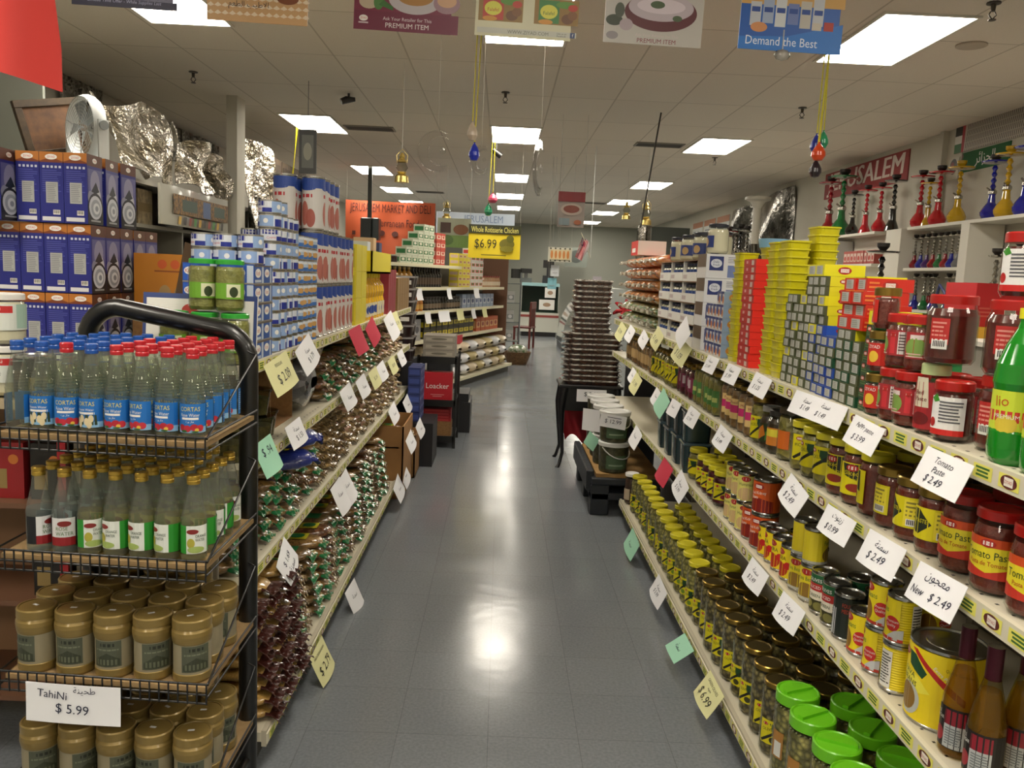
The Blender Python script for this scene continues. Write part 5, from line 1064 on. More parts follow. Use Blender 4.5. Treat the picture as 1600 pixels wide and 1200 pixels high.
kf += [('r', .18, .06*j+.02, 1.25, .06*j+.026, C('b8b0a4')) for j in range(4)]
kf += [('p', [(1.25, 0), (1.25, .26), (1.3, .26), (1.3, 0)], C('a82a34')), ('r', 1.3, 0, 1.5, .09, C('2a6a3c')), ('r', 1.3, .09, 1.5, .17, WHITE), ('r', 1.3, .17, 1.5, .26, C('1a1c1a'))]
wall_sign('scarf_banner', 'patterned scarf with flag ends pinned high on the side wall', 7.25, 8.78, 2.98, 3.24-.005, kf, C('b8b0a4', .8), cat='scarf')
wall_sign('name_banner', 'green scarf with white Arabic lettering under the patterned scarf', 7.8, 8.62, 2.77, 2.965, [('t', '\ufeae\ufe8b\ufe8d\ufeb0\ufea0\ufedf\ufe8d', .42, .1, .1, WHITE, .5), ('p', [(0, 0), (.03, .05), (0, .1)], C('5a3a2a')), ('p', [(0, .1), (.04, .16), (0, .22)], C('5a3a2a'))], C('1f5a30', .8), cat='scarf')
wall_sign('scarf_banner', 'end of another patterned scarf under the flags at the frame edge', 6.6, 7.0, 2.72, 2.9, [('r', .0, 0, .1, .18, C('7a2a34')), ('r', .15, 0, .4, .18, C('6a5a54'))], C('b8b0a4', .8), cat='scarf')
wall_sign('wall_emblem', 'small round dark emblem on the wall beside the green scarf', 8.66, 8.86, 2.72, 2.94, [('e', .1, .13, .07, .08, C('3a3634')), ('e', .08, .15, .03, .03, C('8a3a34'))], WALLM, cat='emblem')
q = carton('picture_box', .2, .8, .3, C('c8c8c4', .5), [('e', -.2, .16, .06, .11, C('b07a60')), ('e', .05, .15, .1, .13, C('5a5a58')), ('e', .3, .16, .08, .12, C('2c2e34')), ('r', -.38, .27, .38, .29, C('9a9c9c'))], [('r', -.1, .0, .1, .3, C('b8b8b4'))], cat='box')
put(q, (4.38, 11.15, 1.86), 'white box printed with hookah pictures on the wall shelf')
for i in range(9):
    if not i:
        q = thing('small_packet', 'packet'); b = MB(); b.box(-.05, .05, -.045, .045, 0, .16, C('a04038')); b.print_(flat((-.05, .045, 0), (0, -1, 0), (0, 0, 1)), [('r', .01, .03, .08, .13, C('c8b4a8')), ('e', .045, .07, .025, .03, C('a83028'))]); b.build('packet', q)
    put(q, (4.36, 9.78+.098*i, 1.86), 'small red and pale packet on the wall shelf, %s from the pilaster' % ORD[i], 'small packets on the wall shelf', rot(.1))
hk('14120f', 1372, 470, 3.6, 1.25, .75, 'black hookah standing behind the red cartons', 0)
t = thing('sales_counter', 'counter', 'pale sales counter below the hookah wall, behind the jar shelving'); b = MB(); b.box(3.1, 4.05, 5.0, 13.0, 0, 1.22, C('a8a294')); b.build('cabinet', t); b = MB(); b.box(3.06, 4.09, 5.0, 13.0, 1.22, 1.25, SH); b.build('top', t)
b = MB(); b.box(-.015, .015, -.25, .25, .06, .36, M('screen', '0c0c0e', .3)); b.box(-.02, .02, -.03, .03, .01, .06, BLACK); b.box(-.1, .1, -.12, .12, 0, .012, BLACK); o = b.build('computer_monitor'); tag(o, 'small black monitor on the sales counter behind the red cartons', 'monitor'); o.location = (3.5, 7.45, 1.251)
b = MB(); b.box(-.17, .17, -.2, .2, 0, .3, C('b81c24', .4)); b.print_(flat((0, -.2, 0), (1, 0, 0), (0, 0, 1)), barcode(.04, .06, .12, .18)+bars(-.14, .06, .0, .14, 3, C('c85a50'))); o = b.build('carton'); o.name = 'large_carton'; tag(o, 'big red carton with a barcode standing on the sales counter', 'box'); o.location = (3.45, 5.95, 1.33)
b = MB(); b.box(-.2, .2, -.25, .25, 0, .078, C('d0a030')); o = b.build('flat_box'); tag(o, 'yellow flat box under the big red carton', 'box'); o.location = (3.45, 5.95, 1.25)
b = MB(); b.box(-.06, .06, -.05, .05, 0, .22, C('b0a438')); o = b.build('flat_box'); o.name = 'juice_carton'; tag(o, 'olive yellow carton beside the big red carton', 'box'); o.location = (3.62, 5.5, 1.25)
b = MB(); pts = [(0, .0, 0), (-.0, .03, .22), (0, -.02, .36), (0, -.1, .3), (0, -.13, 0)]; b.tube(pts, .012, C('1c2450'), 8); o = b.build('bag_strap'); tag(o, 'dark blue looped strap standing beside the big red carton', 'strap'); o.location = (3.3, 6.3, 1.25)

# ================================================================ the other side of the store
t = thing('storage_shelving', 'shelving', 'grey shelving along the other side wall, foil bags on top'); g = C('8a877c')
for z in (.4, .9, 1.4, 1.8): b = MB(); b.box(-3.6, -2.95, 5.8, 12, z, z+.03, g); b.build('shelf', t)
b = MB(); b.box(-3.62, -2.9, 5.8, 12, 2.14, 2.17, C('b4b0a4')); b.build('top', t)
for y in (5.8, 7.8, 9.8, 11.97): b = MB(); b.box(-3.6, -2.96, y, y+.03, 0, 2.14, g); b.build('upright', t)
b = MB(); b.box(-3.64, -3.6, 5.8, 12, 0, 2.17, M('dark_back', '4a463c', .7)); b.build('back_panel', t)
FO2 = M('foil_film', 'f4f0e8', .26, .85, noise=(4, .8), col2='a89e88', bump=(13, 1.0, 'noise', .08))
def foil(lab, y0, y1, z0, z1, x0, x1, s):
    q = random.Random(s); p = [q.uniform(0, 6) for _ in range(4)]
    b = MB(); b.sheet(lambda u, v: ((x0+(x1-x0)*v+.07*sin(5*u+p[0]+3*v)+.04*sin(13*u+p[1]-4*v), y0+(y1-y0)*(u+.06*v), z0+(z1-z0)*v*(1-.15*sin(2*u+p[2])**2)+.03*sin(9*u+p[3])), (.8, 0, .5)), 26, 16, .012, FO2)
    return tag(b.build('foil_bag'), lab, 'bag', 'foil bags on the wall shelving')
foil('crumpled gold-silver foil bag beside the fan, first along the shelving', 6.35, 7.5, 2.2, 2.82, -2.86, -3.1, 1)
foil('smooth silver foil bag, second along the wall shelving', 7.55, 8.5, 2.2, 2.75, -2.85, -3.05, 2)
foil('silver foil bag next to the white column', 8.52, 8.8, 2.2, 2.6, -2.85, -3.0, 3)
foil('dark silver foil wrapping beyond the white column', 9.15, 9.95, 1.75, 2.9, -2.74, -2.78, 4)
b = MB(); b.box(-2.89, -2.78, 8.83, 9.1, 0, CEIL, WALLM); struct(b, 'trim_3')
b = MB(); b.box(-3.08, -2.46, 5.0, 5.58, 0, 2.11, C('8a8478')); tag(b.build('storage_cabinet'), 'tall plain cabinet under the white fan and the framed picture', 'cabinet')
t = thing('floor_fan', 'fan', 'white round floor fan standing on top of the wall shelving', (-2.62, 5.36, 2.111), .0); b = MB(); FW = C('d4d8d8', .4)
a_ = .5
def rim(ang, w): return (.02+w, .36*cos(ang), .4+.36*sin(ang))
b.grid(lambda u, v: ((-.07+.14*v), (.36-.03*(2*v-1)**2)*cos(2*pi*u), .4+(.36-.03*(2*v-1)**2)*sin(2*pi*u)), 32, 4, FW, True, True); b.build('housing', t)
b = MB()
for k in range(9): r = .04+.036*k; b.tube([(-.075, r*cos(2*pi*i/28), .4+r*sin(2*pi*i/28)) for i in range(28)], .003, C('b8bcbc'), 5, True)
for k in range(10): a = 2*pi*k/10; b.tube([(-.075, .03*cos(a), .4+.03*sin(a)), (-.07, .34*cos(a+.3), .4+.34*sin(a+.3))], .003, C('b8bcbc'), 5)
b.build('grille', t); b = MB()
for k in range(5):
    a = 2*pi*k/5
    b.sheet(lambda u, v: ((-.02+.05*(v-.5), (.04+.26*u)*cos(a+.5*(v-.5)), .4+(.04+.26*u)*sin(a+.5*(v-.5))), (1, 0, 0)), 4, 4, .004, C('98a0a4'))
b.lathe([(0, -.03), (.05, -.03), (.05, .03), (0, .03)], FW, 12); b.build('blade', t)
b = MB(); b.box(-.05, .06, .355, .385, .0, .46, FW); b.box(-.05, .06, -.385, -.355, .0, .46, FW); b.box(-.12, .12, -.4, .4, 0, .03, FW); b.tube([(0, -.385, .4), (0, -.41, .4)], .05, C('8c9294'), 14); b.build('stand', t); t.rotation_euler = (0, 0, .9); t.scale = (.56, .56, .56)
t = thing('framed_picture', 'picture', 'brown wooden framed picture leaning on top of the wall shelving', (-2.96, 5.33, 2.125), 0); b = MB(); FR = M('frame_wood', '4c3a22', .5, noise=(12, .5))
for a in ((0, .8, -.03, .03, 0, .09), (0, .8, -.03, .03, .61, .7), (0, .09, -.03, .03, .09, .61), (.71, .8, -.03, .03, .09, .61)): b.box(*a, FR, .006)
b.build('frame', t); b = MB(); b.box(.088, .712, -.005, .02, .088, .612, M('brown_picture', '6a4624', .6, noise=(9, .6), col2='4a2e18')); b.build('picture', t); t.rotation_euler = (-.1, -.24, .95); t.scale = (.52, .52, .5)
# hanging patterned scarves high on that wall
SC = M('scarf_weave', 'b8b4a8', .8, noise=(38, .9), col2='23211f', kind='cells')
for i, (px, py) in enumerate(((97, 110), (113, 118), (130, 125), (145, 136), (192, 165), (225, 176), (259, 191), (271, 197), (286, 204), (299, 210), (312, 214), (323, 220), (334, 226))):
    p = at(px, py, 0, XL); b = MB(); b.sheet(lambda u, v: ((XL+.03+.012*sin(8*u), p.y-.11+.22*u*(1-.2*v), p.z-.01-.42*v), (1, 0, 0)), 6, 6, .006, SC); tag(b.build('scarf'), 'black and white woven scarf hung high on the wall, %s along' % ORD[i], 'scarf', 'scarves under the ceiling')
# goods on that shelving
b = MB(); b.sheet(lambda u, v: ((-2.84+.02*sin(7*u), 7.0+1.65*u, 1.84+.33*v), (1, 0, 0)), 12, 6, .02, M('clear_bag', 'a8a698', .3, coat=.6)); b.print_(lambda x, y, d: (-2.80+d, 7.0+x, 1.84+y*.7), [('r', .2, .14, 1.6, .38, M('gold_cloth', '8a6420', .4, .4, noise=(30, .8), col2='3a2810', bump=(40, .6))), ('r', .4, .19, .75, .33, C('1c4030')), ('r', 1.2, .19, 1.5, .33, C('1c4030')), ('r', .9, .15, 1.1, .36, C('3c5a8c'))]+[('p', [(.3+.12*k, .02), (.36+.12*k, .02), (.38+.12*k, .12), (.32+.12*k, .12)], C(('c8a030', '2a2a26', '8a2a1c', '3c8a3c')[k % 4])) for k in range(10)])
tag(b.build('embroidered_cloth'), 'gold embroidered cloth with tassels in a clear bag on the wall shelving', 'cloth')
for i, (y, h, c1, nm) in enumerate(((5.95, .44, 'd0d0cc', 'white and black printed packet'), (6.3, .45, '8a6a50', 'brown patterned bag'), (6.65, .4, '7a4a3a', 'reddish patterned bag'), (7.0, .42, '9a8a6c', 'beige patterned bag'))):
    b = MB(); b.box(-3.1, -2.955, y-.14, y+.14, 1.831, 1.83+h*.66, M('pack_'+c1, c1, .4, coat=.5, noise=(18, .7))); b.print_(flat((-2.955, y-.14, 1.83), (0, 1, 0), (0, 0, 1)), [('r', 0, .1, .28, .17, C(('17171a', '6a3a28', '5a2a20', '6a5a3c')[i]))]); tag(b.build('packet'), nm+' standing on the grey wall shelving beyond the blue cartons', 'packet')
for i in range(5):
    b = MB(); y = 10.0+.45*i; b.box(-2.899, -2.86, y, y+.42, 1.75+.02*i, 2.85, M('dark_rug', '3a3028', .7, noise=(16, .6), col2='5a4a38')); b.box(-2.86, -2.854, y+.05, y+.37, 1.82, 2.78, M('rug_field', '4c4034', .8, noise=(20, .6)));
    tag(b.build('hanging_rug'), 'dark brown hanging mat beyond the foil wrapping, %s along' % ORD[i], 'rug', 'dark hanging mats')
# ================================================================ the far end
def empty_frame(o, ox, oy, ang): o.location = (ox, oy, 0); o.rotation_euler = (0, 0, ang)
AX = math.atan2(.955, .297); OX, OY = -1.28, 9.15      # run of the far slanted shelving
def fp(s, d, z): return (OX+s*cos(AX)-d*sin(AX), OY+s*sin(AX)+d*cos(AX), z)   # d towards the rear
FZ = (.13, .70, 1.06, 1.35, 1.63)
t = thing('gondola_shelving', 'shelving', 'farther slanted run of shelves facing the aisle, beyond the black rack'); empty_frame(t, OX, OY, AX)
b = MB(); b.box(0, 4.6, .42, .45, 0, 1.66, M('dark_peg', '4a463e', .7)); b.build('back_panel', t)
for i, z in enumerate(FZ):
    L_ = 4.6 if i < 1 else 4.4 if i < 4 else 2.4
    b = MB(); b.box(0, L_, .0 if i else -.12, .42, z-.025, z, CREAM); b.box(0, L_, -.012 if i else -.132, 0 if i else -.12, z-.035, z+.004, C('d9d3b4')); b.build('shelf' if i else 'base_deck', t)
b = MB(); b.box(.02, 4.58, -.08, .42, 0, .1, M('kick', '3a3833')); b.build('kick_plate', t)
b = MB(); b.box(4.6, 4.63, -.0, .45, 0, 1.9, C('6a4a36', .6)); b.build('end_panel', t)
def fbox(nm, cat, w, d, h, c1, c2, c3=None):
    b = MB(); b.box(-w/2, w/2, 0, d, 0, h, C(c1, .5)); e = [('r', -w*.42, h*.25, w*.42, h*.7, C(c2, .5))]
    if c3: e.append(('e', 0, h*.5, w*.25, h*.16, C(c3, .5)))
    b.print_(flat((0, 0, 0), (1, 0, 0), (0, 0, 1)), e); b.print_(flat((-w/2, d, 0), (0, -1, 0), (0, 0, 1)), [('r', .1*d, h*.2, .9*d, h*.75, C(c2, .5))]); o = b.build(nm); o['category'] = cat; return o
def fcyl(nm, cat, r, h, c1, cap, c2, nk=.6):
    t = thing(nm, cat); b = MB(); b.lathe([(0, 0), (r, 0), (r, h*.62), (r*nk, h*.8), (r*nk, h*.9)], C(c1, .25, coat=.4), 12); b.build('body', t)
    b = MB(); b.lathe([(r*nk*1.1, h*.88), (r*nk*1.1, h), (r*nk*1.1, h), (0, h)], C(cap, .4), 12); b.build('cap', t)
    b = MB(); b.lathe([(r+.001, h*.15), (r+.001, h*.5)], C(c2, .5), 12); b.build('label', t); return t
def frow(p, s0, ds, n, d, z, lab, grp, layers=1, dz=0):
    for l in range(layers):
        for i in range(n): put(p, fp(s0+ds*i, d, z+dz*l), (lab % ORD[i] if layers == 1 else lab % (ORD[l]+' layer', ORD[i])), grp, AX+rot(.05))
q = fbox('tea_box', 'box', .16, .14, .095, 'c4c8b4', '2a6a3c', 'd8d4c4')
for l in range(5):
    for i in range(2+l, 8): put(q, fp(.25+.17*i, .05, FZ[4]+.097*l), 'green and white box stacked on the far shelving, %s layer, %s along' % (ORD[l], ORD[i]), 'green and white far boxes', AX+rot(.05))
frow(fcyl('date_tub', 'tub', .06, .08, '3a1c16', '8a8684', '2a1612', 1), .2, .15, 2, .08, FZ[4], 'small dark tub on the near top end of the far shelving, %s along', 'dark far tubs')
frow(fbox('tea_box', 'box', .15, .14, .1, 'b8463c', 'd8c8b4', 'b03028'), 1.68, .16, 2, .05, FZ[4], 'red and white box stacked on the far shelving, %s, %s along', 'red and white far boxes', 4, .102)
frow(fcyl('glass_bottle', 'bottle', .035, .24, '17130f', '2a2018', '4a3a2a', .4), .95, .085, 11, .08, FZ[3], 'dark bottle on the upper far shelf, %s along', 'dark far bottles')
frow(fcyl('oil_bottle', 'bottle', .05, .24, 'a8782c', 'c8b070', 'c8c0a0', .35), .3, .13, 5, .08, FZ[3], 'amber oil bottle on the upper far shelf, %s along', 'amber far bottles')
frow(fbox('snack_box', 'box', .15, .14, .075, 'd8c83a', 'c8b0a0', 'a86a2c'), 2.52, .16, 3, .05, FZ[3], 'yellow snack box on the upper far shelf, %s, %s along', 'yellow far boxes', 6, .077)
frow(fbox('snack_box', 'box', .17, .14, .09, 'd0ccc4', 'b83a30', '3c7a3c'), 3.05, .18, 3, .05, FZ[3], 'white, red and green box on the upper far shelf, %s, %s along', 'white and red far boxes', 6, .092)
frow(fcyl('spice_jar', 'jar', .05, .17, 'a07a5a', '7a2a22', 'c8b8a0', .8), 3.6, .115, 7, .08, FZ[3], 'small brown spice jar at the far end of the upper far shelf, %s along', 'far spice jars')
frow(fcyl('honey_jar', 'jar', .055, .17, 'a86a2a', 'd06a28', 'c89a4a', .85), .5, .13, 6, .08, FZ[2], 'orange-lidded jar on the middle far shelf, %s along', 'orange-lidded far jars')
frow(fcyl('dark_jar', 'jar', .045, .17, '1c1814', '3a3430', '6a5a48', .8), 1.35, .105, 12, .08, FZ[2], 'dark jar on the middle far shelf, %s along', 'dark far jars')
frow(fbox('foil_pack', 'box', .16, .1, .19, '8a98b0', 'b4bcc8', '3a4a7a'), 2.75, .18, 8, .06, FZ[2], 'bluish carton on the middle far shelf, %s along', 'bluish far cartons')
frow(fbox('coffee_pack', 'box', .22, .12, .26, '9c9c9e', 'b4b4b4', '5a5a5e'), .6, .24, 3, .06, FZ[1], 'grey pack on the low far shelf, %s along', 'grey far packs')
frow(fbox('tea_pack', 'box', .2, .13, .12, '2c2818', 'c8b82a', '8a7a20'), 1.4, .21, 9, .06, FZ[1], 'black and yellow pack on the low far shelf, %s, %s along', 'black and yellow far packs', 2, .122)
frow(fbox('biscuit_pack', 'box', .2, .13, .2, 'b0542c', 'c8a070', '8a2a20'), 3.4, .21, 5, .06, FZ[1], 'orange-brown pack at the end of the low far shelf, %s along', 'orange-brown far packs')
sk = []
for i, (c1, c2) in enumerate((('d4d4d6', 'c8c02c'), ('c8b89c', 'b0282c'), ('b8a878', '8a6a3c'))):
    q = thing('rice_sack', 'sack'); b = MB(); pillow(b, .5, .32, .145, M('sack_'+c1, c1, .5, coat=.3, bump=(30, .5)), 60+i, 12, 16, .2); b.build('sack', q)
    b = MB(); b.print_(lambda x, y, d: (x, y, .15+d), [('e', 0, 0, .1, .07, C(c2))]); b.print_(lambda x, y, d: (.18+d*0, x, .08+y), [('r', -.1, -.04, .1, .04, C(c2))]); b.build('label', q); sk.append(q)
for i in range(9):
    for l in range(3): put(sk[(i+l) % 3 if i > 3 else (0, 0, 1)[l]], fp(1.5+.35*i, .14, .143+.155*l), '%s sack in the %s layer on the bottom far shelf, %s along' % (('white', 'tan and red', 'straw-coloured')[(i+l) % 3 if i > 3 else (0, 0, 1)[l]], ORD[l], ORD[i]), 'sacks on the far shelving', AX-pi/2+rot(.1))
for i, s in enumerate((1.1, 1.9)):
    b = MB(); b.box(-.12, .12, 0, .003, -.12, 0, C('b8303c', .6)); o = b.build('price_tag'); tag(o, 'plain red tag on the far low shelf, %s along' % ORD[i], 'tag'); o.location = fp(s+.5, -.016, .70); o.rotation_euler = (0, 0, AX)
for i, (s, z, w_) in enumerate(((.9, 1.35, .2), (1.9, 1.35, .2), (3.0, 1.35, .2), (.6, 1.06, .2), (1.2, 1.06, .16), (1.75, 1.06, .36), (2.35, 1.06, .34), (2.9, 1.06, .2), (3.4, 1.06, .2))):
    b = MB(); b.sheet(lambda u, v: (((u-.5)*w_, -.02-.03*v*v, -.14*v), (0, 1, 0)), 3, 4, .002, PAPER if i not in (6, 8) else M('yellow_paper', 'd8d6a0', .8)); o = b.build('price_tag'); tag(o, 'small pale price tag on the far shelving, %s of its shelf rails' % ORD[i], 'tag', 'price tags on the far shelving'); o.location = fp(s, -.004, z-.01); o.rotation_euler = (0, 0, AX+rot(.1))
# dark tubs and blue packs at the end of the grain shelves
t = thing('date_tub', 'tub'); b = MB(); b.lathe([(0, 0), (.07, 0), (.085, .085), (.0, .085)], M('dates', '2a1612', .3, coat=.7, noise=(40, .6), col2='1a0c0a'), 16); b.build('tub', t)
b = MB(); b.lathe([(0, .086), (.09, .086), (.09, .1), (.09, .1), (0, .1)], M('tub_lid', '8a8684', .2, coat=.6), 16); b.build('lid', t)
b = MB(); b.print_(cyl(.081, -pi/2), [('r', -.05, .03, .03, .065, C('c4c0b8'))]); b.build('label', t)
for c in range(2):
    for l in range(7): put(t, (-.82+.17*c*0-.0, 7.12+.2*c, .78+.103*l), 'dark date tub stacked at the end of the grain shelving, %s up, %s stack' % (ORD[l], ('nearer', 'farther')[c]), 'stacked date tubs', rot(.5))
b = MB(); b.box(-1.2, -.735, 6.96, 7.5, 0, .78, M('dark_stand', '1c1c20', .6)); tag(b.build('display_stand'), 'low dark stand under the stacked date tubs', 'stand')
q = fbox('juice_pack', 'box', .1, .1, .07, '26346c', '3a4c90', '8a90b0')
for c in range(3):
    for l in range(6): put(q, (-.615+.0*c, 6.62+.12*c, .35+.0725*l), 'small blue pack stacked before the date tubs, %s up, %s stack' % (ORD[l], ORD[c]), 'stacked blue packs', pi/2)
b = MB(); b.box(-.655, -.5, 6.5, 6.98, .0, .349, M('dark_stand', '1c1c20')); tag(b.build('display_stand'), 'dark low stand under the small blue packs', 'stand')
for i, (y0, y1, x1, z1) in enumerate(((5.52, 6.1, -.62, .5), (6.12, 6.48, -.6, .32))):
    b = MB()
    for a in ((-1.1, x1, y0, y0+.01, 0, z1), (-1.1, x1, y1-.01, y1, 0, z1), (x1-.01, x1, y0, y1, 0, z1), (-1.1, -1.09, y0, y1, 0, z1), (-1.1, x1, y0, y1, 0, .01), (-1.1, x1-.03, y0, y1, z1*.7, z1*.7+.01)): b.box(*a, M('carton_tan', 'a87c4a', .8, noise=(10, .3), col2='966c3e'))
    tag(b.build('cardboard_box'), 'open tan cardboard box on the floor at the end of the bags, %s of two' % ('nearer', 'farther')[i], 'box')
    for k in range(3): put((B_be, B_pi)[i], (x1-.16, y0+.1+.17*k if i == 0 else y0+.1+.1*k, z1*.7+.012+.05*(k % 2)), '%s lying in the %s tan cardboard box, %s along' % ((NBE, 'pink snack bag')[i], ('nearer', 'farther')[i], ORD[k]), 'bags in cardboard boxes', rot(.2))

# black rack with the red box
t = thing('display_rack', 'rack', 'small black metal rack with the bright red box at the end of the aisle', (0, 0, 0)); x0, x1, y0, y1 = -.70, -.37, 7.25, 7.75
for x in (x0, x1):
    for y in (y0, y1): b = MB(); b.box(x-.012, x+.012, y-.012, y+.012, 0, .82, BLACK); b.build('post', t)
for z in (.1, .42, .80): b = MB(); b.box(x0, x1, y0, y1, z-.02, z, BLACK); b.box(x0, x1, y0-.012, y0, z-.05, z+.01, BLACK); b.build('shelf', t)
b = MB(); b.box(-.13, .13, -.06, .06, 0, .25, M('red_box', 'b8202c', .4)); b.print_(flat((0, -.06, 0), (1, 0, 0), (0, 0, 1)), [('t', 'Loacker', 0, .13, .048, WHITE, .2), ('r', -.06, .05, .06, .056, C('d88a8a')), ('r', -.04, .035, .04, .041, C('d88a8a'))]); o = b.build('wafer_box'); tag(o, 'bright red wafer box with white lettering in the black rack', 'box'); o.location = (-.53, 7.32, .421)
b = MB(); b.box(-.13, .13, -.08, .08, 0, .13, CARD); o = b.build('cardboard_box'); tag(o, 'brown cardboard box at the bottom of the black rack', 'box'); o.location = (-.53, 7.36, .101)
q = fbox('wafer_pack', 'pack', .25, .14, .026, 'a81c24', 'c04040')
for l in range(4): put(q, (-.53, 7.29, .231+.027*l), 'flat red wafer pack over the cardboard box in the rack, %s up' % ORD[l], 'red wafer packs')
q = fbox('silver_pack', 'pack', .28, .16, .062, '8c8478', 'a49c8c', '6a6458')
for l in range(3):
    for c in range(2): put(q, (-.53, 7.3+.17*c, .80+.064*l), 'long silver-brown pack on top of the black rack, %s layer, %s row' % (ORD[l], ('front', 'rear')[c]), 'silver packs on the rack')
b = MB(); b.box(-.46, -.26, 8.0, 8.5, 0, .3, M('dark_crate', '1c1c1e', .5)); b.box(-.44, -.28, 8.02, 8.48, .3, .38, M('dark_crate', '1c1c1e')); tag(b.build('crate'), 'stacked black plastic crate on the floor behind the black rack', 'crate')
b = MB(); b.box(-.72, -.48, 8.3, 8.7, 0, .72, M('dark_shroud', '17171a', .6), .02); tag(b.build('black_case'), 'tall black case between the rack and the sacks', 'case')

# black side table with stacked date trays
t = thing('side_table', 'table', 'black wooden side table with curved legs under the stacked trays', (.76, 6.82, 0)); BW = M('black_wood', '121214', .35, coat=.3)
b = MB(); b.box(-.26, .26, -.16, .26, .66, .685, BW, .005); b.build('tabletop', t); b = MB(); b.box(-.22, .22, -.13, .23, .47, .66, BW); b.build('apron', t)
for sx in (-1, 1):
    for sy, yy in ((-1, -.125), (1, .225)):
        b = MB(); b.tube([(sx*.215, yy, .66), (sx*.235, yy+sy*.01, .5), (sx*.225, yy, .3), (sx*.21, yy-sy*.005, .12), (sx*.235, yy+sy*.02, .02), (sx*.25, yy+sy*.03, 0)], [.03, .028, .018, .014, .014, .018], BW, 8); b.build('leg', t)
def tray(w):
    t = thing('date_tray', 'tray'); b = MB(); n = 24
    def rg(k, z):
        o = []
        for i in range(n):
            a = 2*pi*i/n; o.append((w*k*math.copysign(abs(cos(a))**.4, cos(a)), .15*k*math.copysign(abs(sin(a))**.4, sin(a)), z))
        return o
    def loft(mb, rr, m):
        vs = [p for r in rr for p in r]; mb.add(vs, [[j*n+i, j*n+(i+1) % n, (j+1)*n+(i+1) % n, (j+1)*n+i] for j in range(len(rr)-1) for i in range(n)]+[list(range(n))[::-1], [(len(rr)-1)*n+i for i in range(n)]], m)
    loft(b, [rg(.88, 0), rg(.95, .026)], M('date_fill', '2a1a14', .3, coat=.6, noise=(50, .8), col2='5a3424', bump=(50, .5))); b.build('tray', t)
    b = MB(); loft(b, [rg(.95, .0265), rg(1, .027), rg(1, .033), rg(.9, .038), rg(.88, .041)], M('tray_lid', 'b4b0a8', .18, coat=.9, noise=(30, .7), col2='4a3c34')); b.build('lid', t); return t
tw, tn = tray(.25), tray(.165)
for l in range(10): put(tw, (.76+rot(.006), 6.84, .685+.0425*l), 'wide date tray in the lower pile on the black table, %s up' % ORD[l], 'stacked date trays', rot(.03))
for l in range(10): put(tn, (.74+rot(.01), 6.84, .685+.425+.0425*l), 'narrower date tray in the upper pile, %s up from the wide ones' % ORD[l], 'stacked date trays', rot(.04))
def paper(name, lab, cat, w, h, els, col=PAPER, curl=.01):
    b = MB(); b.sheet(lambda u, v: (((u-.5)*w, -curl*sin(pi*u)-curl*2*v*v*h*4, -h*v), (0, -1, 0)), 8, 6, .0012, col)
    b.print_(lambda x, y, d: (x, -curl*sin(pi*(x/w+.5))-curl*2*(y/h)**2*h*4-.0012-d*2, y), els, step=.02); return tag(b.build(name), lab, cat)
o = paper('price_sign', 'white card reading $ 9.99 on the black table under the trays', 'sign', .24, .1, [('t', '$ 9.99', 0, -.04, .035, INK, .16), ('r', .0, -.075, .06, -.071, INK)], curl=.002); o.location = (.76, 6.65, .655)
b = MB(); b.sheet(lambda u, v: ((.70+.36*(u-.5)*(1-.3*v)+.03*sin(8*v), 7.12+.03*sin(9*u), .675-.53*v+.05*sin(6*u)), (0, 1, 0)), 14, 10, .02, M('red_cloth', 'a8202c', .6)); tag(b.build('red_bag'), 'red cloth bag hanging behind the black table legs', 'bag')
# pallet with buckets
PL = M('pallet_plastic', '24282e', .5, bump=(20, .3)); t = thing('pallet', 'pallet', 'dark plastic pallet standing in the aisle beside the black table', (0, 0, 0))
px0, px1, py0, py1 = .64, 1.1, 5.32, 6.35
b = MB(); b.box(px0, px1, py0, py1, .1, .15, PL, .008); b.box(px0-.03, px0+.02, py0+.05, py1, .15, .29, PL, .008); b.box(px0, px1, py0, py1, .2, .25, PL, .008); b.build('deck', t)
for y in (py0, (py0+py1)/2-.06, py1-.12):
    for x in (px0, px1-.12): b = MB(); b.box(x, x+.12, y, y+.12, 0, .2, PL, .006); b.build('foot', t)
b = MB(); b.box(px0+.03, px1, py0+.02, py1-.02, .251, .275, M('ply', 'a88450', .7, noise=(14, .4), col2='94703e')); tag(b.build('plywood_board'), 'light plywood board lying on the dark plastic pallet', 'board')
t = thing('pickle_bucket', 'bucket'); b = MB(); b.lathe([(0, 0), (.088, 0), (.094, .01), (.1, .18), (.1, .18), (0, .18)], M('bucket_pickles', '4c4a30', .3, coat=.5, noise=(40, .7), col2='2a2a1c', bump=(40, .4)), 24); b.build('bucket', t)
b = MB(); b.lathe([(.1, .175), (.106, .178), (.106, .2), (.106, .2), (.1, .205), (.085, .205), (.085, .205), (.083, .2), (0, .2)], C('d0d0cc', .35), 24); b.build('lid', t)
b = MB(); b.print_(cyl(.0985, -pi/2-.2), [('r', -.09, .03, .06, .12, C('4a6044')), ('r', -.07, .05, .03, .06, C('8a9a80'))]); b.build('label', t)
b = MB(); b.tube([(.1*cos(a), -.1*sin(a)-.01, .17-.07*sin(a)) for a in [pi*k/10 for k in range(11)]], .004, C('c4c4c0'), 6); b.build('handle', t)
for i, (x, y) in enumerate(((.79, 5.44), (.775, 5.68), (.78, 5.92), (.78, 6.16))):
    for l in range(2): put(t, (x-.004*l, y, .275+.206*l), 'white-lidded bucket of pickles, %s row back, %s tier' % (ORD[i], ('lower', 'upper')[l]), 'pickle buckets on the pallet', rot(.3)+.5)
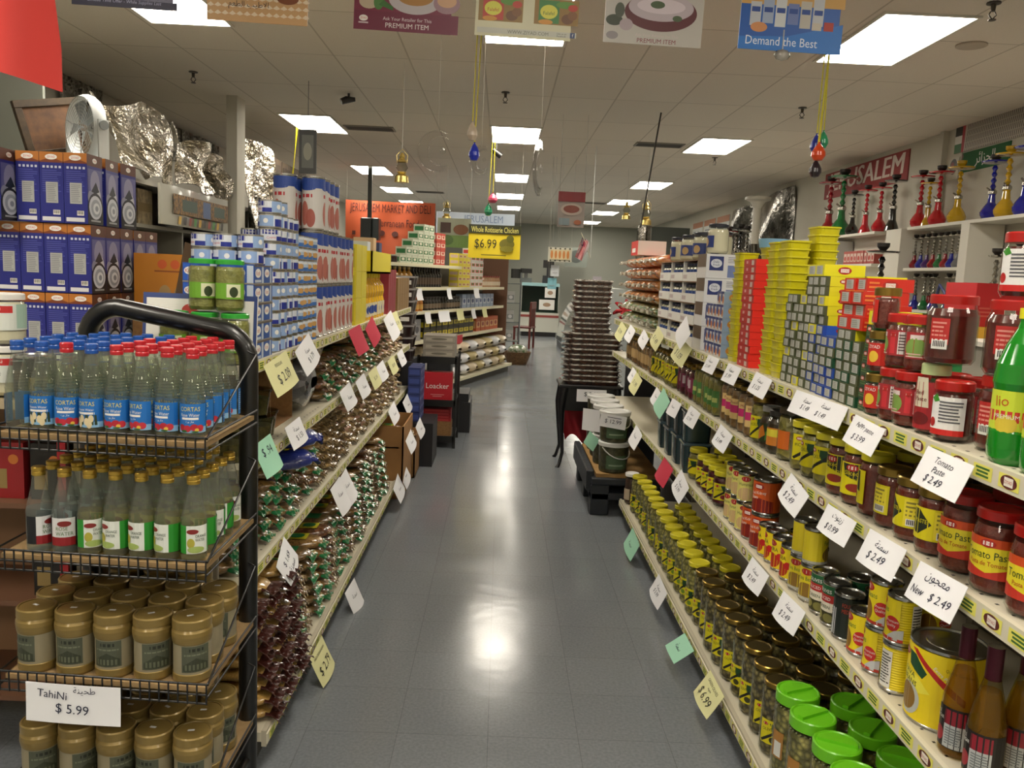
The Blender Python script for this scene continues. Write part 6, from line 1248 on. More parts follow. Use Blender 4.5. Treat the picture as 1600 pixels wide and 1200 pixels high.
o = paper('price_sign', 'white sheet reading $ 12.99 hanging on the upper buckets', 'sign', .17, .085, [('t', '$ 12.99', 0, -.045, .026, INK, .12), ('r', -.04, -.02, .05, -.016, INK)], curl=.004); o.location = (.76, 5.3, .675); o.rotation_euler = (-.1, .12, -.1)
o = paper('price_sign', 'blank-looking white sheet at the side of the buckets', 'sign', .15, .15, [], curl=.004); o.location = (.655, 5.6, .66); o.rotation_euler = (0, 0, -.6)
o = paper('price_sign', 'small mint green slip hanging low at the side of the buckets', 'sign', .1, .1, [], M('mint_paper', '9cd0b4', .8), .004); o.location = (.665, 5.5, .5); o.rotation_euler = (0, .5, -.8)
# bags hung by the far end of the jar shelving
RB_ = M('red_ribbon', 'b0202a', .4); CF = M('clear_wrap', 'a8a49c', .2, coat=.9, noise=(14, .7), col2='5a5650', bump=(16, .8))
for i, (y, z) in enumerate(((6.78, 1.46), (6.78, 1.19), (6.78, .935))):
    b = MB(); pillow(b, .22, .2, .24, CF, 70+i, 12, 16, .2, .2); o = b.build('wrapped_sweets'); tag(o, 'clear-wrapped bundle at the far end of the jar shelving, '+('highest of three', 'middle of three', 'lowest of three')[i], 'bag', 'clear-wrapped bundles'); o.location = (1.15, y, z); o.scale = (.95, .95, .95)
t = thing('bundle_stand', 'stand', 'dark stand carrying the clear-wrapped bundles'); b = MB(); b.box(1.06, 1.3, 6.66, 6.9, 0, .9, M('dark_stand', '1c1c20')); b.build('stand_body', t); b = MB(); b.box(1.26, 1.3, 6.66, 6.9, .9, 1.7, M('dark_stand', '1c1c20')); b.box(1.06, 1.26, 6.66, 6.9, 1.155, 1.16, M('dark_stand', '1c1c20')); b.box(1.06, 1.26, 6.66, 6.9, 1.425, 1.43, M('dark_stand', '1c1c20')); b.build('ledge', t)
b = MB()
for k in range(6): a = k*pi/3; b.tube([(0, 0, 0), (.06*cos(a), -.02, .06*sin(a)), (.09*cos(a+.3), .0, .09*sin(a+.3)), (0, 0, 0)], .012, RB_, 6)
o = b.build('ribbon_bow'); tag(o, 'red ribbon bow beside the stacked trays', 'ribbon'); o.location = (.99, 6.72, 1.3)
# deli counter, slanted case, chair, wire stand, basket
t = thing('deli_case', 'display case', 'low white deli case with a glass front under the back wall', (0, 0, 0)); DW = C('c4c4b8', .4)
b = MB(); b.box(.5, 1.5, 21.6, 22.6, .12, .62, DW); b.box(.5, 1.5, 21.59, 21.6, .5, .56, C('8a3a34')); b.box(.55, 1.45, 21.7, 22.5, 0, .12, BLACK); b.build('base', t)
b = MB(); b.box(.5, 1.5, 21.75, 22.6, 1.3, 1.38, C('9cc4c8', .4)); b.build('top', t); b = MB(); b.box(.5, 1.5, 22.5, 22.55, .62, 1.3, C('4a4e4a')); b.build('back_panel', t)
b = MB(); b.add([(.52, 21.62, .62), (1.48, 21.62, .62), (1.48, 21.78, 1.3), (.52, 21.78, 1.3)], [[0, 1, 2, 3]], glass('case_glass', 'b8ccc4')); b.build('glass_front', t)
for x in (.5, 1.47): b = MB(); b.box(x, x+.03, 21.63, 22.6, .62, 1.3, C('9a9a90')); b.build('side_frame', t)
for i, (x, w_, d_, h_, c_, z, nm, lab) in enumerate(((.62, .3, .3, .3, '5a5c5a', 1.38, 'meat_slicer', 'grey slicer machine on the deli case'), (1.2, .28, .25, .5, '24262a', 1.38, 'deli_scale', 'dark weighing scale standing on the deli case'))):
    b = MB(); b.box(x-w_/2, x+w_/2, 21.9, 21.9+d_, z, z+h_*.4, C(c_)); b.box(x-w_*.15, x+w_*.15, 21.98, 22.08, z+h_*.4, z+h_, C(c_)); b.box(x-w_*.5, x+w_*.5, 21.96, 22.1, z+h_*.8, z+h_*1.2, BLACK)
    if i == 0: b.tube([(x-.25, 21.98, z+.1), (x-.25, 21.98, z+.34)], .15, BLACK, 14)
    tag(b.build(nm), lab, 'appliance')
for i, (x, y, z, w_, h_) in enumerate(((1.12, 21.7, 1.14, .28, .26), (.98, 21.628, .83, .4, .26))):
    b = MB(); b.box(x, x+w_, y, y+.008, z-h_/2, z+h_/2, WHITE); b.print_(flat((x, y, z-h_/2), (1, 0, 0), (0, 0, 1)), [('e', w_*.5, h_*.5, w_*.25, h_*.2, C('a88a70'))]); tag(b.build('notice'), 'white notice on the deli case front, %s one' % ('upper', 'lower')[i], 'notice')
t = thing('curved_case', 'display case', 'tall grey case with curved glass beside the deli case'); b = MB()
b.grid(lambda u, v: (1.3+.55*u, 17.6-.0+1.6*v-.0, .15+1.25*sin(pi*.5*(1-u)) if False else .15+1.2*(1-(1-u)**2)**.5*0+1.2*u**.5), 10, 2, M('curved_glass', '8c9494', .12, coat=.9)); b.build('glass_front', t)
b = MB(); b.box(1.85, 2.6, 17.6, 19.2, 0, 1.36, C('a4a8a4')); b.box(1.32, 1.85, 17.6, 19.2, 0, .14, C('3a3c3e')); b.build('cabinet', t)
for i in range(3): b = MB(); b.box((1.87, 1.98, 1.9)[i], (1.87, 1.98, 1.9)[i]+.18, 17.57, 17.59, (.9, 1.15, 1.361)[i], (1.14, 1.36, 1.6)[i], C(('b02a2a', 'd0d0cc', 'b8b0b8')[i])); tag(b.build('notice'), '%s notice by the tall curved case' % ('red', 'white', 'pinkish')[i], 'notice')
t = thing('dining_chair', 'chair', 'dark red-brown wooden chair near the deli case', (.52, 18.0, 0), -.3); CHM = M('chair_wood', '5a241c', .4)
b = MB(); b.box(-.2, .2, -.2, .2, .43, .47, CHM, .008); b.build('seat', t); b = MB(); b.box(.16, .2, -.2, .2, .85, 1.0, CHM, .006)
for k in range(4): b.box(.17, .19, -.17+.1*k, -.13+.1*k, .47, .85, CHM)
b.build('backrest', t)
for x in (-.17, .17):
    for y in (-.17, .17): b = MB(); b.box(x-.02, x+.02, y-.02, y+.02, 0, .43 if x < 0 else .9, CHM); b.build('leg', t)
t = thing('wire_stand', 'stand', 'tall see-through wire stand of small goods beyond the sacks', (.1, 15.4, 0)); GW = C('6a6e70', .3)
for x in (-.25, .25):
    for y in (-.2, .2): b = MB(); b.tube([(x, y, 0), (x, y, 1.6)], .012, GW, 6); b.build('post', t)
for z in (.35, .7, 1.05, 1.4): b = MB(); b.box(-.25, .25, -.2, .2, z-.012, z, M('smoky_shelf', '5a6466', .15, coat=.8)); b.build('shelf', t)
q = fbox('gift_pack', 'pack', .14, .14, .2, 'b4b4b0', '8a8e8c', 'd0d0d0')
for i in range(9): put(q, (-.05+.17*(i % 3)-.12, 15.25, (.35, .7, 1.05)[i//3]), 'pale small pack on the wire stand, %s of three on its %s shelf up' % (ORD[i % 3], ORD[i//3]), 'packs on the wire stand')
t = thing('wicker_basket', 'basket', 'brown wicker basket of wrapped greens on the floor past the sacks', (.32, 14.6, 0)); b = MB(); b.lathe([(0, 0), (.17, 0), (.24, .2), (.245, .22), (.235, .22), (.23, .2), (0, .18)], M('wicker', '7a5a36', .7, noise=(60, .8), bump=(60, .9)), 20); b.build('basket', t)
b = MB(); b.ball((0, 0, .24), .18, M('wrapped_greens', '4c6a44', .3, coat=.8, noise=(20, .8), col2='a8a898', bump=(20, .8)), 14, (1, 1, .6)); b.build('contents', t)
# end structures near the back wall
b = MB(); b.tube([(3.09, 18.6, 0), (3.09, 18.6, 2.75)], .16, FOIL, 16); tag(b.build('wrapped_post'), 'silver-wrapped round post near the dark back wall', 'post')
b = MB(); b.box(1.95, 2.65, 26.5, 26.56, 1.9, 2.5, C('7a8078')); b.print_(flat((1.95, 26.5, 1.9), (1, 0, 0), (0, 0, 1)), [('e', .35, .32, .2, .2, C('4a504c'))]); tag(b.build('wall_picture'), 'small pale framed picture behind the little flag on the back wall', 'picture')

# ================================================================ things hung from the ceiling
def hang_string(b, x, y, z0, m=None, r=.0025): b.tube([(x, y, z0), (x, y, CEIL)], r, m or C('b8b4a8'), 5)
PY = 3.6
def poster(px0, px1, pyb, hgt, bg, els, lab, tilt=0):
    a, c = at(px0, pyb, 1, PY), at(px1, pyb, 1, PY); w_ = c.x-a.x; zb_ = (a.z+c.z)/2
    b = MB(); b.box(0, w_, 0, .003, 0, hgt, bg); b.print_(flat((0, 0, 0), (1, 0, 0), (0, 0, 1)), [(e(w_) if callable(e) else e) for e in els]); t = thing('hanging_poster', 'poster', lab, (a.x, PY, zb_)); b.build('print', t)
    b = MB(); 
    for x in (.03, w_-.03): b.tube([(x, .0015, hgt-.01), (x, .0015, CEIL-zb_)], .0008, C('8a867c'), 5)
    b.build('string', t); t.rotation_euler = (0, tilt, 0)
Hh = .62
poster(112, 270, 10, Hh, C('2a2450', .35), [('r', 0, 0, .43, .03, C('17163a')), ('t', 'Limited Time Offer - While Supplies Last', .215, .022, .013, C('a8a8c8'), .38, .0, .2), ('e', .22, .12, .08, .07, C('7a6a8a')), ('p', [(.06, .05), (.2, .05), (.16, .16), (.1, .17)], C('4a3c7a')), ('r', .28, .1, .32, .14, C('a87a5a')), ('e', .22, .2, .12, .05, C('5a4a80'))], 'dark purple poster hanging by the big light over the grain shelves', .02)
poster(323, 480, 34, Hh, C('c8a070', .5), [('p', [(.0+.03*k, .03*j), (.015+.03*k, .03*j+.012), (.03+.03*k, .03*j), (.015+.03*k, .03*j-.006)], C('e0d0b4')) for j in range(1, 5) for k in range(14)]+[('t', 'Simply Delicious', .16, .105, .03, C('3a2a30'), .26, 0, .15), ('t', '\ufee1\ufecc\ufec4\ufedf\ufe8d \ufe90\ufef4\ufec3\ufefb\ufe8d', .17, .065, .022, C('2a2020'), .2), ('e', .33, .1, .045, .022, C('7a4424')), ('e', .33, .13, .06, .03, C('a86a34')), ('e', .3, .17, .04, .03, C('8a4a24'))], 'tan patterned poster with script lettering, second in the poster row', .02)
poster(552, 704, 48, Hh, C('74203c', .4), [('r', 0, 0, .43, .075, C('6a1c38')), ('t', 'Ask Your Retailer for This', .22, .048, .014, C('d8c8cc'), .2), ('t', 'PREMIUM ITEM', .22, .022, .02, C('e0d8d8'), .2), ('e', .04, .045, .018, .012, WHITE), ('t', 'ZIYAD', .04, .045, .008, RED, .026), ('r', .02, .024, .06, .03, C('c8b8bc')), ('e', .25, .13, .11, .06, C('b8b0b4')), ('e', .25, .14, .075, .036, C('a8783c')), ('e', .06, .11, .04, .028, C('b8a890')), ('e', .1, .11, .02, .03, C('4a7a3a')), ('p', [(.1, .1), (.16, .08), (.16, .095), (.12, .12)], C('3a6a30')), ('e', .38, .12, .055, .04, C('9a7a84')), ('e', .38, .13, .04, .025, C('c8a080')), ('r', .0, .19, .43, .6, C('80284a'))], 'wine red poster of a soup bowl, third in the poster row', .02)
poster(741, 891, 58, Hh, C('c4c0a0', .4), [('r', .01, .012, .42, .034, C('b8b8ac')), ('t', 'WWW.ZIYAD.COM', .22, .022, .014, C('6a6a60'), .22), ('t', 'Like us on\nFacebook', .36, .022, .007, C('4a4a48'), .04), ('r', .395, .012, .415, .034, C('30406a')), ('t', 'f', .406, .023, .013, WHITE)]
       + [x for k in (0, 1) for x in (('r', .012+.23*k, .06, .195+.23*k, .16, C('8a6a30')), ('r', .03+.23*k, .065, .115+.23*k, .155, C(('b0382c', '3c7a3c')[k])), ('e', .072+.23*k, .11, .036, .028, C('d0cc48')), ('t', 'Falafel', .072+.23*k, .105, .014, C(('b02c20', '2c5a2a')[k]), .056), ('e', .15+.23*k, .085, .025, .02, C('6a4424')), ('e', .17+.23*k, .1, .02, .018, C('7a5028')), ('e', .14+.23*k, .14, .04, .014, C('5a8a34')), ('e', .06+.23*k, .07, .03, .01, C('c88a30')), ('e', .17+.23*k, .13, .02, .014, C('b03a28')))]+[('r', 0, .18, .43, .6, C('c8c4a4'))], 'pale poster with two falafel boxes, fourth in the poster row', .02)
poster(942, 1095, 69, Hh, C('b4b0aa', .4), [('t', 'PREMIUM ITEM', .22, .016, .018, C('7a2438'), .19), ('t', 'Ask Your Retailer for This', .22, .038, .012, C('c4b4b4'), .2), ('e', .035, .03, .025, .016, C('8a8488')), ('e', .23, .13, .15, .075, C('5a2a30')), ('e', .23, .15, .135, .055, C('b4a8b0')), ('e', .23, .155, .1, .03, C('ccc0c8')), ('e', .215, .16, .03, .015, C('4a5a40')), ('e', .3, .11, .02, .012, C('4a5a40')), ('e', .04, .09, .035, .022, C('3c4438')), ('e', .06, .13, .02, .03, C('4a5044')), ('e', .09, .075, .028, .024, C('a89aa0')), ('r', 0, .22, .43, .6, C('4a3c44'))], 'grey white poster of a bowl of dip, fifth in the poster row', .02)
poster(1152, 1307, 79, Hh, C('2458a8', .4), [('r', 0, .18, .43, .62, C('c49a58')), ('p', [(0, 0), (.43, 0), (.43, .12), (.2, .06), (0, .05)], C('2c70c0')), ('t', 'Demand the Best', .18, .038, .036, C('d8e0ec'), .3)]+[('r', .04+.052*k, .095+.012*(k % 2), .085+.052*k, .19+.012*(k % 3), C(('b8bcc4', '9aa8c4', 'c8ccd0', '6a7ab0', 'b8b4ac')[k % 5])) for k in range(6)]+[('r', .045+.052*k, .15, .08+.052*k, .17, C('2c4a90')) for k in range(6)]+[('e', .08, .09, .035, .02, C('c88a5a')), ('r', .3, .09, .34, .12, C('c0b8ac')), ('r', .35, .09, .39, .125, C('a8382c'))], 'blue poster with packaged goods, last in the poster row by the big light', .02)
b = MB(); b.ball((0, 0, 0), .03, M('clear_wrap', 'a8a49c'), 8, (1.2, .6, .8)); b.tube([(0, 0, .02), (0, 0, .1)], .003, C('b8b8b4'), 5); o = b.build('plastic_scrap'); tag(o, 'scrap of clear plastic tape hanging under the blue poster', 'tape'); o.location = at(1222, 86, 1, PY)
# ribbons with water balloons
YR = M('yellow_ribbon', 'd4c81c', .4)
def balloon(col, r, L_):
    b = MB(); b.lathe([(0, -L_*.5), (r*.6, -L_*.45), (r, -L_*.2), (r*.95, .02*L_), (r*.6, L_*.28), (r*.22, L_*.46), (r*.1, L_*.5), (r*.22, L_*.56), (0, L_*.56)], M('balloon_'+col, col, .3, coat=.4), 16); return b
def bal(px, py, y, col, r, L_, lab):
    p = at(px, py, 1, y); o = balloon(col, r, L_).build('balloon'); tag(o, lab, 'balloon'); o.location = p; return p
def ribbon(pts, lab):
    b = MB()
    for top, bot in pts: b.tube([top, ((top[0]+bot[0])/2+.002, top[1], (top[2]+bot[2])/2), bot], .0035, YR, 5)
    tag(b.build('ribbon'), lab, 'ribbon')
yb_ = 4.2
p1 = bal(738, 206, yb_, 'c8b8a4', .026, .09, 'small pearly white balloon hanging over the aisle'); p2 = bal(741, 238, yb_, '1c34c0', .027, .085, 'small shiny blue balloon hanging over the aisle')
tA = at(750, 40, 1, yb_); ribbon([((tA.x-.005, yb_, CEIL), (p1.x, yb_, p1.z+.05)), ((tA.x+.02, yb_, CEIL), (p2.x, yb_, p2.z+.046))], 'pair of yellow ribbons holding the white and blue balloons over the aisle')
ps = [bal(1275, 225, yb_+.02, '22309c', .028, .09, 'small dark blue balloon in the bunch over the yellow tins'), bal(1286, 219, yb_+.03, '2c9a6a', .026, .085, 'small green balloon in the bunch over the yellow tins'), bal(1279, 238, yb_-.04, 'e04a18', .034, .085, 'orange balloon in the bunch over the yellow tins'), bal(1274, 264, yb_-.02, '2a2028', .03, .085, 'black balloon hanging lowest of the bunch over the yellow tins')]
tB = at(1291, 90, 1, yb_); ribbon([((tB.x+.006*i, p.y, CEIL), (p.x, p.y, p.z+.046)) for i, p in enumerate(ps)], 'bunch of yellow ribbons holding four balloons over the yellow tins')
p = bal(455, 297, 10, 'e05a20', .05, .13, 'orange balloon hanging over the stacked cream tins'); ribbon([((p.x+.08, 10, CEIL), (p.x, 10, p.z+.068)), ((p.x+.06, 10, CEIL), (p.x+.015, 10, p.z+.06))], 'yellow ribbon holding the orange balloon over the cream tins')
p = bal(763, 328, 10.4, '1c8a5c', .05, .15, 'green balloon hanging far off over the yellow chicken sign'); p2 = bal(770, 310, 10.4, 'd04a6a', .06, .12, 'pink balloon hanging far off over the yellow chicken sign'); ribbon([((p.x+.02, 10.4, CEIL), (p.x, 10.4, p.z+.08)), ((p2.x, 10.4, CEIL), (p2.x, 10.4, p2.z+.06))], 'far yellow ribbon holding the green and pink balloons')
# brass lanterns
BRASS = M('brass', 'e0c87c', .3, 1); LG = glass('lantern_glass', 'e8e8e0')
def lantern(px, py, y, k, lab):
    p = at(px, py, 1, y); t = thing('hanging_lantern', 'lantern', lab, p); t.scale = (k, k, k)
    b = MB(); b.lathe([(0, -.12), (.06, -.12), (.055, -.07), (.03, -.05), (.04, -.04), (.04, -.035), (0, -.035)], BRASS, 14); b.build('base', t)
    b = MB(); b.lathe([(.03, -.035), (.052, .0), (.03, .045)], LG, 14); b.build('glass', t)
    b = MB(); b.lathe([(.034, .045), (.036, .055), (.02, .075), (.025, .09), (.01, .12), (0, .12)], BRASS, 14); b.build('cap', t)
    b = MB(); b.tube([(0, 0, .12), (0, 0, (CEIL-p.z)/k)], .0018, C('a8a498'), 5); b.tube([(-.04, 0, .04), (-.045, 0, .1), (0, 0, .15), (.045, 0, .1), (.04, 0, .04)], .003, BRASS, 5); b.build('string', t)
lantern(628, 262, 7.1, 1, 'brass lantern on a long string beside the clear crescent'); lantern(1010, 334, 11, 1.2, 'larger brass lantern hanging over the far jar shelves'); lantern(979, 329, 13, 1.1, 'brass lantern hanging before the silver post'); lantern(698, 330, 13.5, 1.2, 'brass lantern hanging beside the orange banner')
AC = glass('acrylic', 'fcfcfc', 1.5, edge=.15)
def crescent(px, py, y, r, ang, lab):
    p = at(px, py, 1, y); b = MB(); n = 20
    for rr, off in ((r, 0), (r*.72, r*.22)):
        b.tube([(off+rr*cos(a), 0, rr*sin(a)) for a in [pi*.35+1.3*pi*k/n for k in range(n+1)]], .006, AC, 6)
    b.sheet(lambda u, v: ((lambda a: ((r*(1-v)*cos(a)+v*(r*.22+r*.72*cos(a))), 0, (r*(1-v)+v*r*.72)*sin(a)))(pi*.4+1.2*pi*u), (0, 1, 0)), 20, 2, .004, AC)
    b.ball((r*.25, 0, 0), r*.16, AC, 8, (1, .3, 1)); b.tube([(0, 0, r*.9), (0, 0, CEIL-p.z)], .0005, C('7a766c'), 5)
    o = b.build('crescent_ornament'); tag(o, lab, 'ornament'); o.location = p; o.rotation_euler = (0, 0, ang)
crescent(684, 236, 6.0, .14, .2, 'clear crescent and star hanging beside the brass lantern'); crescent(752, 250, 6.2, .1, -.6, 'clear crescent hanging behind the blue balloon'); crescent(843, 262, 6.2, .2, 1.3, 'clear crescent turned edge-on beyond the falafel poster')
# hung pictures, banners and signs
p = at(481, 237, 1, 8.0); b = MB(); b.box(-.08, .08, -.01, .01, -.2, .2, M('dark_frame', '23231f', .5)); b.print_(flat((-.08, -.01, -.2), (1, 0, 0), (0, 0, 1)), [('r', .025, .05, .135, .35, C('4c4e46')), ('e', .08, .2, .04, .08, C('7a7868'))]); b.tube([(0, 0, .2), (0, 0, CEIL-p.z)], .003, C('6a6a6a'), 5); o = b.build('hanging_picture'); tag(o, 'small dark framed picture hanging over the cream tins', 'picture'); o.location = p
def banner(name, lab, cat, y, px0, px1, py0, py1, m, els, wav=.05):
    a = at(px0, py0, 1, y); c = at(px1, py1, 1, y); w_, h_ = c.x-a.x, a.z-c.z; t = thing(name, cat, lab, (a.x, y, c.z)); b = MB()
    f = lambda x, yy: -wav*sin(6*x/w_+2*yy/h_)-wav*.5*sin(13*x/w_-3*yy/h_)
    b.sheet(lambda u, v: ((u*w_, f(u*w_, v*h_), v*h_), (0, -1, 0)), 24, 8, .004, m); b.print_(lambda x, yy, d: (x, f(x, yy)-.014-d*10, yy), els(w_, h_), step=.05); b.build('cloth', t)
    b = MB()
    for x in (.01, w_-.01): b.tube([(x, 0, h_-.01), (x, 0, CEIL-c.z)], .0015, C('8a867c'), 5)
    b.build('string', t)
D = C('4a1c14', .7)
banner('cloth_banner', 'wide orange cloth banner with dark lettering at the far side', 'banner', 15.0, 541, 678, 312, 408, M('orange_cloth', 'b04e28', .6, bump=(3, .5)), lambda w_, h_: [('t', 'JERUSALEM MARKET AND DELI', w_*.5, h_*.86, .15, D, w_*.9), ('t', 'Mediterranean Food', w_*.52, h_*.63, .14, D, w_*.6), ('t', 'Bread', w_*.8, h_*.33, .12, D, w_*.2), ('e', w_*.4, h_*.45, .06, .05, D), ('e', w_*.55, h_*.44, .06, .05, D), ('r', w_*.08, h_*.4, w_*.12, h_*.47, D), ('r', w_*.06, h_*.2, w_*.12, h_*.26, D)], .06)
banner('cloth_banner', 'pale blue-white banner hanging behind the yellow chicken sign', 'banner', 16.5, 682, 803, 330, 372, M('white_banner', 'b8c4d0', .35, coat=.3), lambda w_, h_: [('t', 'JERUSALEM', w_*.6, h_*.7, .14, C('7a8ca8'), w_*.5)], .03)
banner('product_banner', 'pale green and brown product sign under the white banner', 'banner', 13.4, 684, 735, 340, 388, C('b4b8a0', .5), lambda w_, h_: [('r', .05, h_*.5, w_*.4, h_*.85, C('4a3024')), ('r', .02, 0, w_*.98, h_*.42, C('7a9a4c')), ('e', w_*.7, h_*.62, .12, .08, C('8a5a3a')), ('e', w_*.3, h_*.25, .1, .08, C('5a7a3a'))], .01)
banner('price_banner', 'yellow sign for whole rotisserie chicken hanging over the far shelves', 'sign', 11.2, 733, 812, 350, 406, M('yellow_sign', 'd8c020', .5), lambda w_, h_: [('r', 0, h_*.74, w_, h_, C('2a2c14')), ('t', 'Whole Rotisserie Chicken', w_*.5, h_*.86, .075, C('d0c86a'), w_*.9), ('t', '$6.99', w_*.33, h_*.42, .12, C('20200f'), w_*.42), ('e', w_*.74, h_*.45, .1, .07, C('6a6420')), ('e', w_*.8, h_*.6, .05, .05, C('5a5a1c')), ('e', w_*.74, h_*.3, .09, .04, C('7a7424'))]+bars(w_*.25, h_*.07, w_*.75, h_*.14, 1, C('6a6018')), .008)
banner('recipe_poster', 'red-topped food poster hanging over the far aisle', 'poster', 9.0, 873, 912, 299, 356, C('a89c94', .5), lambda w_, h_: [('r', 0, h_*.72, w_, h_, C('8a2c30')), ('e', w_*.5, h_*.5, w_*.4, h_*.17, C('c4b4a8')), ('e', w_*.5, h_*.51, w_*.3, h_*.11, C('8a4a3c')), ('r', w_*.05, h_*.05, w_*.45, h_*.25, C('8a9aa0')), ('e', w_*.75, h_*.14, w_*.14, h_*.07, C('b06a4a'))], .004)
banner('menu_sign', 'white bordered sign hanging under the food poster', 'sign', 12.0, 857, 893, 386, 410, C('c4c0b0', .5), lambda w_, h_: [('r', .03, h_*.15, w_-.03, h_*.85, C('c8b890'))]+[('e', w_*(.15+.17*k), h_*.5, .018, h_*.28, C('b8743a')) for k in range(5)]+[('e', w_*(.1+.2*k), h_*j, .014, .012, C('4a4a3c')) for k in range(5) for j in (.08, .92)], .003)
for i, (px0, px1, py0, py1, c_, lab) in enumerate(((861, 873, 414, 432, 'c8ccd0', 'white paper sheet hanging under the bordered sign'), (856, 869, 434, 452, '7ab0bc', 'blue-green paper sheet hanging lowest under the bordered sign'))):
    banner('paper_sheet', lab, 'paper', 12.1+.05*i, px0, px1, py0, py1, C(c_, .6), lambda w_, h_: [('r', w_*.2, h_*.3, w_*.8, h_*.35, C('8a8c90'))], .002)
p = at(916, 388, 1, 11.0); t = thing('small_flag', 'flag', 'little striped flag on a stick above the stacked trays', p); b = MB(); b.tube([(-.08, 0, .2), (0, 0, .05), (.06, 0, -.12)], .006, C('c8c0a8'), 6); b.tube([(.06, 0, -.12), (.06, 0, CEIL-p.z)], .005, C('c4c4c0'), 6); b.build('stick', t)
b = MB(); f = lambda u, v: (-.06+.09*u-.06*v+.02*sin(5*v), .02*sin(6*u), .14-.05*u-.26*v)
b.sheet(lambda u, v: (f(u, v), (0, 1, 0)), 8, 10, .004, C('c8b8b8', .7)); b.print_(lambda x, y, d: (f(x, y)[0], f(x, y)[1]-.004-d, f(x, y)[2]), [('r', .16*k, .02, .16*k+.08, .98, C('b0343c')) for k in range(6)]+[('r', 0, 0, .5, .4, C('2c3460'))], step=.1); b.build('cloth', t)
p = at(580, 358, 1, 14.2); t = thing('hanging_speaker', 'speaker', 'black box speaker on a ceiling pole before the orange banner', p); b = MB(); b.box(-.1, .02, -.09, .09, -.2, .18, C('1c2020', .4), .012); b.box(.02, .09, -.09, .09, -.18, .18, C('2c3838', .3), .01); b.build('cabinet', t); b = MB(); b.box(-.04, .0, -.02, .02, .18, CEIL-p.z, C('3c403a')); b.build('pole', t); t.scale = (1.6, 1.6, 1)
# red cloth at the frame edge
t = thing('red_flag', 'flag', 'bright red cloth hanging down at the corner of the frame', (0, 0, 0)); b = MB()
b.sheet(lambda u, v: (-1.72+.48*u+.06*v, 2.25+.03*sin(9*u+2*v)+.012*sin(3+19*u), 2.02-.03*u+.0*v+(1.15)*v), (0, -1, 0)) if False else b.sheet(lambda u, v: ((-1.72+.51*u-.06*v*u, 2.2+.12*abs(sin(4.2*u+.5*v))+.03*sin(3+17*u-3*v)+.03*abs(sin(9*v+.6*u)), 2.0-.025*u+.03*sin(3*u)+1.15*v), (0, -1, 0)), 30, 10, .004, M('red_flag_cloth', 'c23028', .7, bump=(300, .08))); b.build('cloth', t)
b = MB(); b.tube([(-1.75, 2.25, 3.17), (-1.2, 2.25, 3.11)], .012, C('8a8a84'), 8); b.tube([(-1.7, 2.25, 3.17), (-1.7, 2.25, CEIL)], .005, C('8a8a84'), 6); b.tube([(-1.28, 2.25, 3.12), (-1.28, 2.25, CEIL)], .005, C('8a8a84'), 6); b.build('pole', t)

# ================================================================ paper price tags along the rails
YP = M('yellow_paper', 'd8d6a0', .8); MP = M('mint_paper', '9cd0b4', .8); RPp = M('red_paper', 'c02c44', .8)
OL = '\ufee5\ufeee\ufe98\ufef3\ufeaf'; PST = '\ufee5\ufeee\ufea0\ufecc\ufee3'; TAH = '\ufe94\ufee8\ufef4\ufea4\ufec3'; SQ = '\ufe94\ufee8\ufee4\ufeb3'
def ptag(side, px, py, w_, h_, roll, txt, lab, col=None, tilt=.35, xo=0):
    """side -1: rail of the jar shelving, +1: rail of the grain shelving; (px, py) is the middle of the tag's top edge"""
    col = col or PAPER; w_ *= .72; h_ *= .78; x = {-1: .886, 1: -.727, -2: .803, 2: -.643}[side]+xo; sg = 1 if side > 0 else -1
    p = at(px, py, 0, x); els = []; n = len(txt)
    for k, (s, hh, yy) in enumerate(txt): els.append(('t', s, 0, -h_*yy, h_*hh, INK if col is not YP else C('20221c'), w_*.8, .03*((k % 2)*2-1), .1))
    b = MB(); cu = .012
    f = lambda x_, y_: (x_, -.004-cu*sin(pi*(x_/w_+.5))*(-y_/h_)-.3*(y_*y_), y_)
    b.sheet(lambda u, v: (f((u-.5)*w_, -v*h_), (0, -1, 0)), 8, 6, .0012, col); o = None
    t = thing('price_tag', 'price tag', lab, p, 0, None); b.build('paper', t)
    if els: b = MB(); b.print_(lambda x_, y_, d: (f(x_, y_)[0], f(x_, y_)[1]-.001-d, y_), els, step=.02); b.build('writing', t)
    t.rotation_euler = Matrix.Rotation(pi/2*sg-(.0), 3, 'Z').to_euler() if False else (Matrix.Rotation(pi/2*sg-.12*sg, 3, 'Z') @ Matrix.Rotation(-tilt, 3, 'X') @ Matrix.Rotation(roll, 3, 'Y')).to_euler()
    return t
D2 = '$ 2.49'
ptag(-1, 1488, 713, .2, .1, .06, [('Tomato', .17, .25), ('Paste', .17, .48), (D2, .2, .76)], 'white tag reading Tomato Paste $ 2.49 under the soda bottle')
ptag(-1, 1362, 660, .19, .09, .1, [('PePPr paste', .17, .3), ('$ 3.99', .22, .68)], 'white tag reading pepper paste $ 3.99 under the red jars')
ptag(-1, 1285, 623, .4, .085, .02, [('$ 1.49       $ 1.49', .22, .65), (SQ+'          '+SQ, .22, .28)], 'long white sheet with $ 1.49 written twice under the small cartons')
ptag(-1, 1196, 588, .19, .09, .1, [(SQ, .22, .28), ('$ 1.25', .22, .65)], 'white tag under the stacks of yellow tins')
ptag(-1, 1150, 572, .18, .09, .05, [(SQ, .22, .28), ('$ .99', .24, .65)], 'white tag with bold mark under the red packets')
ptag(-1, 1117, 558, .18, .09, .05, [(SQ, .22, .28), ('$ 1.49', .2, .65)], 'white tag under the small dessert cartons')
ptag(-1, 1073, 536, .3, .13, .2, [('$ 1.09', .3, .65)], 'large yellow printed tag under the milk cartons', YP)
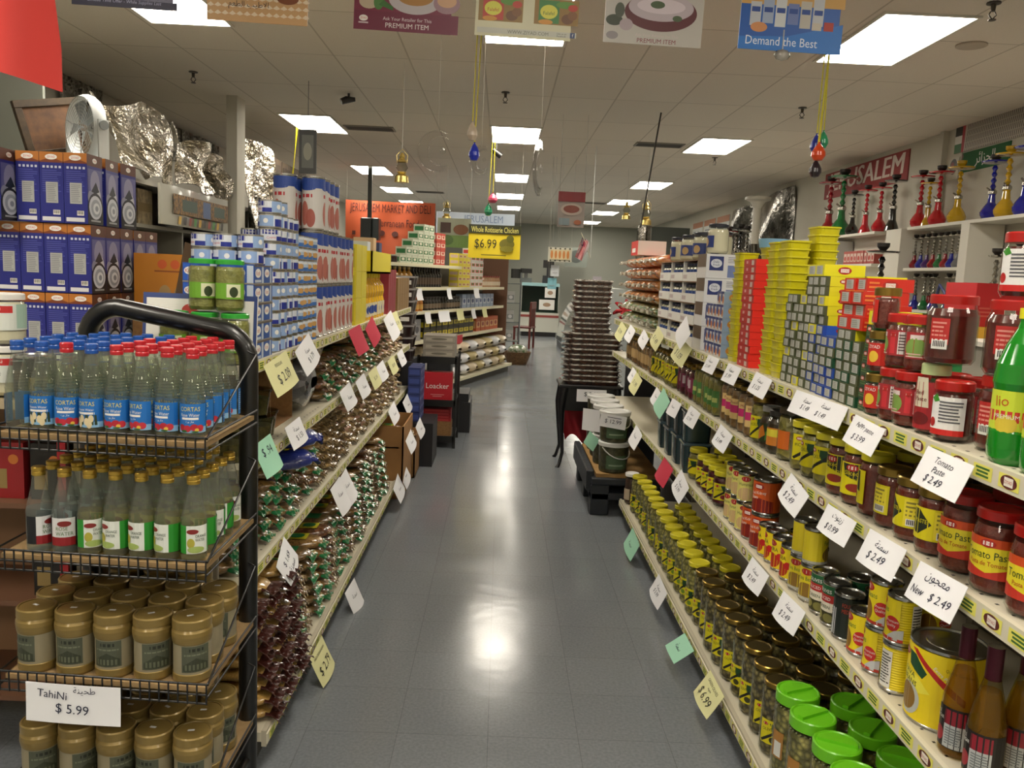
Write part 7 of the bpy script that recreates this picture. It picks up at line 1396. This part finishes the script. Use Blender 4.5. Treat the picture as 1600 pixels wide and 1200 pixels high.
ptag(-1, 1077, 508, .24, .12, .5, [], 'blank white sheet stuck on the boxes above the big yellow tag')
ptag(-1, 1034, 518, .25, .12, .3, [('$ 1.49', .3, .6)], 'yellow printed tag under the trays of small jars', YP)
ptag(-1, 1011, 522, .25, .1, .3, [(SQ, .2, .4)], 'white tag beside the yellow tag under the jar trays')
ptag(-1, 990, 512, .25, .12, .2, [(SQ, .2, .4)], 'white tag under the orange toast bags'); ptag(-1, 976, 508, .3, .14, .2, [('$ 2.99', .25, .5)], 'yellow tag at the far end under the bread bags', YP)
ptag(-1, 1252, 757, .2, .1, .25, [(SQ, .22, .3), (D2, .24, .66)], 'curled white tag reading $ 2.49 under the yellow-lidded pickle jars')
ptag(-1, 1318, 802, .2, .09, .05, [('\ufe95\ufeee\ufe98\ufef3\ufeaf', .22, .28), ('$ 0.99', .24, .68)], 'white tag reading $ 0.99 under the turnip jars')
ptag(-1, 1390, 843, .2, .1, .02, [(SQ, .22, .28), (D2, .24, .65)], 'white tag reading $ 2.49 under the pepper paste jars')
ptag(-1, 1477, 897, .2, .1, .0, [(PST, .24, .28), ('New   '+D2, .22, .68)], 'white tag reading New $ 2.49 under the tomato paste jars')
ptag(-1, 1137, 672, .2, .1, .15, [(SQ, .2, .28), ('$ 3.49', .2, .65)], 'white tag under the pink-label jars'); ptag(-1, 1088, 640, .2, .1, .1, [(SQ, .2, .3), ('$ 2.99', .2, .65)], 'white tag under the tall green pepper jars')
ptag(-1, 1059, 627, .2, .1, .05, [(SQ, .2, .4)], 'white tag beside the mint green slip on the third rail'); ptag(-1, 1043, 617, .25, .14, .3, [], 'mint green slip on the third rail, between two white tags', MP)
ptag(-1, 1032, 612, .22, .1, .2, [(SQ, .2, .4)], 'white tag just past the mint green slip on the third rail'); ptag(-1, 1000, 588, .25, .14, .2, [('$ 1.99', .25, .5)], 'yellow tag near the far end of the third rail', YP); ptag(-1, 994, 580, .25, .1, .2, [(SQ, .2, .4)], 'white tag behind the yellow tag near the far end of the third rail')
ptag(-1, 1190, 885, .2, .1, .1, [(SQ, .2, .3), (D2, .2, .65)], 'white tag reading $ 2.49 under the tins with tomato pictures'); ptag(-1, 1243, 940, .2, .1, .05, [(SQ, .2, .28), (D2, .22, .65)], 'white tag reading $ 2.49 under the green olive tins')
ptag(-1, 1072, 748, .24, .12, .3, [(SQ, .2, .35), ('$ 3.99', .2, .65)], 'white tag on the second rail beside the red slip'); ptag(-1, 1046, 724, .25, .14, .15, [], 'red slip on the second rail under the plastic tubs', RPp); ptag(-1, 1000, 672, .26, .14, .2, [(SQ, .2, .4)], 'white tag on the second rail by the pickle buckets')
ptag(-2, 1122, 1068, .22, .13, .12, [('GREEN OLIVES', .11, .2), ('Regular', .07, .38), ('$ 6.99', .3, .66)], 'yellow printed tag reading $ 6.99 on the bottom rail', YP, .5); ptag(-2, 1078, 1004, .2, .12, .1, [(SQ, .2, .5)], 'mint green slip bent outward on the bottom rail by the gold-lidded jars', MP, .9)
ptag(-2, 1037, 912, .24, .12, .2, [(SQ, .2, .3), ('$ 5.99', .2, .6)], 'white tag on the bottom rail between the two mint slips'); ptag(-2, 995, 838, .28, .14, .2, [(SQ, .2, .5)], 'mint green slip at the far end of the bottom rail', MP)
ptag(1, 428, 560, .3, .14, -.15, [('REGULAR', .1, .2), ('$ 2.09', .3, .6)], 'large yellow tag reading $ 2.09 on the top grain rail', YP); ptag(1, 470, 535, .28, .13, -.3, [(SQ, .16, .35), ('$ 1.79', .2, .65)], 'white tag on the top grain rail beside the big yellow tag')
ptag(1, 552, 512, .3, .17, -.1, [], 'red slip on the top grain rail, nearer of two', RPp); ptag(1, 575, 504, .3, .15, -.3, [], 'red slip on the top grain rail, farther of two', RPp); ptag(1, 604, 492, .35, .2, -.2, [(SQ, .16, .4)], 'white tag past the red slips on the top grain rail'); ptag(1, 613, 489, .3, .16, -.1, [('$ 3.49', .2, .6)], 'yellow tag at the far end of the top grain rail', YP)
ptag(1, 455, 660, .22, .11, -.1, [(SQ, .2, .3), ('$ 1.50', .22, .65)], 'white tag reading $ 1.50 under the clear herb tubs'); ptag(1, 407, 688, .2, .14, -.1, [('$ .94', .25, .35)], 'mint green slip beside the black cart frame', MP)
for i, (px, py, c_) in enumerate(((537, 605, 0), (561, 590, 0), (580, 578, 1), (592, 568, 0), (609, 560, 1), (623, 549, 0))): ptag(1, px, py, .26, .13, -.15, [(SQ if not c_ else '$ 2.49', .2, .5)], '%s tag on the third grain rail, %s past the cardboard box' % (('white', 'yellow')[c_], ORD[i]), (PAPER, YP)[c_])
ptag(1, 436, 862, .2, .13, -.5, [('$ 1.69', .2, .4), (SQ, .2, .7)], 'white diamond-hung tag on the second grain rail over the bulgur bags'); ptag(1, 522, 755, .22, .18, -.15, [(SQ, .14, .4)], 'tall white tag below the dark blue bags, nearer of two'); ptag(1, 533, 742, .22, .18, -.2, [(SQ, .14, .4)], 'tall white tag below the dark blue bags, farther of two')
for i, (px, py) in enumerate(((610, 635), (632, 622))): ptag(1, px, py, .3, .14, -.2, [(SQ, .2, .5)], 'white tag far along the second grain rail, %s of two' % ('nearer', 'farther')[i])
ptag(2, 492, 1012, .22, .16, -.15, [('MEDITERRANEAN', .08, .2), ('$ 2.79', .26, .62)], 'yellow printed tag reading $ 2.79 on the bottom grain rail', YP); ptag(2, 545, 915, .22, .16, -.1, [(SQ, .16, .4)], 'curled white tag on the bottom grain rail past the yellow tag')
for i, (px, py) in enumerate(((617, 752), (627, 732))): ptag(2, px, py, .28, .15, -.3, [(SQ, .16, .5)], 'white tag far along the bottom grain rail, %s of two' % ('nearer', 'farther')[i])
for i, (px, py) in enumerate(((637, 680), (652, 660))): ptag(2, px, py, .3, .13, -.2, [(SQ, .2, .5)], 'white tag on the tan cardboard boxes, %s of two' % ('nearer', 'farther')[i], xo=.055)
x, y = cart_xf(.32, -.02); o = paper('price_sign', 'white handwritten sign reading Tahini $ 5.99 on the cart', 'sign', .235, .098, [('t', TAH, .03, -.014, .016, INK, .08), ('t', 'TahiNi', -.05, -.026, .02, INK, .075, -.08), ('t', '$ 5.99', .0, -.062, .024, INK, .095, -.05)], curl=.003); o.location = (x, y, TZ[2]-.005); o.rotation_euler = (0, 0, -.07)
